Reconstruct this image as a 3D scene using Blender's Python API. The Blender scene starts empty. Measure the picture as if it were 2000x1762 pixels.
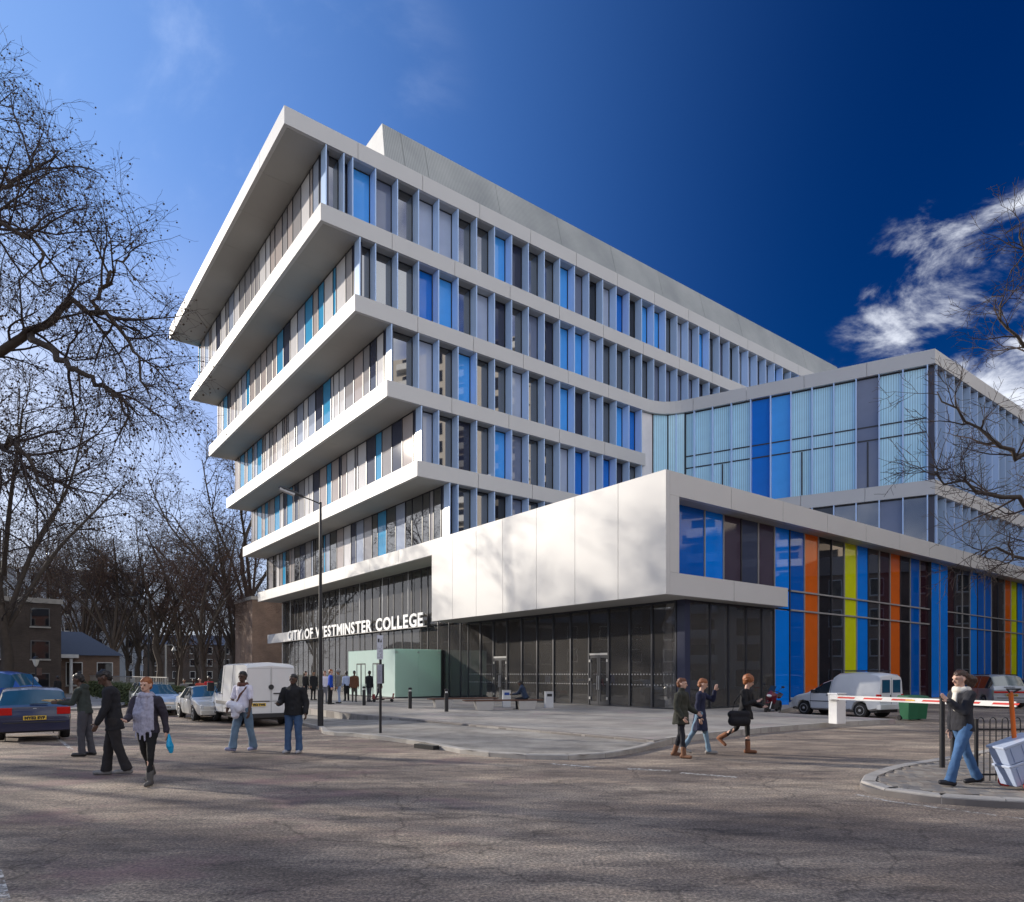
import bpy, bmesh, math, random
import numpy as np
from mathutils import Vector, Matrix

# ------------------------------------------------------------------ frame of reference
H = 1.8                      # eye height
D = 36.0                     # distance of the long facade plane
TH = math.atan2(1.0, 1.3125)  # direction of the long facade
CU, SU = math.cos(TH), math.sin(TH)
FPX = 1333.3
HOR = 1315.0
R = math.radians

def W(u, v):                 # facade frame (metres) -> world
    return (u * CU - v * SU, u * SU + v * CU)

def gp(px, py, z=0.0):       # point of a horizontal level seen at a place of the photograph
    Y = FPX * (H - z) / (py - HOR)
    return ((px - 1000.0) / FPX * Y, Y)

def sm(t):
    t = max(0.0, min(1.0, t))
    return t * t * (3 - 2 * t)

def gz(x, y):                # the street falls gently to the left
    return -0.22 * sm((y - 15.0) / 10.0) * sm((-x - 3.5) / 4.5)

# ------------------------------------------------------------------ camera, sky, sun, exposure
scene = bpy.context.scene
cam_d = bpy.data.cameras.new("camera")
cam_d.lens = 24.0
cam_d.sensor_width = 36.0
cam_d.sensor_fit = 'HORIZONTAL'
cam_d.shift_y = 0.217
cam_d.clip_start = 0.1
cam_d.clip_end = 3000.0
cam = bpy.data.objects.new("camera", cam_d)
cam.location = (0, 0, H)
cam.rotation_euler = (R(90), 0, 0)
scene.collection.objects.link(cam)
scene.camera = cam

SUN_EL = 18.0
SUN_TO = Vector((-0.92, 0.39, 0.0)).normalized()
SUN_AZ = math.atan2(SUN_TO.x, SUN_TO.y)       # clockwise from +Y

world = bpy.data.worlds.new("World")
scene.world = world
world.use_nodes = True
nt = world.node_tree
for n in list(nt.nodes):
    nt.nodes.remove(n)
out = nt.nodes.new('ShaderNodeOutputWorld')
bg = nt.nodes.new('ShaderNodeBackground')
sky = nt.nodes.new('ShaderNodeTexSky')
sky.sky_type = 'NISHITA'
sky.sun_disc = False
sky.sun_elevation = R(SUN_EL)
sky.sun_rotation = SUN_AZ
sky.altitude = 100.0
sky.air_density = 1.0
sky.dust_density = 0.6
sky.ozone_density = 3.2
bg.inputs['Strength'].default_value = 0.07
hsv = nt.nodes.new('ShaderNodeHueSaturation')
hsv.inputs['Saturation'].default_value = 1.62
hsv.inputs['Value'].default_value = 1.5
hsv.inputs['Hue'].default_value = 0.528
nt.links.new(sky.outputs['Color'], hsv.inputs['Color'])
tc = nt.nodes.new('ShaderNodeTexCoord')
def wmath(op, a, b=None):
    n = nt.nodes.new('ShaderNodeMath')
    n.operation = op
    for k, q in enumerate((a, b)):
        if q is None:
            continue
        if isinstance(q, (int, float)):
            n.inputs[k].default_value = q
        else:
            nt.links.new(q, n.inputs[k])
    if op == 'MULTIPLY_ADD':
        n.inputs[2].default_value = 0.30
    return n.outputs[0]
def wrange(v, a, b, c, d):
    n = nt.nodes.new('ShaderNodeMapRange')
    n.interpolation_type = 'SMOOTHERSTEP'
    nt.links.new(v, n.inputs['Value'])
    for k, q in zip(('From Min', 'From Max', 'To Min', 'To Max'), (a, b, c, d)):
        n.inputs[k].default_value = q
    return n.outputs['Result']
def wmix(a, b, f):
    n = nt.nodes.new('ShaderNodeMix')
    n.data_type = 'RGBA'
    nt.links.new(a, n.inputs['A'])
    if isinstance(b, tuple):
        n.inputs['B'].default_value = (*b, 1)
    else:
        nt.links.new(b, n.inputs['B'])
    nt.links.new(f, n.inputs['Factor'])
    return n.outputs['Result']
sep = nt.nodes.new('ShaderNodeSeparateXYZ')
nt.links.new(tc.outputs['Generated'], sep.inputs[0])
dot = nt.nodes.new('ShaderNodeVectorMath')
dot.operation = 'DOT_PRODUCT'
nt.links.new(tc.outputs['Generated'], dot.inputs[0])
dot.inputs[1].default_value = (SUN_TO.x * math.cos(R(SUN_EL)), SUN_TO.y * math.cos(R(SUN_EL)), math.sin(R(SUN_EL)))
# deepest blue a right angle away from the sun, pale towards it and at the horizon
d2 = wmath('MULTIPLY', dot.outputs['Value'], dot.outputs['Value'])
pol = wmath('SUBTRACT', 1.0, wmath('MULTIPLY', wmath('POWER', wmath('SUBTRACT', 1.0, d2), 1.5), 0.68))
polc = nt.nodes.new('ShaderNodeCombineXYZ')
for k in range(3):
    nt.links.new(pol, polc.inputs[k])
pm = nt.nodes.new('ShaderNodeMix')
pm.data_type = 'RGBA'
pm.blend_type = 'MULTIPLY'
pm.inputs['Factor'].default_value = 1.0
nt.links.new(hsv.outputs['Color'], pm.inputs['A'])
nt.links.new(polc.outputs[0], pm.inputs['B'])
dpos = wmath('MAXIMUM', dot.outputs['Value'], 0.0)
low = wrange(sep.outputs['Z'], 0.62, 0.24, 0.0, 1.1)
hor = wmath('POWER', wrange(sep.outputs['Z'], 0.44, -0.05, 0.0, 1.0), 1.8)
colr = wmix(pm.outputs['Result'], (0.9, 3.3, 7.6), wmath('MULTIPLY', wmath('POWER', dpos, 2.3), 0.95))
colr = wmix(colr, (6.9, 7.4, 9.0), wmath('MULTIPLY', hor, 0.80))
colr = wmix(colr, (8.2, 8.2, 8.6), wmath('MULTIPLY', wmath('POWER', dpos, 3.6), wmath('MULTIPLY_ADD', low, 0.62)))
# thin cirrus
mp = nt.nodes.new('ShaderNodeMapping')
mp.inputs['Rotation'].default_value = (0.25, 0.5, 0.75)
mp.inputs['Location'].default_value = (0.35, 0.1, 0.0)
mp.inputs['Scale'].default_value = (1.8, 3.6, 3.0)
nt.links.new(tc.outputs['Generated'], mp.inputs['Vector'])
nz = nt.nodes.new('ShaderNodeTexNoise')
nz.inputs['Scale'].default_value = 1.9
nz.inputs['Detail'].default_value = 9.0
nz.inputs['Roughness'].default_value = 0.6
nz.inputs['Distortion'].default_value = 0.35
nt.links.new(mp.outputs['Vector'], nz.inputs['Vector'])
def near_dir(d, deg0, deg1):
    n = nt.nodes.new('ShaderNodeVectorMath')
    n.operation = 'DOT_PRODUCT'
    nt.links.new(tc.outputs['Generated'], n.inputs[0])
    n.inputs[1].default_value = Vector(d).normalized()
    return wrange(n.outputs['Value'], math.cos(R(deg1)), math.cos(R(deg0)), 0.0, 1.0)
cl = wrange(nz.outputs['Fac'], 0.50, 0.85, 0.0, 0.24)
colr = wmix(colr, (8.0, 9.2, 11.5), wmath('MULTIPLY', cl, near_dir((-0.42, 1.0, 0.78), 3, 18)))
nz2 = nt.nodes.new('ShaderNodeTexNoise')
nz2.inputs['Scale'].default_value = 9.0
nz2.inputs['Detail'].default_value = 10.0
nz2.inputs['Roughness'].default_value = 0.62
nz2.inputs['Distortion'].default_value = 0.4
mp2 = nt.nodes.new('ShaderNodeMapping')
mp2.inputs['Rotation'].default_value = (0.0, 0.75, 0.0)
mp2.inputs['Scale'].default_value = (0.75, 1.0, 1.5)
nt.links.new(tc.outputs['Generated'], mp2.inputs['Vector'])
nt.links.new(mp2.outputs['Vector'], nz2.inputs['Vector'])
cl2 = wrange(wmath('ADD', nz2.outputs['Fac'], wmath('MULTIPLY', near_dir((0.74, 1.0, 0.50), 0, 13), 0.16)), 0.60, 0.86, 0.0, 0.8)
colr = wmix(colr, (9.0, 9.4, 10.2), wmath('MULTIPLY', cl2, near_dir((0.74, 1.0, 0.50), 6, 13)))
# unseen broken cloud behind and right of camera, mirrored in glass, brightened as fill
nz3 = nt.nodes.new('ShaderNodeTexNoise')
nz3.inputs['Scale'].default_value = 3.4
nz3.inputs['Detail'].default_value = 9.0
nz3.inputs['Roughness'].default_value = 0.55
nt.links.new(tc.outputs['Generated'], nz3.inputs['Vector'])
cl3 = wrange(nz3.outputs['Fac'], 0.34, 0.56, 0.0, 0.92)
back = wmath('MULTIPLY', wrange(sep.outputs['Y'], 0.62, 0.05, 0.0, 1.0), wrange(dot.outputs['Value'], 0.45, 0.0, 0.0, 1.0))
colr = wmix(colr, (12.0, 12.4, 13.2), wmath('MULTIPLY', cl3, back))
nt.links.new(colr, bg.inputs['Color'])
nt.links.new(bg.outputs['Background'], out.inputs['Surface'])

sun_d = bpy.data.lights.new("sun", 'SUN')
sun_d.energy = 3.0
sun_d.angle = R(0.75)
sun_d.color = (1.0, 0.91, 0.79)
sun = bpy.data.objects.new("sun", sun_d)
e = R(SUN_EL)
sdir = Vector((-SUN_TO.x * math.cos(e), -SUN_TO.y * math.cos(e), -math.sin(e)))
sun.rotation_euler = sdir.to_track_quat('-Z', 'Y').to_euler()
sun.location = (-60, 25, 40)
scene.collection.objects.link(sun)

vs = scene.view_settings
vs.view_transform = 'Standard'
vs.look = 'None'
vs.gamma = 1.0
vs.exposure = 0.88
vs.use_curve_mapping = False
scene.cycles.use_denoising = True
scene.cycles.max_bounces = 8
scene.cycles.transparent_max_bounces = 16
scene.cycles.glossy_bounces = 4
scene.cycles.sample_clamp_indirect = 6.0
scene.cycles.caustics_reflective = False
scene.cycles.caustics_refractive = False

# ------------------------------------------------------------------ materials
MATS = {}
def mat(name, col, rough=0.6, metal=0.0, var=0.12, scale=3.0, bump=0.0, bscale=40.0, ior=1.5, coat=0.0, detail=4.0, stretch=None):
    if name in MATS:
        return MATS[name]
    m = bpy.data.materials.new(name)
    m.use_nodes = True
    t = m.node_tree
    b = t.nodes['Principled BSDF']
    b.inputs['Roughness'].default_value = rough
    b.inputs['Metallic'].default_value = metal
    b.inputs['IOR'].default_value = ior
    b.inputs['Coat Weight'].default_value = coat
    b.inputs['Coat Roughness'].default_value = 0.04
    tcn = t.nodes.new('ShaderNodeTexCoord')
    vec = tcn.outputs['Object']
    if stretch:
        mpn = t.nodes.new('ShaderNodeMapping')
        mpn.inputs['Scale'].default_value = stretch
        t.links.new(vec, mpn.inputs['Vector'])
        vec = mpn.outputs['Vector']
    n = t.nodes.new('ShaderNodeTexNoise')
    n.inputs['Scale'].default_value = scale
    n.inputs['Detail'].default_value = detail
    t.links.new(vec, n.inputs['Vector'])
    mx = t.nodes.new('ShaderNodeMix')
    mx.data_type = 'RGBA'
    mx.inputs['A'].default_value = (*[max(0, c * (1 - var)) for c in col[:3]], 1)
    mx.inputs['B'].default_value = (*[min(1, c * (1 + var)) for c in col[:3]], 1)
    t.links.new(n.outputs['Fac'], mx.inputs['Factor'])
    t.links.new(mx.outputs['Result'], b.inputs['Base Color'])
    if bump > 0:
        n2 = t.nodes.new('ShaderNodeTexNoise')
        n2.inputs['Scale'].default_value = bscale
        n2.inputs['Detail'].default_value = 3.0
        t.links.new(vec, n2.inputs['Vector'])
        bp = t.nodes.new('ShaderNodeBump')
        bp.inputs['Strength'].default_value = bump
        bp.inputs['Distance'].default_value = 0.02
        t.links.new(n2.outputs['Fac'], bp.inputs['Height'])
        t.links.new(bp.outputs['Normal'], b.inputs['Normal'])
    MATS[name] = m
    return m

def ramp(t, fac, stops):
    r = t.nodes.new('ShaderNodeValToRGB')
    el = r.color_ramp.elements
    while len(el) < len(stops):
        el.new(0.5)
    for k, (p, c) in enumerate(stops):
        el[k].position = p
        el[k].color = (*c, 1)
    t.links.new(fac, r.inputs['Fac'])
    return r.outputs['Color']

def noise(t, vec, scale, detail=5.0, rough=0.55):
    n = t.nodes.new('ShaderNodeTexNoise')
    n.inputs['Scale'].default_value = scale
    n.inputs['Detail'].default_value = detail
    n.inputs['Roughness'].default_value = rough
    t.links.new(vec, n.inputs['Vector'])
    return n.outputs['Fac']

def mixc(t, a, b, fac, mode='MIX'):
    mx = t.nodes.new('ShaderNodeMix')
    mx.data_type = 'RGBA'
    mx.blend_type = mode
    for sock, val in (('A', a), ('B', b), ('Factor', fac)):
        if isinstance(val, (tuple, list)):
            mx.inputs[sock].default_value = (*val[:3], 1)
        elif isinstance(val, (int, float)):
            mx.inputs[sock].default_value = val
        else:
            t.links.new(val, mx.inputs[sock])
    return mx.outputs['Result']

def mapping(t, vec, scale=(1, 1, 1), rot=(0, 0, 0), loc=(0, 0, 0)):
    m = t.nodes.new('ShaderNodeMapping')
    m.inputs['Scale'].default_value = scale
    m.inputs['Rotation'].default_value = rot
    m.inputs['Location'].default_value = loc
    t.links.new(vec, m.inputs['Vector'])
    return m.outputs['Vector']

def bump(t, b, h, strength, dist):
    bp = t.nodes.new('ShaderNodeBump')
    bp.inputs['Strength'].default_value = strength
    bp.inputs['Distance'].default_value = dist
    t.links.new(h, bp.inputs['Height'])
    t.links.new(bp.outputs['Normal'], b.inputs['Normal'])

def new_mat(name):
    m = bpy.data.materials.new(name)
    m.use_nodes = True
    MATS[name] = m
    t = m.node_tree
    tcn = t.nodes.new('ShaderNodeTexCoord')
    return m, t, t.nodes['Principled BSDF'], tcn.outputs['Object']

def make_asphalt():
    m, t, b, o = new_mat('asphalt')
    big = noise(t, mapping(t, o, (0.8, 1.7, 1), (0, 0, -0.4)), 0.30, 7, 0.68)
    mid = noise(t, mapping(t, o, (0.55, 1.6, 1), (0, 0, -0.35)), 1.5, 8, 0.72)
    fine = noise(t, o, 30.0, 5, 0.8)
    grit = noise(t, o, 110.0, 2, 0.6)
    c = ramp(t, big, [(0.34, (0.135, 0.112, 0.098)), (0.48, (0.22, 0.188, 0.163)), (0.62, (0.40, 0.35, 0.29))])
    c = mixc(t, c, ramp(t, mid, [(0.36, (0.50, 0.48, 0.47)), (0.5, (0.95, 0.93, 0.91)), (0.64, (1.35, 1.27, 1.16))]), 0.85, 'MULTIPLY')
    c = mixc(t, c, ramp(t, fine, [(0.34, (0.22, 0.21, 0.21)), (0.50, (0.95, 0.91, 0.88)), (0.64, (2.3, 2.15, 1.95))]), 0.9, 'MULTIPLY')
    crk = t.nodes.new('ShaderNodeTexVoronoi')
    crk.feature = 'DISTANCE_TO_EDGE'
    crk.inputs['Scale'].default_value = 0.42
    wob = t.nodes.new('ShaderNodeVectorMath')
    wob.operation = 'MULTIPLY_ADD'
    wn = t.nodes.new('ShaderNodeTexNoise')
    wn.inputs['Scale'].default_value = 1.3
    wn.inputs['Detail'].default_value = 6
    t.links.new(o, wn.inputs['Vector'])
    t.links.new(wn.outputs['Color'], wob.inputs[0])
    wob.inputs[1].default_value = (1.4, 1.4, 0)
    t.links.new(o, wob.inputs[2])
    t.links.new(wob.outputs[0], crk.inputs['Vector'])
    c = mixc(t, c, ramp(t, crk.outputs['Distance'], [(0.0, (0.35, 0.34, 0.34)), (0.012, (1, 1, 1))]), 0.7, 'MULTIPLY')
    oil = noise(t, o, 0.9, 3, 0.5)
    c = mixc(t, c, ramp(t, oil, [(0.66, (1, 1, 1)), (0.76, (0.55, 0.54, 0.53))]), 0.8, 'MULTIPLY')
    # rubbed pink chalk on the left half of the junction
    pk = noise(t, mapping(t, o, (1.0, 1.3, 1), (0, 0, 0.5)), 0.62, 5, 0.6)
    sx = t.nodes.new('ShaderNodeSeparateXYZ')
    t.links.new(o, sx.inputs['Vector'])
    mr = t.nodes.new('ShaderNodeMapRange')
    mr.interpolation_type = 'SMOOTHSTEP'
    t.links.new(sx.outputs['X'], mr.inputs['Value'])
    mr.inputs['From Min'].default_value = 0.9
    mr.inputs['From Max'].default_value = -0.8
    pm = ramp(t, pk, [(0.53, (0, 0, 0)), (0.68, (0.7, 0.7, 0.7))])
    ml = t.nodes.new('ShaderNodeMath')
    ml.operation = 'MULTIPLY'
    t.links.new(pm, ml.inputs[0])
    t.links.new(mr.outputs['Result'], ml.inputs[1])
    ml2 = t.nodes.new('ShaderNodeMath')
    ml2.operation = 'MULTIPLY'
    t.links.new(ml.outputs[0], ml2.inputs[0])
    t.links.new(ramp(t, fine, [(0.35, (0.2, 0.2, 0.2)), (0.6, (1, 1, 1))]), ml2.inputs[1])
    c = mixc(t, c, (0.30, 0.165, 0.17), ml2.outputs[0])
    t.links.new(c, b.inputs['Base Color'])
    b.inputs['Roughness'].default_value = 0.82
    add = t.nodes.new('ShaderNodeMath')
    add.operation = 'ADD'
    t.links.new(fine, add.inputs[0])
    t.links.new(grit, add.inputs[1])
    bump(t, b, add.outputs[0], 0.9, 0.012)
    return m

def make_paving():
    m, t, b, o = new_mat('pale_paving')
    r = mapping(t, o, (1, 1, 1), (0, 0, -TH))
    br = t.nodes.new('ShaderNodeTexBrick')
    br.inputs['Scale'].default_value = 1.0
    br.inputs['Brick Width'].default_value = 0.9
    br.inputs['Row Height'].default_value = 0.6
    br.inputs['Mortar Size'].default_value = 0.008
    br.inputs['Color1'].default_value = (0.30, 0.285, 0.265, 1)
    br.inputs['Color2'].default_value = (0.36, 0.34, 0.315, 1)
    br.inputs['Mortar'].default_value = (0.2, 0.19, 0.18, 1)
    t.links.new(r, br.inputs['Vector'])
    st = noise(t, o, 0.45, 6, 0.6)
    c = mixc(t, br.outputs['Color'], ramp(t, st, [(0.35, (0.72, 0.7, 0.69)), (0.62, (1.15, 1.13, 1.1))]), 1.0, 'MULTIPLY')
    c = mixc(t, c, ramp(t, noise(t, o, 30, 3, 0.7), [(0.3, (0.8, 0.8, 0.8)), (0.7, (1.15, 1.15, 1.15))]), 0.8, 'MULTIPLY')
    pk = noise(t, o, 0.5, 4, 0.6)
    c = mixc(t, c, (0.46, 0.34, 0.34), ramp(t, pk, [(0.58, (0, 0, 0)), (0.72, (0.6, 0.6, 0.6))]))
    t.links.new(c, b.inputs['Base Color'])
    b.inputs['Roughness'].default_value = 0.75
    bump(t, b, noise(t, o, 60, 3, 0.7), 0.3, 0.01)
    return m

def make_screed():
    m, t, b, o = new_mat('worn_concrete')
    st = noise(t, o, 0.8, 6, 0.65)
    c = ramp(t, st, [(0.35, (0.17, 0.16, 0.148)), (0.55, (0.30, 0.285, 0.26)), (0.7, (0.40, 0.38, 0.35))])
    c = mixc(t, c, ramp(t, noise(t, o, 45, 3, 0.7), [(0.3, (0.7, 0.7, 0.7)), (0.7, (1.25, 1.2, 1.15))]), 0.8, 'MULTIPLY')
    t.links.new(c, b.inputs['Base Color'])
    b.inputs['Roughness'].default_value = 0.8
    bump(t, b, noise(t, o, 70, 3, 0.7), 0.5, 0.01)
    return m

def make_paint(name, col, cover):
    m, t, b, o = new_mat(name)
    f = noise(t, o, 9.0, 6, 0.75)
    tr = t.nodes.new('ShaderNodeBsdfTransparent')
    mx = t.nodes.new('ShaderNodeMixShader')
    t.links.new(ramp(t, f, [(cover - 0.06, (0, 0, 0)), (cover + 0.08, (1, 1, 1))]), mx.inputs['Fac'])
    t.links.new(tr.outputs[0], mx.inputs[1])
    t.links.new(b.outputs[0], mx.inputs[2])
    t.links.new(mx.outputs[0], t.nodes['Material Output'].inputs['Surface'])
    b.inputs['Base Color'].default_value = (*col, 1)
    b.inputs['Roughness'].default_value = 0.7
    return m

def make_clear(name, tint, refl=1.0, ior=1.7, rough=0.0, veil=0.10):
    m = bpy.data.materials.new(name)
    m.use_nodes = True
    MATS[name] = m
    t = m.node_tree
    t.nodes.remove(t.nodes['Principled BSDF'])
    tr = t.nodes.new('ShaderNodeBsdfTransparent')
    tr.inputs['Color'].default_value = (*tint, 1)
    gl = t.nodes.new('ShaderNodeBsdfGlossy')
    gl.inputs['Roughness'].default_value = rough
    gl.inputs['Color'].default_value = (refl, refl, refl, 1)
    fr = t.nodes.new('ShaderNodeFresnel')
    fr.inputs['IOR'].default_value = ior
    # slight waviness of float glass
    tcn = t.nodes.new('ShaderNodeTexCoord')
    bp = t.nodes.new('ShaderNodeBump')
    bp.inputs['Strength'].default_value = 0.05
    bp.inputs['Distance'].default_value = 0.02
    t.links.new(noise(t, tcn.outputs['Object'], 0.9, 2), bp.inputs['Height'])
    t.links.new(bp.outputs['Normal'], gl.inputs['Normal'])
    df = t.nodes.new('ShaderNodeBsdfDiffuse')  # grey veil mixed in to lift the dark glass, in place of interior light
    df.inputs['Color'].default_value = (0.60, 0.57, 0.54, 1)
    m0 = t.nodes.new('ShaderNodeMixShader')
    m0.inputs['Fac'].default_value = veil
    t.links.new(tr.outputs[0], m0.inputs[1])
    t.links.new(df.outputs[0], m0.inputs[2])
    mx = t.nodes.new('ShaderNodeMixShader')
    t.links.new(fr.outputs[0], mx.inputs['Fac'])
    t.links.new(m0.outputs[0], mx.inputs[1])
    t.links.new(gl.outputs[0], mx.inputs[2])
    t.links.new(mx.outputs[0], t.nodes['Material Output'].inputs['Surface'])
    return m

def make_pane(name, col, ior=1.9, wave=0.04, folds=0.0, rough=0.02, coat=0.0):
    """opaque glazing: a coloured back seen through a reflecting face"""
    m, t, b, o = new_mat(name)
    c = mixc(t, tuple(k * 0.88 for k in col), tuple(min(1, k * 1.12) for k in col), noise(t, o, 1.2, 3))
    if folds > 0:
        w = t.nodes.new('ShaderNodeTexWave')
        w.bands_direction = 'X'
        w.inputs['Scale'].default_value = 2.1
        w.inputs['Distortion'].default_value = 1.6
        w.inputs['Detail'].default_value = 2.0
        w.inputs['Detail Scale'].default_value = 0.7
        t.links.new(mapping(t, o, (1, 1, 0.03)), w.inputs['Vector'])
        c = mixc(t, c, ramp(t, w.outputs['Fac'], [(0.0, (0.62, 0.68, 0.7)), (0.6, (1.1, 1.1, 1.1))]), folds, 'MULTIPLY')
    t.links.new(c, b.inputs['Base Color'])
    b.inputs['Roughness'].default_value = rough
    b.inputs['IOR'].default_value = ior
    b.inputs['Coat Weight'].default_value = coat
    bump(t, b, noise(t, o, 0.7, 2), wave, 0.02)
    return m

def make_pod_glass(name='frosted_green_glass', clear=0.34, df_w=0.5):
    m = bpy.data.materials.new(name)
    m.use_nodes = True
    MATS[name] = m
    t = m.node_tree
    t.nodes.remove(t.nodes['Principled BSDF'])
    tl = t.nodes.new('ShaderNodeBsdfTranslucent')
    tl.inputs['Color'].default_value = (0.80, 0.95, 0.88, 1)
    df = t.nodes.new('ShaderNodeBsdfDiffuse')
    df.inputs['Color'].default_value = (0.82, 0.93, 0.88, 1)
    tr = t.nodes.new('ShaderNodeBsdfTransparent')
    tr.inputs['Color'].default_value = (0.72, 0.92, 0.86, 1)
    gl = t.nodes.new('ShaderNodeBsdfGlossy')
    gl.inputs['Roughness'].default_value = 0.05
    def mx(a, b, f):
        n = t.nodes.new('ShaderNodeMixShader')
        n.inputs['Fac'].default_value = f
        t.links.new(a, n.inputs[1])
        t.links.new(b, n.inputs[2])
        return n.outputs[0]
    s = mx(mx(tl.outputs[0], df.outputs[0], df_w), tr.outputs[0], clear)
    s = mx(s, gl.outputs[0], 0.06)
    t.links.new(s, t.nodes['Material Output'].inputs['Surface'])
    return m

def make_brick(name, c1, c2, mortar, sc=1.0):
    m, t, b, o = new_mat(name)
    ge = t.nodes.new('ShaderNodeSeparateXYZ')
    t.links.new(o, ge.inputs[0])
    ad = t.nodes.new('ShaderNodeMath')
    ad.operation = 'ADD'
    t.links.new(ge.outputs['X'], ad.inputs[0])
    t.links.new(ge.outputs['Y'], ad.inputs[1])
    cb = t.nodes.new('ShaderNodeCombineXYZ')
    t.links.new(ad.outputs[0], cb.inputs['X'])
    t.links.new(ge.outputs['Z'], cb.inputs['Y'])
    br = t.nodes.new('ShaderNodeTexBrick')
    br.inputs['Scale'].default_value = sc
    br.inputs['Brick Width'].default_value = 0.23
    br.inputs['Row Height'].default_value = 0.075
    br.inputs['Mortar Size'].default_value = 0.01
    br.inputs['Color1'].default_value = (*c1, 1)
    br.inputs['Color2'].default_value = (*c2, 1)
    br.inputs['Mortar'].default_value = (*mortar, 1)
    t.links.new(cb.outputs[0], br.inputs['Vector'])
    c = mixc(t, br.outputs['Color'], ramp(t, noise(t, o, 0.6, 5), [(0.3, (0.75, 0.75, 0.75)), (0.7, (1.2, 1.2, 1.2))]), 1.0, 'MULTIPLY')
    t.links.new(c, b.inputs['Base Color'])
    b.inputs['Roughness'].default_value = 0.85
    return m

def make_mesh_screen():
    m, t, b, o = new_mat('ribbed_grey_screen')
    w = t.nodes.new('ShaderNodeTexWave')
    w.bands_direction = 'X'
    w.inputs['Scale'].default_value = 2.6
    t.links.new(o, w.inputs['Vector'])
    c = mixc(t, (0.26, 0.27, 0.265), (0.42, 0.43, 0.42), w.outputs['Fac'])
    c = mixc(t, c, ramp(t, noise(t, o, 0.35, 5), [(0.3, (0.8, 0.82, 0.82)), (0.7, (1.15, 1.15, 1.12))]), 1.0, 'MULTIPLY')
    t.links.new(c, b.inputs['Base Color'])
    b.inputs['Roughness'].default_value = 0.55
    return m

M = {}
M['asphalt'] = make_asphalt()
M['paving'] = make_paving()
M['screed'] = make_screed()
M['white_paint'] = make_paint('worn_white_paint', (0.62, 0.6, 0.56), 0.5)
M['kerb'] = mat('granite_kerb', (0.40, 0.375, 0.34), 0.8, var=0.3, scale=4, bump=0.3, bscale=60)
M['kerb_dark'] = mat('dark_kerb', (0.2, 0.18, 0.165), 0.85, var=0.35, scale=3, bump=0.3, bscale=60)
M['earth'] = mat('park_earth', (0.085, 0.085, 0.05), 0.95, var=0.5, scale=0.4)
M['white_panel'] = mat('white_precast', (0.575, 0.565, 0.545), 0.5, var=0.05, scale=0.5, bump=0.05, bscale=1.5)
M['soffit'] = mat('soffit_render', (0.42, 0.41, 0.38), 0.75, var=0.08, scale=0.5)
M['slab'] = mat('slab_concrete', (0.45, 0.44, 0.42), 0.8)
M['fin'] = mat('anodised_fin', (0.52, 0.70, 1.0), 0.28, var=0.04, ior=1.6)
M['fin_edge'] = M['fin']
M['frame'] = mat('dark_frame', (0.03, 0.032, 0.04), 0.4)
M['mullion'] = mat('grey_mullion', (0.32, 0.31, 0.30), 0.45)
M['post_blue'] = mat('dark_corner_post', (0.035, 0.04, 0.075), 0.3)
M['interior'] = mat('interior_wall', (0.42, 0.40, 0.38), 0.9)
M['interior_floor'] = mat('interior_floor', (0.42, 0.40, 0.38), 0.35)
M['screen'] = make_mesh_screen()
M['clear'] = make_clear('clear_glazing', (0.80, 0.80, 0.79), 1.0, 1.55)
M['pod'] = make_pod_glass()
M['pod_lit'] = make_pod_glass('sunlit_pod_glass', 0.14, 0.66)  # whiter pod glass: sunlight on the front painted into the mix
M['steel'] = mat('brushed_steel', (0.6, 0.6, 0.6), 0.3, metal=0.9)
M['black'] = mat('black_paint', (0.018, 0.018, 0.02), 0.4)
M['rubber'] = mat('tyre_rubber', (0.022, 0.022, 0.023), 0.85)
M['white'] = mat('white_gloss', (0.78, 0.78, 0.76), 0.35)
M['red'] = mat('red_paint', (0.62, 0.03, 0.025), 0.4)
M['orange'] = mat('orange_paint', (0.8, 0.16, 0.02), 0.4)
M['green'] = mat('green_plastic', (0.012, 0.13, 0.055), 0.5)
M['yellow_plate'] = mat('plate_yellow', (0.75, 0.5, 0.06), 0.4)
M['plate_ink'] = mat('plate_ink', (0.02, 0.02, 0.02), 0.5)
M['wood'] = mat('dark_timber', (0.11, 0.05, 0.03), 0.6, var=0.3, scale=6)
M['concrete'] = mat('bench_concrete', (0.5, 0.48, 0.45), 0.8, var=0.1, bump=0.2)
M['bark'] = mat('tree_bark', (0.075, 0.058, 0.045), 0.9, var=0.4, scale=5, bump=0.5, bscale=20)
M['twig'] = mat('twig_bark', (0.05, 0.036, 0.032), 0.9, var=0.35, scale=2)
M['seed'] = mat('seed_ball', (0.07, 0.05, 0.035), 0.95)
M['leafdead'] = mat('dead_leaf', (0.12, 0.065, 0.035), 0.9, var=0.4)
M['hedge'] = mat('hedge_leaf', (0.06, 0.075, 0.025), 0.8, var=0.4)

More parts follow.
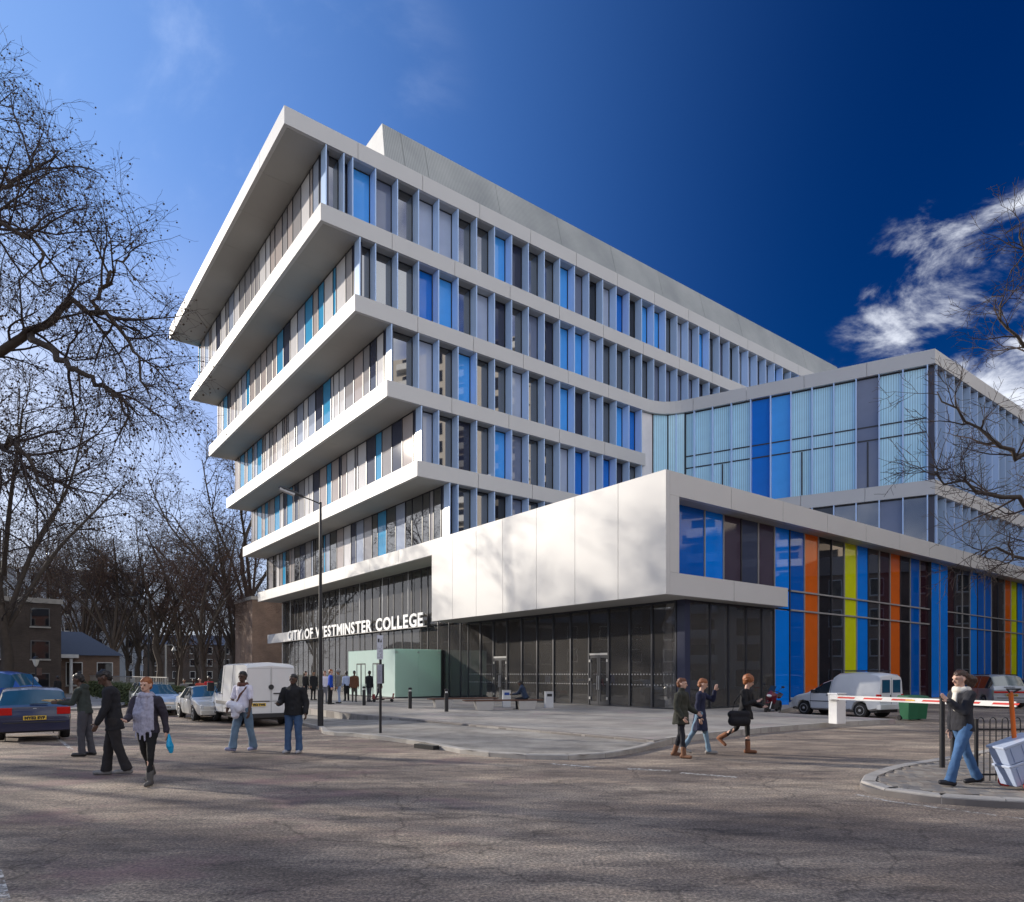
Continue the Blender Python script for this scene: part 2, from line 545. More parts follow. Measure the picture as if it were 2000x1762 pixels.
# glazing colours
PANE = {
 'clear':  make_pane('clear_pane', (0.03, 0.033, 0.038), 3.2),
 'housewin': make_pane('house_window_pane', (0.015, 0.016, 0.02), 1.42),
 'dark':   make_pane('dark_pane', (0.012, 0.012, 0.016), 1.8),
 'slate':  make_pane('slate_pane', (0.17, 0.20, 0.29), 1.8),
 'ink':    make_pane('ink_pane', (0.03, 0.033, 0.06), 1.7),
 'grey':   make_pane('grey_pane', (0.42, 0.48, 0.60), 1.8),
 'blue':   make_pane('blue_pane', (0.08, 0.40, 0.95), 1.7),
 'deep':   make_pane('deep_blue_pane', (0.01, 0.18, 0.66), 1.6),
 'curtain': make_pane('curtain_pane', (0.52, 0.80, 0.95), 1.6, folds=0.9),
 'taupe':  make_pane('taupe_pane', (0.52, 0.455, 0.43), 1.5),
 'pale':   make_pane('pale_pane', (0.80, 0.78, 0.775), 1.5),
 'mid':    make_pane('mid_grey_pane', (0.38, 0.365, 0.37), 1.5),
 'navy':   make_pane('navy_pane', (0.045, 0.055, 0.10), 1.7),
 'cyan':   make_pane('cyan_pane', (0.06, 0.38, 0.68), 1.6),
 'orange': make_pane('orange_panel', (0.68, 0.13, 0.01), 1.55),
 'lime':   make_pane('lime_panel', (0.66, 0.72, 0.005), 1.55),
 'sapphire': make_pane('sapphire_panel', (0.0, 0.22, 0.85), 1.55),
 'royal':  make_pane('royal_panel', (0.0, 0.11, 0.50), 1.55),
 'purple': make_pane('purple_panel', (0.06, 0.04, 0.06), 1.6),
 'maroon': make_pane('maroon_panel', (0.035, 0.012, 0.018), 1.7),
}

# ------------------------------------------------------------------ mesh helpers
class MB:
    def __init__(s):
        s.v = []
        s.f = []
    def add(s, vs, fs):
        o = len(s.v)
        s.v.extend([tuple(p) for p in vs])
        s.f.extend([tuple(i + o for i in f) for f in fs])
        return s
    def box(s, x0, x1, y0, y1, z0, z1):
        return s.add([(x0, y0, z0), (x1, y0, z0), (x1, y1, z0), (x0, y1, z0), (x0, y0, z1), (x1, y0, z1), (x1, y1, z1), (x0, y1, z1)],
                     [(0, 3, 2, 1), (4, 5, 6, 7), (0, 1, 5, 4), (1, 2, 6, 5), (2, 3, 7, 6), (3, 0, 4, 7)])
    def obox(s, c, ax, ay, az, hx, hy, hz):
        c, ax, ay, az = Vector(c), Vector(ax), Vector(ay), Vector(az)
        P = []
        for sz in (-1, 1):
            for sx, sy in ((-1, -1), (1, -1), (1, 1), (-1, 1)):
                P.append(c + ax * hx * sx + ay * hy * sy + az * hz * sz)
        return s.add(P, [(0, 3, 2, 1), (4, 5, 6, 7), (0, 1, 5, 4), (1, 2, 6, 5), (2, 3, 7, 6), (3, 0, 4, 7)])
    def prism(s, poly, z0, z1):
        n = len(poly)
        s.add([(x, y, z0) for x, y in poly] + [(x, y, z1) for x, y in poly],
              [tuple(range(n - 1, -1, -1)), tuple(range(n, 2 * n))] + [(i, (i + 1) % n, (i + 1) % n + n, i + n) for i in range(n)])
        return s
    def tube(s, pts, rad, n=8, caps=True):
        pts = [Vector(p) for p in pts]
        if not isinstance(rad, (list, tuple)):
            rad = [rad] * len(pts)
        V = []
        for i, p in enumerate(pts):
            t = (pts[min(i + 1, len(pts) - 1)] - pts[max(i - 1, 0)]).normalized()
            ref = Vector((0, 0, 1)) if abs(t.z) < 0.9 else Vector((1, 0, 0))
            a = t.cross(ref).normalized()
            b = t.cross(a)
            for k in range(n):
                an = 2 * math.pi * k / n
                V.append(p + a * (rad[i] * math.cos(an)) + b * (rad[i] * math.sin(an)))
        Fc = []
        for i in range(len(pts) - 1):
            for k in range(n):
                k2 = (k + 1) % n
                Fc.append((i * n + k, i * n + k2, (i + 1) * n + k2, (i + 1) * n + k))
        if caps:
            Fc.append(tuple(range(n)))
            Fc.append(tuple(range((len(pts) - 1) * n + n - 1, (len(pts) - 1) * n - 1, -1)))
        return s.add(V, Fc)
    def capsule(s, p0, r0, p1, r1, flat=1.0, front=(1, 0, 0), n=12):
        p0, p1 = Vector(p0), Vector(p1)
        t = p1 - p0
        L = t.length
        t = t.normalized() if L > 1e-6 else Vector((0, 0, 1))
        fr = Vector(front)
        fr = fr - t * fr.dot(t)
        if fr.length < 1e-3:
            fr = Vector((0, 0, 1)) - t * t.z
            if fr.length < 1e-3:
                fr = Vector((0, 1, 0))
        fr.normalize()
        sd = t.cross(fr)
        rings = []
        for a in (80, 55, 25, 0):
            rings.append((p0 - t * r0 * flat * math.sin(R(a)), r0 * math.cos(R(a))))
        for a in (0, 25, 55, 80):
            rings.append((p1 + t * r1 * flat * math.sin(R(a)), r1 * math.cos(R(a))))
        V = []
        for c, r in rings:
            for k in range(n):
                an = 2 * math.pi * k / n
                V.append(c + fr * (r * flat * math.cos(an)) + sd * (r * math.sin(an)))
        Fc = []
        for i in range(len(rings) - 1):
            for k in range(n):
                k2 = (k + 1) % n
                Fc.append((i * n + k, i * n + k2, (i + 1) * n + k2, (i + 1) * n + k))
        Fc.append(tuple(range(n - 1, -1, -1)))
        Fc.append(tuple(range((len(rings) - 1) * n, len(rings) * n)))
        return s.add(V, Fc)
    def frustum(s, p0, r0, p1, r1, flat=1.0, front=(1, 0, 0), n=18):
        p0, p1 = Vector(p0), Vector(p1)
        t = (p1 - p0).normalized()
        fr = Vector(front)
        fr = (fr - t * fr.dot(t)).normalized()
        sd = t.cross(fr)
        V = []
        for c, r in ((p0, r0), (p1, r1)):
            for k in range(n):
                an = 2 * math.pi * k / n
                V.append(c + fr * (r * flat * math.cos(an)) + sd * (r * math.sin(an)))
        return s.add(V, [(k, (k + 1) % n, (k + 1) % n + n, k + n) for k in range(n)] + [tuple(range(n - 1, -1, -1)), tuple(range(n, 2 * n))])
    def ball(s, c, rx, ry=None, rz=None, n=12, m=8):
        ry = rx if ry is None else ry
        rz = rx if rz is None else rz
        V, Fc = [], []
        for i in range(m + 1):
            a = math.pi * (i + 0.02) / (m + 0.04) - math.pi / 2
            for k in range(n):
                an = 2 * math.pi * k / n
                V.append((c[0] + rx * math.cos(a) * math.cos(an), c[1] + ry * math.cos(a) * math.sin(an), c[2] + rz * math.sin(a)))
        for i in range(m):
            for k in range(n):
                k2 = (k + 1) % n
                Fc.append((i * n + k, i * n + k2, (i + 1) * n + k2, (i + 1) * n + k))
        Fc.append(tuple(range(n - 1, -1, -1)))
        Fc.append(tuple(range(m * n, m * n + n)))
        return s.add(V, Fc)
    def lathe(s, prof, n=20, axis='z', c=(0, 0, 0)):
        V, Fc = [], []
        for r, z in prof:
            for k in range(n):
                an = 2 * math.pi * k / n
                a, b = r * math.cos(an), r * math.sin(an)
                p = (a, b, z) if axis == 'z' else ((a, z, b) if axis == 'y' else (z, a, b))
                V.append((p[0] + c[0], p[1] + c[1], p[2] + c[2]))
        for i in range(len(prof) - 1):
            for k in range(n):
                k2 = (k + 1) % n
                Fc.append((i * n + k, i * n + k2, (i + 1) * n + k2, (i + 1) * n + k))
        Fc.append(tuple(range(n)))
        Fc.append(tuple(range((len(prof) - 1) * n, len(prof) * n)))
        return s.add(V, Fc)
    def mesh(s, name, m=None, smooth=False, ang=35):
        me = bpy.data.meshes.new(name)
        me.from_pydata(s.v, [], s.f)
        bm = bmesh.new()
        bm.from_mesh(me)
        bmesh.ops.recalc_face_normals(bm, faces=bm.faces)
        bm.to_mesh(me)
        bm.free()
        if m:
            me.materials.append(m)
        if smooth:
            me.polygons.foreach_set('use_smooth', [True] * len(me.polygons))
            me.set_sharp_from_angle(angle=R(ang))
        return me
    def build(s, name, m, parent=None, smooth=False, loc=None, rot=None, ang=35):
        return place(name, s.mesh(name, m, smooth, ang), parent, loc, rot)

COL = scene.collection
def place(name, me, parent=None, loc=None, rot=None, m=None):
    o = bpy.data.objects.new(name, me)
    COL.objects.link(o)
    if parent is not None:
        o.parent = parent
    if loc is not None:
        o.location = loc
    if rot is not None:
        o.rotation_euler = rot
    if m is not None:
        o.material_slots[0].link = 'OBJECT'
        o.material_slots[0].material = m
    return o

def thing(name, label, cat, loc=(0, 0, 0), rz=0.0, group=None):
    o = bpy.data.objects.new(name, None)
    o.empty_display_size = 0.3
    COL.objects.link(o)
    o.location = loc
    o.rotation_euler = (0, 0, rz)
    return tag(o, label, cat, group)

def tag(o, label, cat, group=None):
    o['label'] = label
    o['category'] = cat
    if group:
        o['group'] = group
    return o

def struct(o):
    o['kind'] = 'structure'
    return o

def bevel(o, w=0.01, seg=2):
    b = o.modifiers.new('bevel', 'BEVEL')
    b.width = w
    b.segments = seg
    b.limit_method = 'ANGLE'
    return o

def np_mesh(name, verts, quads, m, smooth=True):
    me = bpy.data.meshes.new(name)
    verts = np.asarray(verts, dtype=np.float32)
    quads = np.asarray(quads, dtype=np.int32)
    me.vertices.add(len(verts))
    me.vertices.foreach_set('co', verts.ravel())
    k = quads.shape[1]
    me.loops.add(quads.size)
    me.loops.foreach_set('vertex_index', quads.ravel())
    me.polygons.add(len(quads))
    me.polygons.foreach_set('loop_start', np.arange(0, quads.size, k, dtype=np.int32))
    me.polygons.foreach_set('use_smooth', np.ones(len(quads), dtype=bool) if smooth else np.zeros(len(quads), dtype=bool))
    me.update(calc_edges=True)
    me.validate()
    me.materials.append(m)
    return me
# ------------------------------------------------------------------ ground, road, pavements
rnd = random.Random(11)
gmb = MB()
gmb.add([(-900, -500, -0.6), (900, -500, -0.6), (900, 1400, -0.6), (-900, 1400, -0.6)], [(0, 1, 2, 3)])
struct(gmb.build('ground', M['earth']))

rb = MB()
xs = [-70 + 1.25 * i for i in range(113)]
ys = [-25 + 1.25 * i for i in range(105)]
rb.add([(x, y, gz(x, y)) for y in ys for x in xs],
       [(j * len(xs) + i, j * len(xs) + i + 1, (j + 1) * len(xs) + i + 1, (j + 1) * len(xs) + i) for j in range(len(ys) - 1) for i in range(len(xs) - 1)])
struct(rb.build('road', M['asphalt'], smooth=True))

PZ = 0.16
def spl(pts, n=6):           # smooth polyline through points
    out = []
    P = [Vector((*p, 0)) for p in pts]
    for i in range(len(P) - 1):
        p0, p1, p2, p3 = P[max(i - 1, 0)], P[i], P[i + 1], P[min(i + 2, len(P) - 1)]
        for k in range(n):
            t = k / n
            q = 0.5 * ((2 * p1) + (p2 - p0) * t + (2 * p0 - 5 * p1 + 4 * p2 - p3) * t * t + (3 * p1 - p0 - 3 * p2 + p3) * t ** 3)
            out.append((q.x, q.y))
    out.append((P[-1].x, P[-1].y))
    return out

def along(pts, step):
    out = [pts[0]]
    acc = 0
    for a, b in zip(pts[:-1], pts[1:]):
        d = math.dist(a, b)
        while acc + d >= step:
            t = (step - acc) / d
            a = (a[0] + (b[0] - a[0]) * t, a[1] + (b[1] - a[1]) * t)
            out.append(a)
            d = math.dist(a, b)
            acc = 0
        acc += d
    return out

far = 62.0
k_left = (gp(583, 1412, -0.15)[0], gp(583, 1412, -0.15)[1])
kerb_front = spl([(k_left[0] - 0.606 * far, k_left[1] + 0.795 * far), (k_left[0] - 0.606 * 20, k_left[1] + 0.795 * 20), k_left,
                  (-5.75, 20.9), (-4.45, 19.4), (-2.3, 17.0), (-1.13, 15.25), (0, 14.4), (1.05, 14.15), (2.1, 14.6), (3.0, 15.75), (4.0, 17.3),
                  (5.9, 19.2), (8.44, 21.2), (10.9, 22.9), (13.7, 24.4)], 6)
plaza_edge = spl([(-9.64 - 0.606 * (far - 8), 32.1 + 0.795 * (far - 8)), (-9.64 - 0.606 * 14, 32.1 + 0.795 * 14), (-9.64, 32.1), (-6.1, 27.0), (-2.64, 23.3), (-1.1, 21.6), (1.0, 19.3), (2.5, 17.75), (3.45, 16.6)], 6)

# lower pavement strip between the road kerb and the plaza step
fa = [p for p in kerb_front if p[0] < 3.3]
n = 60
def resample(pts, n):
    L = [0]
    for a, b in zip(pts[:-1], pts[1:]):
        L.append(L[-1] + math.dist(a, b))
    out = []
    for i in range(n + 1):
        s = L[-1] * i / n
        j = max(k for k in range(len(L)) if L[k] <= s + 1e-9)
        j = min(j, len(pts) - 2)
        t = (s - L[j]) / max(1e-9, L[j + 1] - L[j])
        out.append((pts[j][0] + (pts[j + 1][0] - pts[j][0]) * t, pts[j][1] + (pts[j + 1][1] - pts[j][1]) * t))
    return out
A, B = resample(fa, n), resample(plaza_edge, n)
pb = MB()
K = 5
V = []
for a, b in zip(A, B):
    for k in range(K + 1):
        x, y = a[0] + (b[0] - a[0]) * k / K, a[1] + (b[1] - a[1]) * k / K
        V.append((x, y, gz(x, y) + 0.10))
pb.add(V, [(i * (K + 1) + k, (i + 1) * (K + 1) + k, (i + 1) * (K + 1) + k + 1, i * (K + 1) + k + 1) for i in range(n) for k in range(K)])
struct(pb.build('pavement', M['screed'], smooth=True))

# the raised plaza in front of the college
pe = [p for p in plaza_edge]
kr = [p for p in kerb_front if p[0] > 3.6]
bk = [W(0.80 * D, 0.548 * D), W(0.95 * D, 0.548 * D)]
poly = pe + kr + [(13.2, 25.2), (11.0, 28.3), (12.0, 30.5), W(0.95 * D, 0.53 * D), W(1.95 * D, 0.53 * D), W(1.95 * D, 0.75 * D), W(0.9 * D, 2.3 * D)]
struct(MB().prism(poly, -0.5, PZ).build('plaza', M['paving']))

# kerb stones: pieces of the kerb
def kerb_run(name, pts, width, ztop, zbot, m, step=0.9, inward=1, cap=200):
    root = bpy.data.objects.new(name, None)
    COL.objects.link(root)
    p0 = pts[len(pts) // 2]
    root.location = (p0[0], p0[1], 0)
    struct(root)
    q = along(pts, step)[:cap]
    for a, b in zip(q[:-1], q[1:]):
        dx, dy = b[0] - a[0], b[1] - a[1]
        L = math.hypot(dx, dy)
        ux, uy = dx / L, dy / L
        nx, ny = -uy * inward, ux * inward
        g = 0.006
        za, zb_ = ztop(*a), ztop(*b)
        mb = MB()
        P = []
        for (p, sgn, z) in ((a, 1, za), (b, -1, zb_)):
            ex, ey = p[0] + ux * g * sgn, p[1] + uy * g * sgn
            j = rnd.uniform(-0.004, 0.004)
            P += [(ex + nx * j, ey + ny * j, zbot), (ex + nx * (width + j), ey + ny * (width + j), zbot),
                  (ex + nx * (width + j), ey + ny * (width + j), z), (ex + nx * (0.02 + j), ey + ny * (0.02 + j), z), (ex + nx * j, ey + ny * j, z - 0.02)]
        P = [(x - p0[0], y - p0[1], z) for x, y, z in P]
        mb.add(P, [(0, 1, 2, 3, 4), (9, 8, 7, 6, 5)] + [(i, i + 5, (i + 1) % 5 + 5, (i + 1) % 5) for i in range(5)])
        mb.build('kerb_stone', m, root)
    return root

kf = [p for p in kerb_front if p[1] < 60]
kerb_run('street_kerb', kf, 0.16, lambda x, y: (gz(x, y) + 0.108) if x < 3.0 else 0.108 + (PZ + 0.006 - 0.108) * sm((x - 3.0) / 1.2), -0.4, M['kerb'])
pl = [p for p in plaza_edge if p[1] < 60]
kerb_run('plaza_kerb', pl, 0.2, lambda x, y: PZ + 0.006, -0.4, M['kerb_dark'], step=1.1)

# gully in the street kerb
gu = MB()
gx, gy = gp(838, 1462)
gu.obox((gx - 0.06, gy - 0.04, 0.045), (0.72, -0.69, 0), (0.69, 0.72, 0), (0, 0, 1), 0.36, 0.09, 0.052)
tag(gu.build('drain_gully', M['black']), 'black iron gully opening in the pale kerb below the sign post', 'drain')

# brick paved corner on the right
isl = spl([(14.5, 18.5), (10.6, 15.2), (8.27, 13.44), (7.05, 12.57), (6.07, 11.6), (5.55, 10.9), (5.36, 10.3), (5.5, 9.88), (5.78, 9.5), (6.3, 9.2), (7.4, 8.9), (9.5, 8.5), (14.5, 8.0)], 5)
island = MB().prism(isl + [(14.5, 18.5)][:0], -0.4, 0.085).build('corner_pavement', M['kerb_dark'])
struct(island)
kerb_run('corner_kerb', isl, 0.2, lambda x, y: 0.118, -0.3, M['kerb'], step=0.75, inward=1)

def inside(p, poly, margin=0.0):
    x, y = p
    c = False
    n = len(poly)
    for i in range(n):
        x1, y1 = poly[i]
        x2, y2 = poly[(i + 1) % n]
        if (y1 > y) != (y2 > y) and x < (x2 - x1) * (y - y1) / (y2 - y1) + x1:
            c = not c
    if c and margin:
        for i in range(n - 1):
            a, b = Vector((*poly[i], 0)), Vector((*poly[i + 1], 0))
            t = max(0, min(1, (Vector((x, y, 0)) - a).dot(b - a) / max(1e-9, (b - a).length_squared)))
            if (a + (b - a) * t - Vector((x, y, 0))).length < margin:
                return False
    return c
brick_mats = [mat('paver_%s' % k, c, 0.85, var=0.2, scale=6, bump=0.25, bscale=50) for k, c in
              (('pale', (0.30, 0.27, 0.23)), ('buff', (0.25, 0.215, 0.18)), ('grey', (0.21, 0.195, 0.18)))]
bme = MB().box(-0.073, 0.073, -0.098, 0.098, -0.03, 0.03).mesh('paving_brick', brick_mats[0])
cands = []
rot = -0.12
cr_, sr_ = math.cos(rot), math.sin(rot)
for j in range(-10, 60):
    for i in range(-10, 70):
        lx, ly = i * 0.15 + (0.075 if j % 2 else 0), j * 0.2
        x, y = 5.0 + lx * cr_ - ly * sr_, 8.2 + lx * sr_ + ly * cr_
        if y < 16 and inside((x, y), isl, 0.29):
            vis = x / y < 0.79
            cands.append(((0 if vis else 1), math.hypot(x, y), x, y))
cands.sort()
rest = MB()
for k, (_, _, x, y) in enumerate(cands):
    if k < 296:
        place('paving_brick', bme, island, (x, y, 0.082 + rnd.uniform(-0.003, 0.003)), (rnd.uniform(-0.01, 0.01), rnd.uniform(-0.01, 0.01), rot), rnd.choice(brick_mats))
    elif k < 1400:
        rest.obox((x, y, 0.082), (cr_, sr_, 0), (-sr_, cr_, 0), (0, 0, 1), 0.073, 0.098, 0.03)
if rest.v:
    o = rest.build('paving_bricks', brick_mats[1], island)
    o['kind'] = 'stuff'
    o.name = 'paving_brick'

# painted lines
def line(name, pts, w, z=0.005, m=None):
    mb = MB()
    for a, b in zip(pts[:-1], pts[1:]):
        d = Vector((b[0] - a[0], b[1] - a[1], 0)).normalized()
        nn = Vector((-d.y, d.x, 0)) * w / 2
        mb.add([(a[0] - nn.x, a[1] - nn.y, gz(*a) + z), (b[0] - nn.x, b[1] - nn.y, gz(*b) + z), (b[0] + nn.x, b[1] + nn.y, gz(*b) + z), (a[0] + nn.x, a[1] + nn.y, gz(*a) + z)], [(0, 1, 2, 3)])
    return struct(mb.build(name, m or M['white_paint']))
p = [gp(1075, 1492), gp(1160, 1499)]
line('road_marking', p, 0.16)
line('road_marking', [gp(1225, 1502), gp(1310, 1506)], 0.18)
line('road_marking', [gp(1330, 1510), gp(1440, 1519)], 0.14)
line('road_marking', [gp(1665, 1551), gp(1740, 1566), gp(1860, 1582), gp(2050, 1607)], 0.07)
line('road_marking', [gp(480, 1440), gp(600, 1447)], 0.10)
line('road_marking', [gp(98, 1428, -0.08), gp(112, 1438, -0.06), gp(126, 1452, -0.04), gp(140, 1464)], 0.09)
line('road_marking', [gp(-10, 1700), gp(6, 1762)], 0.10)
# ------------------------------------------------------------------ the college
rnd = random.Random(5)
U0, V0 = 0.6187 * D, 0.519 * D
ox, oy = W(U0, V0)
college = thing('college_building', 'white six-tier college building with stepped overhanging floors and coloured glass panels', 'building', (ox, oy, 0), TH)

def Z(k):
    return H + k * D
def cbox(u0, u1, v0, v1, z0, z1, mb=None):
    mb = mb or MB()
    return mb.box(u0 - U0, u1 - U0, v0 - V0, v1 - V0, z0, z1)
def part(name, mb, m, parent=None, smooth=False):
    return mb.build(name, m, parent or college, smooth)

ub = [(0.3415 + 0.0555 * i) * D for i in range(6)]
zt = [Z(0.8345 - 0.1198 * i) for i in range(6)]
BH = 0.0265 * D
vf = [(1.815 + 0.0445 * i) * D for i in range(6)]
MOD = 0.0391 * D
REC = 0.0215 * D
VA = D                                     # long facade plane
UEND = 2.2 * D
# wing geometry
wc = Vector((1.3744 * D, 0.525 * D, 0))     # wing corner
wd = Vector((-0.378, 0.9255, 0)).normalized()
s_full = (VA - wc.y) / wd.y
wi = wc + wd * s_full                       # where the wing plane meets the long facade
t_fil = 2.0
pa = Vector((wi.x - t_fil, VA, 0))
pb_ = wi - wd * t_fil
arc = []
for k in range(0, 9):
    t = k / 8
    arc.append(((1 - t) ** 2) * pa + 2 * t * (1 - t) * wi + t * t * pb_)
wing_path = arc + [wc]

def ribbon(path, z0, z1, th, plen, name='fascia_panel', inward=1, m=None, o0=None, o1=None):
    """panels following a plan path (u,v); inward = left of travel when 1"""
    P = [Vector((p[0], p[1], 0)) for p in path]
    # mitred offsets
    def nrm(a, b):
        d = (b - a).normalized()
        return Vector((-d.y, d.x, 0)) * inward
    offs = []
    for i in range(len(P)):
        if i == 0:
            nn = nrm(P[0], P[1])
            offs.append(nn * th)
        elif i == len(P) - 1:
            offs.append(nrm(P[-2], P[-1]) * th)
        else:
            n1, n2 = nrm(P[i - 1], P[i]), nrm(P[i], P[i + 1])
            mm = (n1 + n2).normalized()
            offs.append(mm * (th / max(0.3, mm.dot(n1))))
    if o0:
        offs[0] = Vector((*o0, 0))
    if o1:
        offs[-1] = Vector((*o1, 0))
    L = [0]
    for a, b in zip(P[:-1], P[1:]):
        L.append(L[-1] + (b - a).length)
    npan = max(1, round(L[-1] / plen))
    cuts = [L[-1] * k / npan for k in range(npan + 1)]
    def at(s):
        j = 0
        while j < len(P) - 2 and L[j + 1] < s - 1e-6:
            j += 1
        t = (s - L[j]) / max(1e-9, L[j + 1] - L[j])
        return P[j].lerp(P[j + 1], t), offs[j].lerp(offs[j + 1], t)
    for c0, c1 in zip(cuts[:-1], cuts[1:]):
        g0 = 0.014 if c0 > 0 else 0
        g1 = 0.014 if c1 < L[-1] else 0
        ss = [c0 + g0] + [l for l in L if c0 + g0 < l < c1 - g1] + [c1 - g1]
        mb = MB()
        V = []
        for s in ss:
            p, o = at(s)
            for q in (p, p + o):
                for z in (z0, z1):
                    V.append((q.x - U0, q.y - V0, z))
        nn = len(ss)
        Fc = [(0, 1, 3, 2), ((nn - 1) * 4, (nn - 1) * 4 + 2, (nn - 1) * 4 + 3, (nn - 1) * 4 + 1)]
        for i in range(nn - 1):
            a, b = i * 4, i * 4 + 4
            Fc += [(a, b, b + 1, a + 1), (a + 2, a + 3, b + 3, b + 2), (a + 1, b + 1, b + 3, a + 3), (a, a + 2, b + 2, b)]
        mb.add(V, Fc)
        part(name, mb, m or M['white_panel'])

TH_P = 0.22
def slab(poly, z0, z1, name='floor_slab', m=None):
    part(name, MB().prism([(p[0] - U0, p[1] - V0) for p in poly], z0, z1), m or M['slab'])

def soffit(u0, u1, v0, v1, z, alongv=True, n=6):
    for k in range(n):
        if alongv:
            a, b = v0 + (v1 - v0) * k / n, v0 + (v1 - v0) * (k + 1) / n
            part('soffit_panel', cbox(u0, u1, a + 0.006, b - 0.006, z - 0.02, z + 0.02), M['soffit'])
        else:
            a, b = u0 + (u1 - u0) * k / n, u0 + (u1 - u0) * (k + 1) / n
            part('soffit_panel', cbox(a + 0.006, b - 0.006, v0, v1, z - 0.02, z + 0.02), M['soffit'])

# fascias and slabs
_n1, _n2 = Vector((wd.y, -wd.x)), Vector((0, 1))
_mm = (_n1 + _n2).normalized()
WM = tuple(_mm * (TH_P / _mm.dot(_n1)))
for i in range(6):
    z1, z0 = zt[i], zt[i] - BH
    if i < 2:
        right = [(UEND, VA)]
    elif i == 2:
        right = []
    elif i == 3:
        right = [(wi.x - t_fil, VA)]
    else:
        right = [(wi.x, VA)]
    if i < 5:
        ribbon([(ub[i], vf[i]), (ub[i], VA)], z0, z1, TH_P, 3 * MOD, o0=(TH_P, -TH_P), o1=(TH_P, TH_P))
        if i == 2:
            ribbon([(ub[i], VA), (wi.x - t_fil, VA)], z0, z1, TH_P, 3 * MOD, o0=(TH_P, TH_P))
            ribbon(wing_path, z0, z1, TH_P, 3 * MOD, o1=WM)
            ribbon([(wc.x, wc.y), (2.35 * D, wc.y)], z0, z1, TH_P, 3 * MOD, o0=WM)
        else:
            ribbon([(ub[i], VA)] + right, z0, z1, TH_P, 3 * MOD, o0=(TH_P, TH_P))
        ribbon([(ub[i] + 14, vf[i]), (ub[i], vf[i])], z0, z1, TH_P, 4.7, o1=(TH_P, -TH_P))
        ue = right[0][0] if right else wi.x - 0.5
        g = 0.03
        slab([(ub[i] + TH_P + g, VA + TH_P + g), (ue - g, VA + TH_P + g), (ue - g, vf[i] - TH_P - g), (ub[i] + TH_P + g, vf[i] - TH_P - g)], z0 + 0.03, z1 - 0.05)
        # visible undersides
        gl = (ub[i + 1] if i < 5 else ub[i]) + 0.009 * D
        soffit(ub[i] + TH_P, gl + 0.05, VA + TH_P, vf[i] - TH_P, z0 + 0.012, True, 7)
        if i < 4:
            soffit(gl + 0.06, ue, VA + TH_P, VA + REC + 0.05, z0 + 0.012, False, 8)
# wing second fascia (level of tier 4)
z1, z0 = zt[4], zt[4] - BH
ribbon([tuple(pb_.xy), tuple(wc.xy)], z0, z1, TH_P, 3 * MOD, o1=WM)
ribbon([(wc.x, wc.y), (2.35 * D, wc.y)], z0, z1, TH_P, 3 * MOD, o0=WM)
for zz in (zt[2], zt[4]):
    inn = [(p.x + 0.35, p.y + 0.25) for p in (pb_, wc)]
    slab([inn[0], (wc.x + 0.32, wc.y + 0.3), (2.34 * D, wc.y + 0.3), (2.34 * D, VA - 0.1), (pb_.x + 0.6, VA - 0.1)], zz - BH + 0.02, zz - 0.06)
# dark cores behind the glazing keep daylight out
for i in range(5):
    gl = ub[i + 1] + 0.009 * D
    ue = UEND if i < 2 else wi.x - 1.0
    part('core_wall', cbox(gl + 0.35, ue, VA + REC + 0.3, vf[i] - 0.6, zt[i + 1] - 0.04, zt[i] - BH + 0.02), M['interior'])

# --- glazing of the main block
KEYS_R = ['clear'] * 5 + ['slate'] * 4 + ['ink'] * 2 + ['grey'] * 5 + ['blue'] * 5 + ['deep'] * 2 + ['dark'] * 1
g0 = 0.4885 * D - 12 * MOD
pane_cache = {}
def pane_mesh(w, h, t=0.05):
    k = (round(w, 3), round(h, 3), t)
    if k not in pane_cache:
        pane_cache[k] = MB().box(-w / 2, w / 2, -t / 2, t / 2, 0, h).mesh('window_pane', PANE['clear'])
    return pane_cache[k]
fin_h = {}
ROW = {0: ['clear', 'ink', 'blue', 'slate', 'clear', 'grey', 'grey', 'clear', 'clear', 'blue', 'ink', 'clear', 'clear'],
       1: ['clear', 'clear', 'clear', 'deep', 'blue', 'clear', 'grey', 'ink', 'clear', 'slate', 'ink', 'blue'],
       2: ['clear', 'grey', 'clear', 'blue', 'clear', 'clear', 'grey', 'clear', 'slate', 'blue', 'ink', 'grey'],
       3: ['grey', 'clear', 'ink', 'clear', 'blue', 'slate', 'clear', 'clear', 'grey', 'deep', 'grey'],
       4: ['slate', 'clear', 'clear', 'dark', 'slate', 'clear', 'grey', 'blue']}
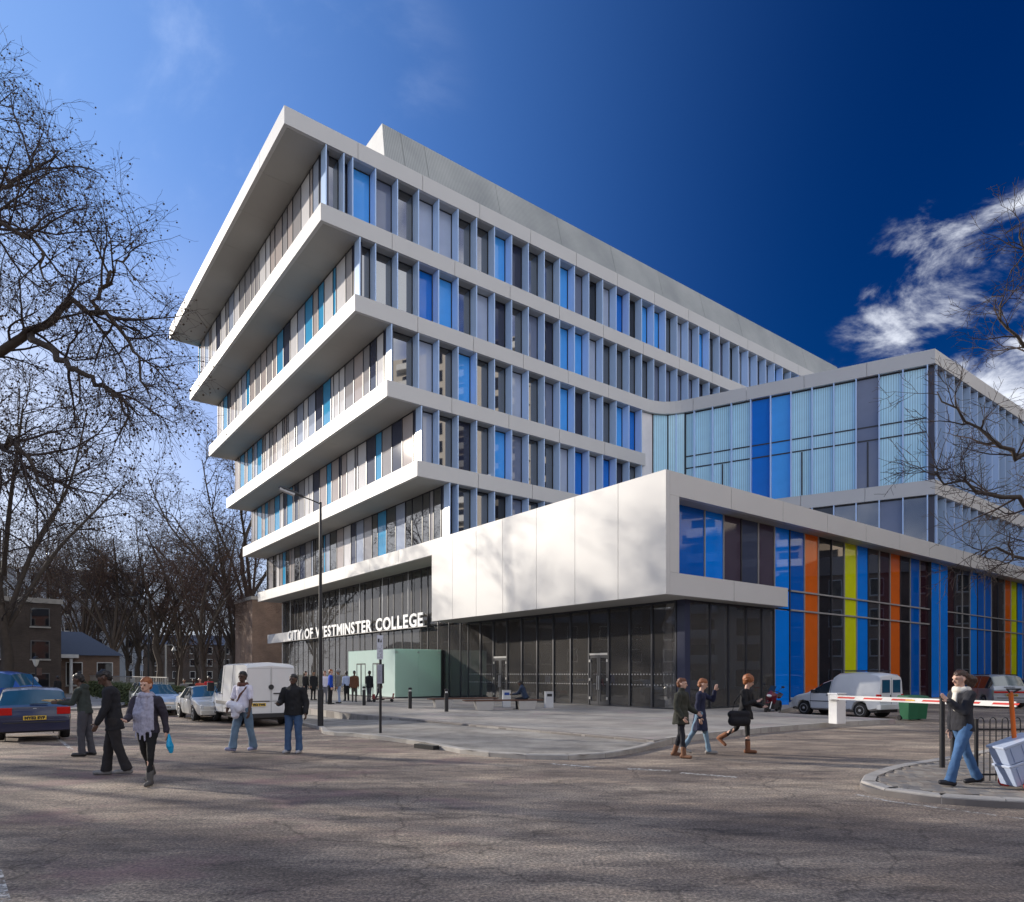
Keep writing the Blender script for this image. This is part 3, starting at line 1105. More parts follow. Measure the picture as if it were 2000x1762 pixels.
for i in range(5):
    zb, zc = zt[i + 1], zt[i] - BH
    h = zc - zb
    ustart = ub[i + 1] + 0.009 * D
    uend = UEND if i < 2 else (wi.x - t_fil - 0.1 if i < 3 else wi.x - 1.2)
    grid = [ustart] + [g0 + k * MOD for k in range(0, 70) if g0 + k * MOD > ustart + 0.55 and g0 + k * MOD < uend]
    if i == 0:
        grid = [ustart, 0.4347 * D] + [u for u in grid[1:] if u > 0.445 * D]
    fme = MB().box(-0.03, 0.03, 0, REC - 0.10, 0.01, h - 0.01).mesh('fin', M['fin'])
    mme = MB().box(-0.055, 0.055, -0.05, 0.10, 0.0, h).mesh('mullion', M['frame'])
    for j, u in enumerate(grid):
        place('fin', fme, college, (u - U0, VA + 0.03 - V0, zb))
        if j:
            place('mullion', mme, college, (u - U0, VA + REC - V0, zb))
        nu = grid[j + 1] if j + 1 < len(grid) else uend
        w = nu - u - 0.14
        if w > 0.2:
            key = ROW[i][j] if j < len(ROW[i]) else rnd.choice(KEYS_R)
            place('window_pane', pane_mesh(w, h - 0.14), college, ((u + nu) / 2 - U0, VA + REC + 0.02 - V0, zb + 0.06), None, PANE[key])
    fr = cbox(ustart, uend, VA + REC - 0.03, VA + REC + 0.07, zc - 0.075, zc - 0.002)
    cbox(ustart, uend, VA + REC - 0.03, VA + REC + 0.07, zb + 0.002, zb + 0.055, fr)
    part('window_frame', fr, M['frame'])
    # corner post between the two glazed sides
    part('corner_post', cbox(ustart + 0.02, ustart + 0.30, VA + REC * 0.55, VA + REC + 0.28, zb + 0.003, zc - 0.003), M['post_blue'])

# --- glazing of the left side (irregular widths)
KEYS_L = ['taupe'] * 6 + ['pale'] * 5 + ['mid'] * 4 + ['grey'] * 2 + ['navy'] * 2 + ['cyan'] * 2
for i in range(5):
    zb, zc = zt[i + 1], zt[i] - BH
    h = zc - zb
    ug = ub[i + 1] + 0.009 * D
    v, vend = VA + REC + 0.30, vf[i] - 0.25
    fr = cbox(ug, ug + 0.1, v, vend, zc - 0.08, zc - 0.002)
    cbox(ug, ug + 0.1, v, vend, zb + 0.002, zb + 0.045, fr)
    part('window_frame', fr, M['frame'])
    last = None
    mme = MB().box(-0.02, 0.11, -0.028, 0.028, 0.0, h).mesh('mullion', M['frame'])
    place('mullion', mme, college, (ug - U0, v - V0, zb))
    while v < vend - 0.05:
        w = rnd.choice([1.41, 1.41, 1.41, 0.94, 0.94, 0.47])
        w = min(w, vend - v)
        key = rnd.choice(KEYS_L)
        while key == last and rnd.random() < 0.7:
            key = rnd.choice(KEYS_L)
        if i == 4 and key in ('taupe', 'pale') and rnd.random() < 0.65:
            key = 'clear'
        last = key
        if w > 0.1:
            k = ('L', round(w, 3), round(h, 3))
            if k not in pane_cache:
                pane_cache[k] = MB().box(-0.02, 0.03, 0.03, w - 0.03, 0.05, h - 0.085).mesh('facade_panel', PANE['taupe'])
            place('facade_panel', pane_cache[k], college, (ug + 0.035 - U0, v - V0, zb), None, PANE[key])
        v += w
        place('mullion', mme, college, (ug - U0, v - V0, zb))
    # glazed far end
    part('end_glazing', cbox(ug + 0.12, ug + 10, vend - 0.02, vend + 0.06, zb + 0.03, zc - 0.03), PANE['pale'])
    # small tilted vents
vent = MB().obox((0, 0, 0), (0.94, 0, 0.34), (0, 1, 0), (-0.34, 0, 0.94), 0.22, 0.03, 0.06).mesh('vent_flap', M['white'])
for (i, u) in ((0, 0.4049 * D + 0.35), (0, 0.5277 * D + 0.95), (1, 1.0 * D), (3, 0.72 * D)):
    place('vent_flap', vent, college, (u - U0, VA + REC * 0.6 - V0, zt[i + 1] + 0.17))

# --- rooftop plant screen
zs0, zs1 = zt[0] + 0.02, Z(0.9376)
u_a, u_b = 0.522 * D, 2.06 * D
ps = MB()
cuts = [u_a, u_a + 1.5] + [u_a + 3.2 + 5.6 * k for k in range(9)] + [u_b]
for a, b in zip(cuts[:-1], cuts[1:]):
    g = 0.012
    vA0, vA1 = 1.033 * D, 1.06 * D
    la = 0.25 if a == u_a else 0
    mb = MB().add([(a + g - U0, vA0 - V0, zs0), (b - g - U0, vA0 - V0, zs0), (b - g - U0, vA1 - V0, zs1), (a + g + la - U0, vA1 - V0, zs1),
                   (a + g - U0, vA0 + 0.1 - V0, zs0), (b - g - U0, vA0 + 0.1 - V0, zs0), (b - g - U0, vA1 + 0.1 - V0, zs1), (a + g + la - U0, vA1 + 0.1 - V0, zs1)],
                  [(0, 1, 2, 3), (4, 7, 6, 5), (0, 4, 5, 1), (1, 5, 6, 2), (2, 6, 7, 3), (3, 7, 4, 0)])
    part('screen_panel', mb, M['screen'])
mb = MB().add([(u_a - U0, 1.033 * D - V0, zs0), (u_a + 0.26 - U0, 1.06 * D - V0, zs1), (u_a + 0.26 - U0, 1.6 * D - V0, zs1), (u_a - U0, 1.63 * D - V0, zs0),
               (u_a + 0.1 - U0, 1.04 * D - V0, zs0), (u_a + 0.36 - U0, 1.067 * D - V0, zs1), (u_a + 0.36 - U0, 1.6 * D - V0, zs1), (u_a + 0.1 - U0, 1.63 * D - V0, zs0)],
              [(0, 1, 2, 3), (7, 6, 5, 4), (0, 4, 5, 1), (1, 5, 6, 2), (2, 6, 7, 3), (3, 7, 4, 0)])
part('screen_end', mb, mat('pale_screen', (0.62, 0.61, 0.58), 0.6, var=0.1, scale=1.5))
mb = MB().add([(u_a + 0.3 - U0, 1.033 * D + 0.12 - V0, zs0), (u_b - 0.1 - U0, 1.033 * D + 0.12 - V0, zs0), (u_b - 0.1 - U0, 1.06 * D + 0.12 - V0, zs1 - 0.03), (u_a + 0.5 - U0, 1.06 * D + 0.12 - V0, zs1 - 0.03),
               (u_a + 0.3 - U0, 1.033 * D + 0.2 - V0, zs0), (u_b - 0.1 - U0, 1.033 * D + 0.2 - V0, zs0), (u_b - 0.1 - U0, 1.06 * D + 0.2 - V0, zs1 - 0.03), (u_a + 0.5 - U0, 1.06 * D + 0.2 - V0, zs1 - 0.03)],
              [(0, 1, 2, 3), (4, 7, 6, 5), (0, 4, 5, 1), (1, 5, 6, 2), (2, 6, 7, 3), (3, 7, 4, 0)])
part('screen_backing', mb, M['frame'])  # dark backing sheet added to keep bright sky out of the panel gaps
part('plant_room', cbox(u_a + 1.2, u_b - 0.4, 1.09 * D, 1.5 * D, zs0, zs1 - 0.7), M['interior'])

# --- wing glazing facing the street (rotated plane)
wr = math.atan2(-wd.y, -wd.x)              # local x runs from the long facade to the corner
nin = Vector((wd.y, -wd.x, 0))             # outwards is to the street
if nin.y > 0:
    nin = -nin
rec = 0.34
ring = [0.012 * D + k * 0.0392 * D for k in range(0, 13)]
keys = ['curtain', 'curtain', 'slate', 'curtain', 'curtain', 'curtain', 'blue', 'deep', 'curtain', 'curtain', 'curtain', 'curtain']
low = ['clear', 'slate', 'clear', 'clear', 'dark', 'clear', 'slate', 'clear', 'clear', 'dark', 'clear', 'clear']
def wpt(s, off, z):
    p = wc + wd * s - nin * off
    return (p.x - U0, p.y - V0, z)
for (zb, zc, splits, kk) in ((zt[4], zt[2] - BH, (0.0, 0.432, 0.553, 1.0), keys), (zt[5], zt[4] - BH, (0.0, 1.0), low)):
    h = zc - zb
    mme = MB().box(-0.04, 0.04, -0.02, rec - 0.03, 0, h).mesh('mullion', M['fin'])
    for k, s in enumerate(ring):
        place('mullion', mme, college, wpt(s, rec - 0.02, zb), (0, 0, wr + math.pi))
        s2 = ring[k + 1] if k + 1 < len(ring) else None
        if s2 is None:
            continue
        w = s2 - s - 0.1
        for a, b in zip(splits[:-1], splits[1:]):
            key = kk[k] if k < len(kk) else 'curtain'
            place('window_pane', pane_mesh(w, (b - a) * h - 0.09), college, wpt((s + s2) / 2, rec, zb + a * h + 0.045), (0, 0, wr), PANE[key])
        for a in splits[1:-1]:
            place('transom', MB().box(-w / 2 - 0.03, w / 2 + 0.03, -0.06, 0.05, -0.045, 0.045).mesh('transom', M['frame']), college, wpt((s + s2) / 2, rec, zb + a * h), (0, 0, wr))
        if k in (2, 5, 9) and len(splits) > 2:   # tall casement with a dark centre bar
            place('casement', MB().box(-0.05, 0.05, -0.08, 0.03, 0.1, splits[1] * h - 0.1).mesh('casement', M['frame']), college, wpt((s + s2) / 2, rec, zb), (0, 0, wr))
    for (za, zb2) in ((zc - 0.1, zc - 0.003), (zb + 0.003, zb + 0.06)):
        fr = MB()
        P = [wpt(0.05, rec - 0.04, za), wpt(ring[-1], rec - 0.04, za), wpt(ring[-1], rec + 0.06, za), wpt(0.05, rec + 0.06, za)]
        fr.add(P + [(x, y, zb2) for x, y, _ in P], [(0, 3, 2, 1), (4, 5, 6, 7), (0, 1, 5, 4), (1, 2, 6, 5), (2, 3, 7, 6), (3, 0, 4, 7)])
        part('window_frame', fr, M['frame'])
    # corner post and the panes of the curved junction
    cpm = MB()
    P = [wpt(0.03, rec + 0.0, zb + 0.004), wpt(0.40, rec + 0.0, zb + 0.004), wpt(0.40, rec + 0.3, zb + 0.004), wpt(0.03, rec + 0.3, zb + 0.004)]
    cpm.add(P + [(x, y, zc - 0.004) for x, y, _ in P], [(0, 3, 2, 1), (4, 5, 6, 7), (0, 1, 5, 4), (1, 2, 6, 5), (2, 3, 7, 6), (3, 0, 4, 7)])
    part('corner_post', cpm, M['post_blue'])
    if len(splits) > 2:
        cpts = [Vector((pa.x - 0.4, VA + rec, 0))] + [arc[k] + (Vector((0.12, 0.32, 0))) for k in (2, 5, 8)] + [wc + wd * ring[-1] - nin * rec]
        for q in range(len(cpts) - 1):
            a, b = cpts[q], cpts[q + 1]
            d = (b - a)
            if d.length < 0.15:
                continue
            place('window_pane', pane_mesh(d.length - 0.08, h - 0.1), college, ((a.x + b.x) / 2 - U0, (a.y + b.y) / 2 - V0, zb + 0.05), (0, 0, math.atan2(d.y, d.x)), PANE[['pale', 'curtain', 'curtain', 'curtain'][q]])
            place('mullion', MB().box(-0.05, 0.05, -0.08, 0.05, 0, h).mesh('mullion', M['frame']), college, (b.x - U0, b.y - V0, zb))
part('core_wall', MB().prism([(p[0] - U0, p[1] - V0) for p in [(pb_.x + 0.8, pb_.y + 0.6), (wc.x + 0.8, wc.y + 0.9), (2.3 * D, wc.y + 0.9), (2.3 * D, VA - 0.4), (pb_.x + 1.2, VA - 0.4)]], zt[5], zt[2] - BH), M['interior'])

# --- wing side along the car park: glass fins in front of reflecting panes
for (zb, zc) in ((zt[4], zt[2] - BH), (zt[5], zt[4] - BH)):
    h = zc - zb
    fme = MB().box(-0.03, 0.03, 0, 0.62, 0.01, h - 0.01).mesh('fin', M['fin'])
    u = wc.x + 0.42
    part('window_frame', cbox(u, 2.3 * D, wc.y + 0.62, wc.y + 0.72, zc - 0.09, zc - 0.003), M['frame'])
    for k in range(22):
        place('fin', fme, college, (u - U0, wc.y + 0.03 - V0, zb))
        place('window_pane', pane_mesh(MOD - 0.1, h - 0.12), college, (u + MOD / 2 - U0, wc.y + 0.66 - V0, zb + 0.06), None, PANE[rnd.choice(['clear', 'clear', 'grey', 'slate', 'clear'])])
        u += MOD

# --- white box over the entrance plaza
zb0, zb1 = Z(0.0917), zt[5]
VB, UB = V0, U0
v_end = 1.046 * D
# front of the box: panels two modules wide (joints left open)
cuts = [VB, 0.5947 * D, 0.6736 * D, 0.7548 * D, 0.8355 * D, 0.907 * D, 0.978 * D, v_end]
for a, b in zip(cuts[:-1], cuts[1:]):
    g = 0.013
    part('wall_panel', cbox(UB, UB + 0.25, a + (g if a > VB else 0), b - (g if b < v_end else 0), zb0, zb1), M['white_panel'])
ribbon([(UB, vf[5]), (UB, v_end + 0.01)], zb1 - BH, zb1, 0.25, 3 * MOD)
# the side over the car park: roof fascia, jamb and sill band
ribbon([(UB + 0.26, VB), (2.4 * D, VB)], zb1 - BH * 1.05, zb1, 0.25, 3 * MOD)
part('wall_panel', cbox(UB + 0.26, 0.6425 * D, VB, VB + 0.25, Z(0.1175) + 0.008, zb1 - BH * 1.05 - 0.008), M['white_panel'])
ribbon([(UB + 0.26, VB), (0.8746 * D, VB)], zb0, Z(0.1175), 0.25, 3.9)
part('roof_slab', cbox(UB + 0.26, 2.4 * D, VB + 0.27, VA - 0.02, zb1 - BH + 0.05, zb1 - 0.05), M['slab'])
part('roof_slab', cbox(UB + 0.27, 0.75 * D, VA + 0.02, vf[5] - 0.3, zb1 - BH + 0.05, zb1 - 0.05), M['slab'])
gu_, gv_ = 0.682 * D, 0.543 * D            # lower glazing planes
soffit(UB + 0.25, gu_ + 0.02, VB + 0.25, v_end, zb0 + 0.012, True, 6)
soffit(gu_ + 0.03, 0.8746 * D, VB + 0.25, gv_ + 0.03, zb0 + 0.012, False, 3)
soffit(UB + 0.25, gu_ + 0.02, v_end + 0.01, vf[5] - 0.25, zb1 - BH + 0.012, True, 9)
soffit(UB + 0.3, 2.3 * D, VB + 0.25, gv_ + 0.05, zb1 - BH * 1.05 + 0.012, False, 9)
part('box_floor', cbox(UB + 0.3, 0.9 * D, gv_ + 0.5, 1.045 * D, zb0 + 0.05, zb0 + 0.3), M['slab'])
part('box_return', cbox(UB + 0.26, gu_ - 0.03, v_end - 0.26, v_end - 0.002, zb0 + 0.03, zb1 - BH), M['white_panel'])

# --- coloured wall along the car park
gb = 0.643 * D
gmod = 0.0727 * 0.543 * D
t0 = 1.3284 * 0.543 * D
bounds = [0.6435 * D] + [t0 + k * gmod for k in range(0, 34)]
seq = ['royal', 'sapphire', 'purple', 'navy', 'purple', 'sapphire', 'royal', 'orange', 'dark', 'clear', 'lime', 'sapphire', 'clear', 'maroon', 'orange', 'dark', 'royal', 'maroon',
       'sapphire', 'sapphire', 'maroon', 'clear', 'clear', 'sapphire', 'royal', 'royal', 'dark', 'clear', 'orange', 'lime', 'sapphire', 'royal', 'clear', 'dark']
ztop = zb1 - BH * 1.05 - 0.01
zl2, zl1 = Z(0.1194), Z(0.0915)
zg = PZ + 0.01
for k in range(len(bounds) - 1):
    a, b = bounds[k], bounds[k + 1]
    key = seq[k]
    full = a > 0.86 * D
    if key == 'sapphire' and k in (18, 19):
        rows = [(zg, ztop)]
        off = -0.12
    elif full or k >= 6:
        rows = [(zg, zl1 - 0.045), (zl1 + 0.045, zl2 - 0.045), (zl2 + 0.045, ztop)]
        off = 0
    else:
        rows = [(Z(0.1175) - 0.25, ztop)]
        if k == 5:
            rows.append((zg, zl1 - 0.05))
        off = 0
    for (r0, r1) in rows:
        o = part('coloured_panel', cbox(a + 0.035, b - 0.035, gv_ + off, gv_ + off + 0.05, r0, r1), PANE[key])
    lo = zg if (k >= 5) else Z(0.1175)
    part('mullion', cbox(a - 0.033, a + 0.033, gv_ - 0.05 + min(off, 0), gv_ + 0.09, lo, ztop), M['mullion'] if k % 3 else M['frame'])
tr = MB()
for zz in (zl1, zl2):
    cbox(bounds[6] + 0.04, bounds[18] - 0.04, gv_ - 0.09, gv_ + 0.06, zz - 0.04, zz + 0.04, tr)
    cbox(bounds[20] + 0.04, bounds[-1], gv_ - 0.07, gv_ + 0.06, zz - 0.035, zz + 0.035, tr)
part('transom', tr, M['mullion'])
part('core_wall', cbox(0.66 * D, 2.3 * D, gv_ + 0.25, VA - 0.5, Z(0.1175) + 0.1, ztop), M['frame'])
part('core_wall', cbox(0.90 * D, 2.3 * D, gv_ + 0.25, VA - 0.5, zg, Z(0.1175)), M['frame'])

# --- clear ground floor glazing under the box and the tall hall on the left
gv = [0.5555 * D + k * MOD for k in range(0, 13)]
HALL0, HALL1 = gv[-1], 2.0126 * D
zsof = zb0 - 0.005
for a, b in zip(gv[:-1], gv[1:]):
    k = gv.index(a)
    if k in (3, 9):          # pairs of doors with a fanlight
        zd = zg + 2.55
        part('glass_pane', cbox(gu_, gu_ + 0.03, a + 0.05, b - 0.05, zd + 0.12, zsof - 0.12), M['clear'])
        part('transom', cbox(gu_ - 0.05, gu_ + 0.08, a + 0.04, b - 0.04, zd, zd + 0.10), M['steel'])
        for (c, d_) in ((a + 0.06, (a + b) / 2 - 0.01), ((a + b) / 2 + 0.01, b - 0.06)):
            dm = MB()
            cbox(gu_ - 0.03, gu_ + 0.03, c, c + 0.12, zg + 0.02, zd - 0.02, dm)
            cbox(gu_ - 0.03, gu_ + 0.03, d_ - 0.12, d_, zg + 0.02, zd - 0.02, dm)
            cbox(gu_ - 0.03, gu_ + 0.03, c + 0.121, d_ - 0.121, zg + 0.02, zg + 0.2, dm)
            cbox(gu_ - 0.03, gu_ + 0.03, c + 0.121, d_ - 0.121, zd - 0.14, zd - 0.02, dm)
            door = part('door', dm, M['frame'])
            cbox(gu_ - 0.01, gu_ + 0.01, c + 0.122, d_ - 0.122, zg + 0.202, zd - 0.142).build('door_glass', M['clear'], door)
            hm = MB().tube([(gu_ - 0.09 - U0, d_ - 0.06 - V0 if c < (a + b) / 2 - 0.1 else c + 0.06 - V0, zg + q) for q in (0.8, 1.5)], 0.016, 8)
            hm.build('door_handle', M['steel'], door)
            for hz in (0.3, 1.25, 2.2):
                y = c + 0.02 if c < (a + b) / 2 - 0.1 else d_ - 0.02
                cbox(gu_ - 0.07, gu_ - 0.032, y - 0.05, y + 0.05, zg + hz, zg + hz + 0.13).build('hinge', M['steel'], door)
    else:
        part('glass_pane', cbox(gu_, gu_ + 0.03, a + 0.05, b - 0.05, zg + 0.06, zsof - 0.12), M['clear'])
    part('mullion', cbox(gu_ - 0.06, gu_ + 0.06, a - 0.048, a + 0.048, zg, zsof), M['frame'])
    part('mullion', cbox(gu_ + 0.062, gu_ + 0.35, a - 0.04, a + 0.04, zg, zsof - 0.02), M['mullion'])
fr = cbox(gu_ - 0.05, gu_ + 0.05, gv[0], HALL0, zsof - 0.115, zsof - 0.002)
cbox(gu_ - 0.05, gu_ + 0.05, gv[0], gv[3] - 0.06, zg - 0.005, zg + 0.055, fr)
cbox(gu_ - 0.05, gu_ + 0.05, gv[4] + 0.06, gv[9] - 0.06, zg - 0.005, zg + 0.055, fr)
cbox(gu_ - 0.05, gu_ + 0.05, gv[10] + 0.06, HALL1, zg - 0.005, zg + 0.055, fr)
part('window_frame', fr, M['frame'])
part('corner_post', cbox(gu_ - 0.07, gu_ + 0.30, gv_ - 0.08, gv[0] - 0.10, zg, zsof), M['post_blue'])
# right return of the same glazing
gr = [gu_ + 0.30, 0.7325 * D, 0.7715 * D, 0.811 * D, 0.848 * D, bounds[5] - 0.05]
for a, b in zip(gr[:-1], gr[1:]):
    part('glass_pane', cbox(a + 0.05, b - 0.05, gv_, gv_ + 0.03, zg + 0.06, zsof - 0.1), M['clear'])
    part('mullion', cbox(b - 0.045, b + 0.045, gv_ - 0.05, gv_ + 0.06, zg, zsof), M['frame'])
    part('mullion', cbox(b - 0.04, b + 0.04, gv_ + 0.062, gv_ + 0.3, zg, zsof - 0.02), M['mullion'])
fr = cbox(gr[0], gr[-1], gv_ - 0.04, gv_ + 0.05, zsof - 0.1, zsof - 0.003)
cbox(gr[0], gr[-1], gv_ - 0.04, gv_ + 0.05, zg - 0.005, zg + 0.05, fr)
part('window_frame', fr, M['frame'])
# frosted dots on the glass
for zz in (1.05, 1.55):
    dm = MB()
    for a, b in zip(gv[:-1], gv[1:]):
        n_ = 7
        for q in range(n_):
            y = a + 0.14 + (b - a - 0.28) * q / (n_ - 1)
            cbox(gu_ - 0.006, gu_ - 0.003, y - 0.028, y + 0.028, zg + zz, zg + zz + 0.055, dm)
    o = part('frosted_dot', dm, mat('frost', (0.4, 0.4, 0.4), 0.6))
    o['kind'] = 'stuff'

# tall hall: upper and lower panes with a rail between
zh = zb1 - BH - 0.005
rail = Z(0.0915)
y = HALL0
k = 0
while y < HALL1 - 0.3:
    w = MOD if k % 4 else MOD * 0.66
    w = min(w, HALL1 - y)
    part('glass_pane', cbox(gu_, gu_ + 0.03, y + 0.04, y + w - 0.04, zg + 0.06, rail - 0.06), M['clear'])
    part('glass_pane', cbox(gu_, gu_ + 0.03, y + 0.04, y + w - 0.04, rail + 0.06, zh - 0.1), M['clear'])
    part('mullion', cbox(gu_ - 0.04, gu_ + 0.06, y - 0.035, y + 0.035, zg + 0.056, zh), M['frame'])
    part('mullion', cbox(gu_ + 0.062, gu_ + 0.4, y - 0.035, y + 0.035, zg, zh - 0.02), M['mullion'])
    y += w
    k += 1
fr = cbox(gu_ - 0.05, gu_ + 0.05, HALL0 + 0.04, HALL1, zh - 0.09, zh - 0.003)
part('window_frame', fr, M['frame'])
part('hall_end', cbox(gu_, gu_ + 9, HALL1, HALL1 + 0.15, zg, zh), M['white_panel'])
# interior: floor, back wall, ceiling, a stair wall with coloured strips
part('interior_floor', cbox(gu_ + 0.07, 0.97 * D, gv_ + 0.1, HALL1 - 0.05, PZ + 0.002, PZ + 0.02), M['interior_floor'])
part('interior_wall', cbox(0.92 * D, 0.94 * D, gv_ + 0.3, HALL1 - 0.1, zg + 0.02, zh - 0.2), M['interior'])
part('interior_ceiling', cbox(gu_ + 0.1, 0.92 * D, gv_ + 0.1, v_end + 0.4, zb0 - 0.12, zb0 - 0.01), M['slab'])
part('interior_ceiling', cbox(gu_ + 0.1, 0.92 * D, v_end + 0.45, HALL1 - 0.1, zh - 0.3, zh - 0.12), M['slab'])
pale_wall = mat('pale_inner_wall', (0.72, 0.70, 0.68), 0.8)  # partial walls added to catch the sun as lit patches behind the glass
for (du, v0_, v1_, h_) in ((2.6, gv[1] + 0.2, gv[2], 3.2), (3.6, gv[4] - 0.3, gv[5] - 0.2, 2.6), (2.2, gv[8], gv[9] - 0.4, 3.4), (4.4, gv[10], gv[12], 3.6), (3.4, v_end + 6, v_end + 9, 3.0), (4.4, v_end + 13, v_end + 18, 3.0), (3.0, v_end + 23, v_end + 26, 3.0)):
    part('sun_catch_wall', cbox(gu_ + du, gu_ + du + 0.12, v0_, v1_, zg + 0.02, zg + h_), pale_wall)
for (du, k0, w, c) in ((2.2, 5, 0.8, 'navy'), (3.4, 6, 0.5, 'orange'), (2.6, 7, 0.35, 'cyan'), (4.2, 8, 1.2, 'navy'), (5.0, 10, 1.0, 'purple')):
    part('interior_partition', cbox(gu_ + du, gu_ + du + 0.08, gv[k0], gv[k0] + w, zg + 0.02, zg + 3.1), PANE[c])
part('reception_desk', cbox(gu_ + 2.4, gu_ + 3.0, gv[2] + 0.5, gv[2] + 3.2, zg + 0.02, zg + 1.1), M['white'])
for k in (1, 4, 7, 10):
    part('interior_column', MB().lathe([(0.25, zg + 0.02), (0.25, zb0 - 0.13)], 16, 'z', (gu_ + 1.6 - U0, gv[k] + 0.5 - V0, 0)), M['concrete'], smooth=True)
for k in range(6):
    v = v_end + 3 + k * 4.6
    part('interior_column', MB().lathe([(0.28, zg + 0.02), (0.28, zh - 0.32)], 16, 'z', (gu_ + 1.9 - U0, v - V0, 0)), M['concrete'], smooth=True)
part('gallery', cbox(gu_ + 3.2, 0.92 * D - 0.02, v_end + 0.5, HALL1 - 0.2, rail - 0.3, rail + 0.9), mat('gallery_front', (0.3, 0.3, 0.29), 0.8))

# sign: rail, white end of the canopy, suspension rods, letters
u7 = 0.672 * D
sgn = part('sign', cbox(u7 - 0.12, u7 - 0.03, 1.161 * D - 0.4, 1.94 * D, rail - 0.03, rail + 0.02), M['mullion'])
sgn['label'] = 'row of white capital letters standing on a thin rail'
part('canopy_panel', cbox(u7, gu_ - 0.06, 1.816 * D, 2.118 * D, rail - 0.02, rail + BH * 0.98), M['white_panel'])
for k in range(8):
    v = 1.12 * D + k * 0.115 * D
    part('suspension_rod', MB().tube([(u7 + 0.1 - U0, v - V0, rail + (0.02 if v < 1.80 * D else BH)), (u7 + 0.1 - U0, v - V0, zb1 - BH + 0.01)], 0.02, 6), M['steel'])

def glyph(ch, depth, off=0.0, size=1.0):
    cu = bpy.data.curves.new('letter', 'FONT')
    cu.body = ch
    cu.size = size
    cu.extrude = depth
    cu.offset = off
    cu.resolution_u = 3
    o = bpy.data.objects.new('letter_tmp', cu)
    me = bpy.data.meshes.new_from_object(o)
    bpy.data.objects.remove(o)
    bpy.data.curves.remove(cu)
    return me
TEXT = "CITY OF WESTMINSTER COLLEGE"
glyphs, pen, xs_ = {}, 0.0, []
for ch in TEXT:
    if ch == ' ':
        pen += 0.34
        continue
    if ch not in glyphs:
        me = glyph(ch, 0.035, 0.026)
        co = np.array([v.co for v in me.vertices])
        glyphs[ch] = (me, co[:, 0].min(), co[:, 0].max(), co[:, 1].min(), co[:, 1].max())
    me, x0, x1, y0, y1 = glyphs[ch]
    xs_.append((ch, pen - x0))
    pen += (x1 - x0) + 0.10
span = (1.9306 - 1.161) * D
sx = span / pen
hgt = 0.0272 * D
letter_white = mat('letter_white', (0.9, 0.9, 0.88), 0.45, var=0.02)
done = {}
for ch, x in xs_:
    me, x0, x1, y0, y1 = glyphs[ch]
    if ch not in done:
        sy = hgt / (glyphs['I'][4] - glyphs['I'][3])
        m2 = me.copy()
        for v in m2.vertices:           # x along the sign, y up, z out to the street
            X, Y, Zc = v.co
            v.co = (-Zc, -X * sx, (Y - glyphs['I'][3]) * sy)
        m2.materials.clear()
        m2.materials.append(letter_white)
        m2.name = 'letter'
        done[ch] = m2
    place('letter', done[ch], sgn, (u7 - 0.07 - U0, 1.9306 * D - x * sx - V0, rail + 0.022))

# lobby: frosted green glass box
pu0, pu1, pv0, pv1 = 0.5807 * D, 0.6775 * D, 1.112 * D, 1.3146 * D
pz1 = Z(0.0445)
lobby = thing('glass_lobby', 'pale green frosted glass entrance box in front of the dark glazed hall', 'entrance porch', (*W((pu0 + pu1) / 2, (pv0 + pv1) / 2), PZ), TH)
lu, lv = (pu0 + pu1) / 2, (pv0 + pv1) / 2
def lbox(u0, u1, v0, v1, z0, z1, mb=None):
    return (mb or MB()).box(u0 - lu, u1 - lu, v0 - lv, v1 - lv, z0 - PZ, z1 - PZ)
n_ = 2
for k in range(n_):
    a, b = pu0 + 0.03 + (pu1 - pu0 - 0.03) * k / n_, pu0 + 0.03 + (pu1 - pu0 - 0.03) * (k + 1) / n_
    lbox(a + 0.006, b - 0.006, pv0, pv0 + 0.03, PZ + 0.08, pz1 - 0.03).build('glass_sheet', M['pod'], lobby)
segs = [(pv0, pv0 + 1.9, 0), (pv0 + 1.9, pv0 + 3.3, 1), (pv0 + 3.3, pv0 + 4.4, 0), (pv0 + 4.4, pv0 + 5.9, 1), (pv0 + 5.9, pv1, 0)]
for a, b, dr in segs:
    if dr:
        lbox(pu0, pu0 + 0.03, a + 0.005, b - 0.005, PZ + 2.35, pz1 - 0.03).build('glass_sheet', M['pod_lit'], lobby)
        for (c, d_) in ((a + 0.03, (a + b) / 2 - 0.01), ((a + b) / 2 + 0.01, b - 0.03)):
            dm = lbox(pu0 - 0.01, pu0 + 0.04, c, c + 0.06, PZ + 0.03, PZ + 2.33)
            lbox(pu0 - 0.01, pu0 + 0.04, d_ - 0.06, d_, PZ + 0.03, PZ + 2.33, dm)
            lbox(pu0 - 0.01, pu0 + 0.04, c + 0.061, d_ - 0.061, PZ + 2.25, PZ + 2.33, dm)
            dd = dm.build('door', M['frame'], lobby)
            lbox(pu0 + 0.008, pu0 + 0.022, c + 0.062, d_ - 0.062, PZ + 0.05, PZ + 2.248).build('door_glass', M['pod_lit'], dd)
    else:
        lbox(pu0, pu0 + 0.03, a + 0.005, b - 0.005, PZ + 0.08, pz1 - 0.03).build('glass_sheet', M['pod_lit'], lobby)
lbox(pu0, pu1, pv1 - 0.03, pv1, PZ + 0.08, pz1 - 0.03).build('glass_sheet', M['pod'], lobby)
lbox(pu0 - 0.01, pu1, pv0 - 0.01, pv1, pz1 - 0.028, pz1).build('roof', M['pod'], lobby)
lbox(pu0 - 0.005, pu1, pv0 - 0.005, pv1, PZ, PZ + 0.078).build('plinth', M['frame'], lobby)
lbox(pu1 + 0.005, pu1 + 0.14, pv0 - 0.12, pv0 + 0.2, PZ + 0.003, pz1 - 0.02).build('end_post', M['black'], lobby)
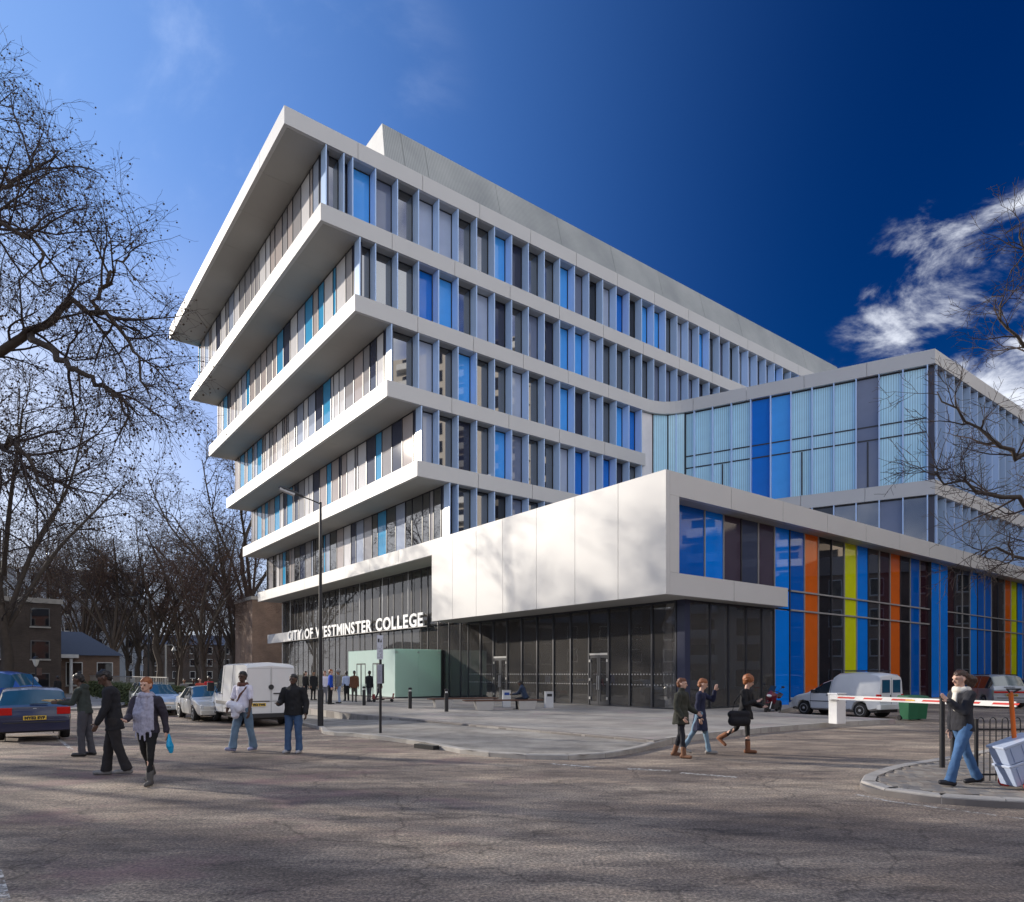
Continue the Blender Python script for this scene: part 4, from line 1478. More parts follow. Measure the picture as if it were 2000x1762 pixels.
for (a, b) in ((pu0 + 0.12, pv0 - 0.012), ((pu0 + pu1) / 2, pv0 - 0.012), (pu1 - 0.15, pv0 - 0.012)):
    lbox(a - 0.09, a + 0.09, b, b + 0.01, pz1 - 0.26, pz1 - 0.17).build('clamp', M['steel'], lobby)
# ------------------------------------------------------------------ street furniture
rnd = random.Random(3)
def wpos(px, py, z):
    x, y = gp(px, py, z)
    return (x, y, z)

def pavz(x, y):
    return gz(x, y) + 0.10

# tall street lamp
lx, ly = gp(626, 1417, -0.06)
lz = pavz(lx, ly)
lamp = thing('street_lamp', 'tall black street lamp with a long lantern reaching over the road beside the white van', 'street lamp', (lx, ly, lz))
top = H + (1315 - 981) / FPX * ly - lz
MB().tube([(0, 0, 0), (0, 0, 1.3), (0, 0, 1.32), (0, 0, top)], [0.105, 0.10, 0.075, 0.045], 12).build('pole', M['black'], lamp, True)
hd = Vector((-0.93, -0.37, 0))
MB().tube([Vector((0, 0, top - 0.06)), hd * 0.35 + Vector((0, 0, top + 0.06)), hd * 0.62 + Vector((0, 0, top + 0.14))], 0.022, 8).build('arm', M['black'], lamp, True)
c = hd * 1.0 + Vector((0, 0, top + 0.26))
ax = (hd + Vector((0, 0, 0.33))).normalized()
ay = Vector((0, 0, 1)).cross(ax).normalized()
az = ax.cross(ay)
lm = MB()
prof = [(-0.46, 0.05, 0.045), (-0.36, 0.09, 0.07), (-0.1, 0.13, 0.085), (0.25, 0.15, 0.085), (0.40, 0.12, 0.05), (0.44, 0.05, 0.02)]
V = []
for s, wv, hv in prof:
    for k in range(10):
        a = 2 * math.pi * k / 10
        V.append(c + ax * s + ay * (wv * math.cos(a)) + az * (hv * max(math.sin(a), -0.25)))
lm.add(V, [(i * 10 + k, i * 10 + (k + 1) % 10, (i + 1) * 10 + (k + 1) % 10, (i + 1) * 10 + k) for i in range(len(prof) - 1) for k in range(10)] + [tuple(range(10)), tuple(range(59, 49, -1))])
head = lm.build('lantern', M['black'], lamp, True)
MB().obox(c + ax * 0.12 - az * 0.045, ax, ay, az, 0.26, 0.115, 0.035).build('lens', mat('lamp_lens', (0.6, 0.6, 0.58), 0.2), head)

# parking sign post
sx, sy = gp(743, 1435, 0.05)
sz = pavz(sx, sy)
sp = thing('sign_post', 'slim black post with a white parking plate and a smaller plate below it', 'sign', (sx, sy, sz))
MB().tube([(0, 0, 0), (0, 0, H + (1315 - 1238) / FPX * sy - sz)], 0.038, 10).build('post', M['black'], sp, True)
zt1, zt0 = H + (1315 - 1241) / FPX * sy - sz, H + (1315 - 1288) / FPX * sy - sz
pl = MB().box(-0.085, 0.085, -0.062, -0.042, zt0, zt1).build('sign_plate', mat('sign_face', (0.66, 0.68, 0.74), 0.4), sp)
MB().box(-0.06, -0.012, -0.066, -0.0625, zt1 - 0.2, zt1 - 0.1).build('symbol', M['black'], pl)
MB().add([(0.0, -0.066, zt1 - 0.2), (0.055, -0.066, zt1 - 0.2), (0.035, -0.066, zt1 - 0.1), (0.0, -0.0625, zt1 - 0.2), (0.055, -0.0625, zt1 - 0.2), (0.035, -0.0625, zt1 - 0.1)], [(0, 1, 2), (5, 4, 3), (0, 3, 4, 1), (1, 4, 5, 2), (2, 5, 3, 0)]).build('symbol', M['black'], pl)
tx = MB()
for r in range(9):
    for w0 in range(4):
        if rnd.random() < 0.8:
            tx.box(-0.07 + w0 * 0.035, -0.07 + w0 * 0.035 + rnd.uniform(0.015, 0.028), -0.065, -0.0625, zt0 + 0.04 + r * 0.042, zt0 + 0.058 + r * 0.042)
tx.build('small_print', mat('print_grey', (0.22, 0.22, 0.27), 0.6), pl)['kind'] = 'stuff'
za, zb_ = H + (1315 - 1298) / FPX * sy - sz, H + (1315 - 1335) / FPX * sy - sz
pl2 = MB().box(-0.07, 0.07, -0.10, -0.042, zb_, za).build('meter_plate', mat('meter_face', (0.36, 0.37, 0.43), 0.4), sp)
MB().box(0.072, 0.10, -0.10, 0.03, zb_, za + 0.01).build('meter_side', M['black'], sp)
t2 = MB()
for r in range(10):
    t2.box(-0.04, rnd.uniform(0.0, 0.045), -0.104, -0.1005, zb_ + 0.05 + r * 0.035, zb_ + 0.062 + r * 0.035)
t2.build('small_print', mat('print_grey', (0.2, 0.2, 0.25), 0.6), pl2)['kind'] = 'stuff'

# bollards
boll = None
for k, (px, py, lab) in enumerate(((711, 1378, 'black bollard with a pale band beside the queue, leftmost of the row'), (801, 1384, 'black bollard with a pale band in front of the green glass lobby'), (872, 1390, 'black bollard with a pale band in front of the left end of the benches'))):
    x, y = gp(px, py, PZ)
    b = thing('bollard', lab, 'bollard', (x, y, PZ), 0, 'bollards along the edge of the plaza')
    if boll is None:
        boll = (MB().lathe([(0.085, 0), (0.085, 0.78), (0.06, 0.785), (0.06, 0.80)], 16).mesh('body', M['black'], True),
                MB().lathe([(0.056, 0.801), (0.056, 0.872), (0.05, 0.875)], 16).mesh('reflector_band', M['white'], True),
                MB().lathe([(0.085, 0.876), (0.088, 0.90), (0.088, 0.95), (0.06, 0.975)], 16).mesh('cap', M['black'], True))
    for nme, me in zip(('body', 'reflector_band', 'cap'), boll):
        place(nme, me, b)

# benches
def bench(label, a, bpt, sup):
    a, bpt = Vector((*a, 0)), Vector((*bpt, 0))
    d = (bpt - a)
    L = d.length
    t = thing('bench', label, 'bench', ((a.x + bpt.x) / 2, (a.y + bpt.y) / 2, PZ), math.atan2(d.y, d.x), 'backless benches on the plaza')
    for k in range(5):
        y0 = -0.26 + k * 0.106
        bevel(MB().box(-L / 2, L / 2, y0, y0 + 0.095, 0.40, 0.455).build('slat', M['wood'], t), 0.006, 1)
    for s in sup:
        x = -L / 2 + L * s
        m = MB().add([(x - 0.36, -0.2, 0), (x + 0.36, -0.2, 0), (x + 0.36, 0.2, 0), (x - 0.36, 0.2, 0), (x - 0.44, -0.24, 0.395), (x + 0.44, -0.24, 0.395), (x + 0.44, 0.24, 0.395), (x - 0.44, 0.24, 0.395)],
                     [(0, 3, 2, 1), (4, 5, 6, 7), (0, 1, 5, 4), (1, 2, 6, 5), (2, 3, 7, 6), (3, 0, 4, 7)])
        bevel(m.build('support', M['concrete'], t), 0.012)
    return t
bench('low timber bench on concrete blocks with a person sitting at its right end', (-2.15, 30.2), (1.35, 31.2), (0.26, 0.80))
bench('low timber bench on concrete blocks just behind the bench with the sitting person', (-3.95, 32.2), (-0.75, 33.6), (0.2, 0.8))

# litter bins
def litter(label, x, y, hgt, blue):
    t = thing('litter_bin', label, 'litter bin', (x, y, PZ), 0.12, 'litter bins by the benches')
    bevel(MB().box(-0.19, 0.19, -0.19, 0.19, 0.0, hgt).build('body', mat('bin_grey', (0.62, 0.62, 0.62), 0.45), t), 0.015)
    f = MB().box(-0.12, 0.12, -0.197, -0.192, hgt - 0.2, hgt - 0.07).build('opening', mat('bin_blue', (0.01, 0.06, 0.3), 0.4) if blue else M['black'], t)
    bevel(MB().box(-0.2, 0.2, -0.2, 0.2, hgt + 0.004, hgt + 0.04).build('lid', M['concrete'], t), 0.01)
litter('pale square litter bin with a blue opening between the two benches', -0.27, 33.2, 0.78, True)
litter('grey square litter bin at the right end of the front bench', 1.75, 32.4, 0.74, False)

# flat platform trolley near the queue
x0, y0 = gp(748, 1371, PZ)
tr = thing('platform_trolley', 'low red flat trolley with small wheels standing before the glass lobby', 'trolley', (x0, y0, PZ), 0.25)
MB().box(-0.62, 0.62, -0.28, 0.28, 0.17, 0.21).build('deck', mat('trolley_deck', (0.12, 0.05, 0.05), 0.6), tr)
for sx_ in (-0.5, 0.5):
    for sy_ in (-0.2, 0.2):
        MB().lathe([(0.03, -0.03), (0.085, -0.03), (0.085, 0.03), (0.03, 0.03)], 14, 'y', (sx_, sy_, 0.086)).build('wheel', M['rubber'], tr)
MB().tube([(0.55, -0.26, 0.2), (0.60, -0.26, 0.46), (0.60, 0.26, 0.46), (0.55, 0.26, 0.2)], 0.03, 8).build('handle', mat('dark_red', (0.2, 0.02, 0.02), 0.5), tr)
MB().box(-0.6, -0.45, -0.24, 0.24, 0.212, 0.44).build('end_board', mat('dark_red', (0.2, 0.02, 0.02), 0.5), tr)

# car park barrier
bx, by = 10.55, 22.15
bd = Vector((12.75 - bx, 17.2 - by, 0)).normalized()
ang = math.atan2(bd.y, bd.x)
bar = thing('car_park_barrier', 'white car park barrier with a red striped boom lowered across the side road', 'barrier', (bx, by, PZ), ang)
bevel(MB().box(-0.17, 0.17, -0.2, 0.2, 0, 0.95).build('cabinet', M['white'], bar), 0.02)
bevel(MB().box(-0.19, 0.19, -0.22, 0.22, 0.955, 1.0).build('lid', M['white'], bar), 0.012)
bo = MB().box(0.0, 5.55, -0.33, -0.27, 0.80, 0.935).build('boom', M['white'], bar)
MB().box(-0.12, 0.24, -0.27, -0.205, 0.76, 0.97).build('boom_hinge', mat('light_grey', (0.5, 0.5, 0.5), 0.5), bar)
x = 0.28
k = 0
while x < 5.3:
    L = 0.62
    MB().add([(x, -0.334, 0.845), (x + L, -0.334, 0.845), (x + L + 0.05, -0.334, 0.895), (x + 0.05, -0.334, 0.895), (x, -0.331, 0.845), (x + L, -0.331, 0.845), (x + L + 0.05, -0.331, 0.895), (x + 0.05, -0.331, 0.895)],
             [(0, 1, 2, 3), (7, 6, 5, 4), (0, 4, 5, 1), (1, 5, 6, 2), (2, 6, 7, 3), (3, 7, 4, 0)]).build('red_stripe', M['red'], bo)
    x += 0.94
    k += 1
MB().box(2.62, 2.9, -0.3385, -0.3345, 0.85, 0.89).build('reflector', mat('amber', (0.8, 0.42, 0.05), 0.4), bo)

# boom rest post and kerb posts
def post(label, x, y, z, h, r, cat='post'):
    t = thing('steel_post', label, cat, (x, y, z))
    MB().tube([(0, 0, 0), (0, 0, h)], [r, r * 0.95], 12).build('shaft', M['black'], t, True)
    MB().lathe([(r * 1.02, h + 0.002), (r * 1.05, h + 0.02), (0.01, h + 0.05)], 12).build('cap', M['black'], t, True)
post('dark steel post standing on the brick corner left of the walking woman', 7.72, 12.25, 0.09, 1.27, 0.045)
post('short black post at the left end of the bow top railings', 6.95, 10.75, 0.11, 0.86, 0.04)

# bow top railing
rl = thing('bow_top_railing', 'black bow top railing along the back of the brick corner', 'railing', (7.2, 10.62, 0.09))
L = 3.2
for z in (0.12, 0.82):
    MB().box(0, L, -0.012, 0.012, z, z + 0.03).build('rail', M['black'], rl)
bar_m = MB().tube([(0, 0, 0.0), (0, 0, 0.93)], 0.0085, 6).mesh('bar', M['black'], True)
bow_m = MB().tube([(0.0475 - 0.0475 * math.cos(R(a)), 0, 0.93 + 0.06 * math.sin(R(a))) for a in range(0, 181, 30)], 0.0085, 6).mesh('bow', M['black'], True)
k = 0
x = 0.06
while x < L:
    place('bar', bar_m, rl, (x, 0.022, 0.03))
    if k % 2 == 0:
        place('bow', bow_m, rl, (x, 0.022, 0.03))
    x += 0.095
    k += 1
for x in (0.0, 1.6, 3.15):
    MB().box(x - 0.02, x + 0.02, -0.055, -0.013, 0, 1.0).build('upright', M['black'], rl)

# wheelie bins
wb = None
for k, (dx, dy, lab, ro) in enumerate(((0, 0, 'dark green wheelie bin behind the barrier boom, left of the pair', 0.15), (0.52, 0.3, 'dark green wheelie bin behind the barrier boom, right of the pair', 0.1))):
    x, y = 15.05 + dx, 25.9 + dy
    t = thing('wheelie_bin', lab, 'bin', (x, y, 0), ro, 'green bins behind the barrier')
    if wb is None:
        body = MB().add([(-0.19, -0.22, 0.06), (0.19, -0.22, 0.06), (0.19, 0.2, 0.06), (-0.19, 0.2, 0.06), (-0.235, -0.3, 0.86), (0.235, -0.3, 0.86), (0.235, 0.28, 0.86), (-0.235, 0.28, 0.86)],
                        [(0, 3, 2, 1), (4, 5, 6, 7), (0, 1, 5, 4), (1, 2, 6, 5), (2, 3, 7, 6), (3, 0, 4, 7)]).mesh('body', M['green'])
        lid = MB().add([(-0.25, -0.33, 0.864), (0.25, -0.33, 0.864), (0.25, 0.32, 0.864), (-0.25, 0.32, 0.864), (-0.22, -0.28, 0.93), (0.22, -0.28, 0.93), (0.22, 0.3, 0.96), (-0.22, 0.3, 0.96)],
                       [(0, 3, 2, 1), (4, 5, 6, 7), (0, 1, 5, 4), (1, 2, 6, 5), (2, 3, 7, 6), (3, 0, 4, 7)]).mesh('lid', M['green'])
        wh = MB().lathe([(0.03, -0.03), (0.1, -0.03), (0.1, 0.03), (0.03, 0.03)], 14, 'x').mesh('wheel', M['rubber'])
        wb = (body, lid, wh)
    place('body', wb[0], t)
    place('lid', wb[1], t)
    place('wheel', wb[2], t, (-0.21, 0.22, 0.1))
    place('wheel', wb[2], t, (0.21, 0.22, 0.1))

# sack trolley with plastic crates, tipped, wheeled by the woman
ht = thing('sack_trolley', 'orange sack trolley loaded with pale blue crates tipped behind the walking woman', 'trolley', (7.45, 10.02, 0.1), 0.0)
tl = MB().tube([(-0.03, 0, 0.12), (-0.13, 0, 1.42)], 0.032, 10)
tl.build('handle_bar', M['orange'], ht, True)
MB().tube([(-0.13, -0.0, 1.40), (-0.21, -0.03, 1.47), (-0.17, -0.09, 1.47), (-0.05, -0.09, 1.47), (-0.01, -0.03, 1.47), (-0.13, 0.0, 1.40)], 0.014, 6).build('grip', M['black'], ht, True)
for s in (-1, 1):
    MB().lathe([(0.02, -0.03), (0.085, -0.03), (0.09, 0.0), (0.085, 0.03), (0.02, 0.03)], 18, 'y', (-0.06, -0.30 if s < 0 else 0.22, 0.09)).build('wheel', M['red'], ht, True)
MB().tube([(-0.06, -0.27, 0.09), (-0.06, 0.19, 0.09)], 0.015, 8).build('axle', M['black'], ht)
crate = mat('crate_plastic', (0.40, 0.47, 0.62), 0.35, var=0.08)
def crate_box(label, k, hw, hh):
    up = Vector((-0.342, 0, 0.94))
    c = Vector((7.50, 9.95, 0.26)) + up * k
    t = thing('plastic_crate', label, 'crate', c, 0, 'crates on the sack trolley')
    t.rotation_euler = (0, R(-20), 0)
    bevel(MB().box(-hw, hw, -0.17, 0.17, -hh, hh - 0.04).build('tub', crate, t), 0.012)
    bevel(MB().box(-hw - 0.015, hw + 0.015, -0.185, 0.185, hh - 0.036, hh).build('lid', mat('crate_lid', (0.5, 0.56, 0.68), 0.3), t), 0.008)
    for q in range(3):
        MB().box(-hw + 0.08 + q * 0.17, -hw + 0.11 + q * 0.17, -0.182, -0.171, -hh + 0.02, hh - 0.06).build('rib', crate, t)
crate_box('pale blue plastic crate at the bottom of the tipped stack', 0.16, 0.28, 0.16)
crate_box('pale blue plastic crate at the top of the tipped stack', 0.465, 0.27, 0.14)

# lamps and posts across the street on the left
def simple_lamp(label, px, pyb, pyt, zb, r, m, kind):
    x, y = gp(px, pyb, zb)
    t = thing('lamp_post', label, 'lamp post', (x, y, zb))
    h = H + (1315 - pyt) / FPX * y - zb
    MB().tube([(0, 0, 0), (0, 0, h)], [r, r * 0.7], 10).build('pole', m, t, True)
    if kind == 'hook':
        MB().tube([(0, 0, h - 0.05), (0.45, 0, h - 0.02), (0.62, 0, h - 0.16)], 0.03, 6).build('arm', m, t, True)
        MB().lathe([(0.04, h - 0.16), (0.10, h - 0.30), (0.17, h - 0.46), (0.05, h - 0.5)], 12, 'z', (0.62, 0, 0)).build('lantern', m, t, True)
    elif kind == 'heritage':
        MB().lathe([(0.05, h), (0.13, h + 0.12), (0.24, h + 0.48), (0.22, h + 0.50)], 6).build('lantern_glass', mat('milk_glass', (0.7, 0.68, 0.6), 0.3), t)
        MB().lathe([(0.26, h + 0.503), (0.12, h + 0.68), (0.03, h + 0.72), (0.03, h + 0.85), (0.01, h + 0.9)], 6).build('lantern_cap', M['black'], t)
        for zz, rr in ((h - 0.95, 0.24), ):
            MB().lathe([(rr, -0.02), (rr, 0.02)], 16, 'y', (0, -0.1, zz)).build('round_sign', M['white'], t)
        MB().box(0.06, 0.40, -0.02, 0.02, h - 0.6, h - 0.08).build('notice', mat('brown_board', (0.12, 0.07, 0.05), 0.6), t)
    else:
        MB().tube([(0, 0, h), (-0.5, 0, h + 0.2), (-1.1, 0, h + 0.25)], 0.03, 6).build('arm', m, t, True)
        MB().box(-1.6, -1.0, -0.12, 0.12, h + 0.2, h + 0.3).build('lantern', m, t)
simple_lamp('pale grey lamp post with a hanging bell lantern by the hedge', 324, 1366, 1259, -0.2, 0.09, mat('lamp_grey', (0.35, 0.34, 0.31), 0.5), 'hook')
simple_lamp('old fashioned black lamp post with a white lantern and a round sign at the left', 70, 1372, 1302, -0.2, 0.06, M['black'], 'heritage')
simple_lamp('tall thin black lamp post among the park trees', 290, 1362, 1172, -0.2, 0.07, M['black'], 'arm')
x, y = gp(441, 1362, -0.1)
post('thin dark post showing above the roof of the white van', x, y, -0.15, 4.4, 0.06)
# ------------------------------------------------------------------ vehicles
GLASS = mat('car_glass', (0.02, 0.03, 0.04), 0.04, ior=1.7)
GLASS_B = mat('car_glass_blue', (0.02, 0.09, 0.16), 0.04, ior=1.8)
def paint(name, c, metal=0.0):
    return mat('paint_' + name, c, 0.32, metal=metal, var=0.03, coat=0.7)
LAMP_R = mat('tail_lamp_red', (0.5, 0.01, 0.008), 0.15)
LAMP_W = mat('head_lamp', (0.6, 0.62, 0.64), 0.12)
TRIM = mat('bumper_trim', (0.03, 0.03, 0.032), 0.6)
RIM = mat('wheel_rim', (0.42, 0.42, 0.43), 0.4)

def interp(tab, x):
    if x <= tab[0][0]:
        return tab[0][1]
    for (a, va), (b, vb) in zip(tab[:-1], tab[1:]):
        if x <= b:
            t = (x - a) / (b - a)
            return va + (vb - va) * t
    return tab[-1][1]

def vehicle(name, label, cat, P, anchor_local, anchor_world, heading, group=None):
    """anchor_local (x,y) of the vehicle sits at anchor_world (x,y,z); heading = plan direction of its nose"""
    hx, hy = Vector(heading).normalized()
    rz = math.atan2(hy, hx)
    lx_, ly_ = anchor_local
    wx = anchor_world[0] - (lx_ * hx - ly_ * hy)
    wy = anchor_world[1] - (lx_ * hy + ly_ * hx)
    t = thing(name, label, cat, (wx, wy, anchor_world[2]), rz, group)
    L2 = P['L'] / 2
    wr_, wxs = P['wr'], P['wheels']
    arch = wr_ + 0.055
    S = set([round(s, 3) for s in P['st']])
    for w in wxs:
        for k in range(-4, 5):
            S.add(round(w + arch * math.sin(k * math.pi / 8), 3))
    S = sorted(S)
    st = [S[0]]
    for s in S[1:]:
        if s - st[-1] > 0.035:
            st.append(s)
    hw = P['W'] / 2
    rings = []
    for x in st:
        sill = interp(P['low'], x)
        zl = sill
        for w in wxs:
            d = abs(x - w)
            if d < arch:
                zl = max(zl, wr_ + math.sqrt(max(0, arch * arch - d * d)) - 0.01)
        belt = interp(P['belt'], x)
        top = max(interp(P['top'], x), belt + 0.004)
        wb_ = hw * interp(P['wid'], x)
        wt_ = hw * interp(P['twid'], x)
        f = min(1, (top - belt) / 0.3)
        wt_ = wb_ * 0.96 * (1 - f) + wt_ * f
        zm = max(zl + 0.02, (sill + belt) / 2 + 0.05)
        zm = min(zm, belt - 0.02)
        cr_ = P.get('crown', 0.03)
        half = [(wb_ * 0.86, zl), (wb_ * 0.985, min(zl + 0.07, zm - 0.005)), (wb_, zm), (wb_ * 0.985, belt), (wt_, top - 0.045 * f - 0.002), (wt_ * 0.86, top), (0.0, top + cr_ * f + 0.01)]
        full = [(-a, z) for a, z in half] + [(a, z) for a, z in reversed(half[:-1])]
        rings.append([(x, a, z) for a, z in full])
    n = len(rings[0])
    groups = {}
    def cls(j, k):
        xm = (st[j] + st[j + 1]) / 2
        sec = k if k < 6 else 11 - k          # strip index from sill (0) to roof centre (5)
        for nm, x0, x1, strips in P['glass']:
            if sec in strips and x0 < xm < x1:
                return nm
        return 'body'
    for j in range(len(st) - 1):
        for k in range(n - 1):
            groups.setdefault(cls(j, k), []).append((j, k))
    mats_ = P['mats']
    for nm, cells in groups.items():
        # split left, right and single panes
        sets = {}
        for (j, k) in cells:
            if nm == 'side_window':
                key = (k < 6, [i for i, g in enumerate(P['glass']) if g[0] == nm and g[1] < (st[j] + st[j + 1]) / 2 < g[2]][0])
            else:
                key = 0
            sets.setdefault(key, []).append((j, k))
        for key, cl in sets.items():
            idx, V, Fc = {}, [], []
            def vi(j, k):
                if (j, k) not in idx:
                    idx[(j, k)] = len(V)
                    V.append(rings[j][k])
                return idx[(j, k)]
            for (j, k) in cl:
                Fc.append((vi(j, k), vi(j + 1, k), vi(j + 1, k + 1), vi(j, k + 1)))
            if nm == 'body':
                for j in (0, len(st) - 1):
                    base = [vi(j, k) for k in range(n)]
                    Fc.append(tuple(base))
            MB().add(V, Fc).build(nm, mats_[nm if nm in mats_ else 'glass'] if nm != 'body' else mats_['body'], t, True, ang=32)
    # shut lines of doors and bonnet
    sm_ = MB()
    for xs_ in P.get('seams', []):
        j = max(k for k in range(len(st)) if st[k] <= xs_ + 1e-6)
        j = min(j, len(st) - 2)
        tt = (xs_ - st[j]) / (st[j + 1] - st[j])
        for ks in ((1, 2, 3, 4), (11, 10, 9, 8)):
            pts = []
            for k in ks:
                a_, b_ = Vector(rings[j][k]), Vector(rings[j + 1][k])
                q_ = a_.lerp(b_, tt)
                q_.y *= 1.002
                pts.append(q_)
            sm_.tube(pts, 0.0065, 5)
    if sm_.v:
        o = sm_.build('shut_line', TRIM, t)
        o['kind'] = 'stuff'
    # floor pan, wheels
    MB().box(st[0] + 0.15, st[-1] - 0.15, -hw * 0.8, hw * 0.8, wr_ * 0.75, min(wr_ * 1.5, 0.55)).build('underbody', M['black'], t)
    wme = MB().lathe([(wr_ * 0.62, -0.1), (wr_ * 0.94, -0.1), (wr_, -0.07), (wr_, 0.07), (wr_ * 0.94, 0.1), (wr_ * 0.62, 0.1)], 24, 'y').mesh('tyre', M['rubber'], True)
    rme = MB().lathe([(wr_ * 0.62, -0.085), (wr_ * 0.66, 0.098), (wr_ * 0.62, 0.106), (wr_ * 0.52, 0.085), (wr_ * 0.30, 0.10), (wr_ * 0.24, 0.085), (wr_ * 0.15, 0.112), (0.02, 0.114)], 20, 'y').mesh('rim', RIM, True)
    for w in wxs:
        for s in (-1, 1):
            wh = place('wheel', wme, t, (w, s * (hw - 0.115), wr_), (0, 0, 0 if s > 0 else math.pi))
            place('rim', rme, wh)
            ar = MB().lathe([(0.02, 0.0), (arch - 0.012, 0.0), (arch - 0.012, 0.02)], 24, 'y', (w, s * (hw - 0.24), wr_)).build('wheel_arch', M['black'], t)
    for nm, box, mk in P.get('boxes', []):
        o = MB().box(*box).build(nm, mk, t)
        bevel(o, 0.012)
    return t

def plate(t, txt, x, y, z, facing, col, w=0.52, h=0.115):
    p = MB().box(-w / 2, w / 2, -0.006, 0.006, -h / 2, h / 2).build('number_plate', col, t, loc=(x, y, z), rot=(0, 0, facing))
    gl = glyph(txt, 0.001, 0.008, 0.10)
    co = np.array([v.co for v in gl.vertices])
    sxx = (w - 0.06) / (co[:, 0].max() - co[:, 0].min())
    x0 = co[:, 0].min()
    for v in gl.vertices:
        X, Y, Z_ = v.co
        v.co = ((X - x0) * sxx - (w - 0.06) / 2, -0.0075 - Z_, (Y - 0.036))
    gl.materials.clear()
    gl.materials.append(M['plate_ink'])
    gl.name = 'plate_text'
    place('plate_text', gl, p)
    return p

def ring_badge(t, x, y, z, r, facing, m):
    b = MB()
    N = 20
    b.tube([(r * math.cos(2 * math.pi * k / N), 0, r * math.sin(2 * math.pi * k / N)) for k in range(N + 1)], r * 0.13, 6)
    q = r * 0.75
    b.tube([(-q * 0.75, 0, q * 0.6), (0, 0, q * 0.05), (q * 0.75, 0, q * 0.6)], r * 0.1, 5)
    b.tube([(-q * 0.85, 0, q * 0.05), (-q * 0.4, 0, -q * 0.8), (0, 0, -q * 0.15), (q * 0.4, 0, -q * 0.8), (q * 0.85, 0, q * 0.05)], r * 0.1, 5)
    return b.build('badge', m, t, True, loc=(x, y, z), rot=(0, 0, facing))

VH = (-SU, CU)                # along the street, away
# --- dark blue hatchback at the left, seen from behind
pb = paint('navy', (0.008, 0.012, 0.05), 0.1)
gx_, gy_ = -14.2, 19.0
golf = vehicle('hatchback_car', 'dark blue hatchback seen from behind at the left edge of the road', 'car', dict(
    L=4.15, W=1.735, seams=(-0.12, 0.72), wr=0.31, wheels=(-1.22, 1.29), st=[-2.07, -2.03, -1.9, -1.75, -1.5, -1.25, -1.2, -0.6, -0.15, -0.08, 0.3, 0.62, 0.75, 1.0, 1.28, 1.6, 1.9, 2.05],
    low=[(-2.1, 0.30), (-1.7, 0.24), (1.7, 0.22), (2.1, 0.28)], belt=[(-2.1, 0.80), (-2.03, 0.90), (-1.9, 0.95), (1.0, 0.92), (1.6, 0.80), (2.05, 0.55)],
    top=[(-2.07, 0.82), (-2.03, 0.93), (-1.9, 0.98), (-1.50, 1.36), (-1.25, 1.41), (-0.5, 1.44), (0.1, 1.41), (0.95, 0.96), (1.6, 0.82), (2.06, 0.56)],
    wid=[(-2.08, 0.90), (-1.9, 0.97), (-1.0, 1.0), (1.2, 1.0), (1.8, 0.93), (2.06, 0.75)], twid=[(-2, 0.84), (-1.3, 0.80), (0.3, 0.78), (1, 0.82)],
    glass=[('rear_window', -1.9, -1.5, (4, 5)), ('side_window', -1.2, -0.15, (3,)), ('side_window', -0.08, 0.62, (3,)), ('windscreen', 0.1, 1.0, (4, 5))],
    mats=dict(body=pb, glass=GLASS, rear_window=GLASS_B),
    boxes=[('tail_light', (-2.09, -1.93, -0.82, -0.50, 0.72, 0.92), LAMP_R), ('tail_light', (-2.09, -1.93, 0.50, 0.82, 0.72, 0.92), LAMP_R),
           ('bumper', (-2.11, -1.98, -0.80, 0.80, 0.28, 0.58), pb), ('bumper_strip', (-2.125, -2.113, -0.7, 0.7, 0.50, 0.53), TRIM),
           ('mirror', (0.5, 0.62, -1.02, -0.86, 0.93, 1.06), pb), ('mirror', (0.5, 0.62, 0.86, 1.02, 0.93, 1.06), pb), ('rear_wiper', (-1.93, -1.90, -0.3, 0.1, 1.0, 1.02), M['black'])]),
    (-1.22, -0.75), (gx_ + 1.30, gy_ + 0.7, -0.05), VH)
MB().tube([(-0.9, 0, 1.43), (-1.15, 0, 1.75)], 0.008, 6).build('aerial', M['black'], golf)
plate(golf, 'MY52 SYF', -2.118, 0.0, 0.66 - 0.02, R(-90), M['yellow_plate'])
ring_badge(golf, -2.05, 0, 0.83, 0.065, R(90), M['steel'])

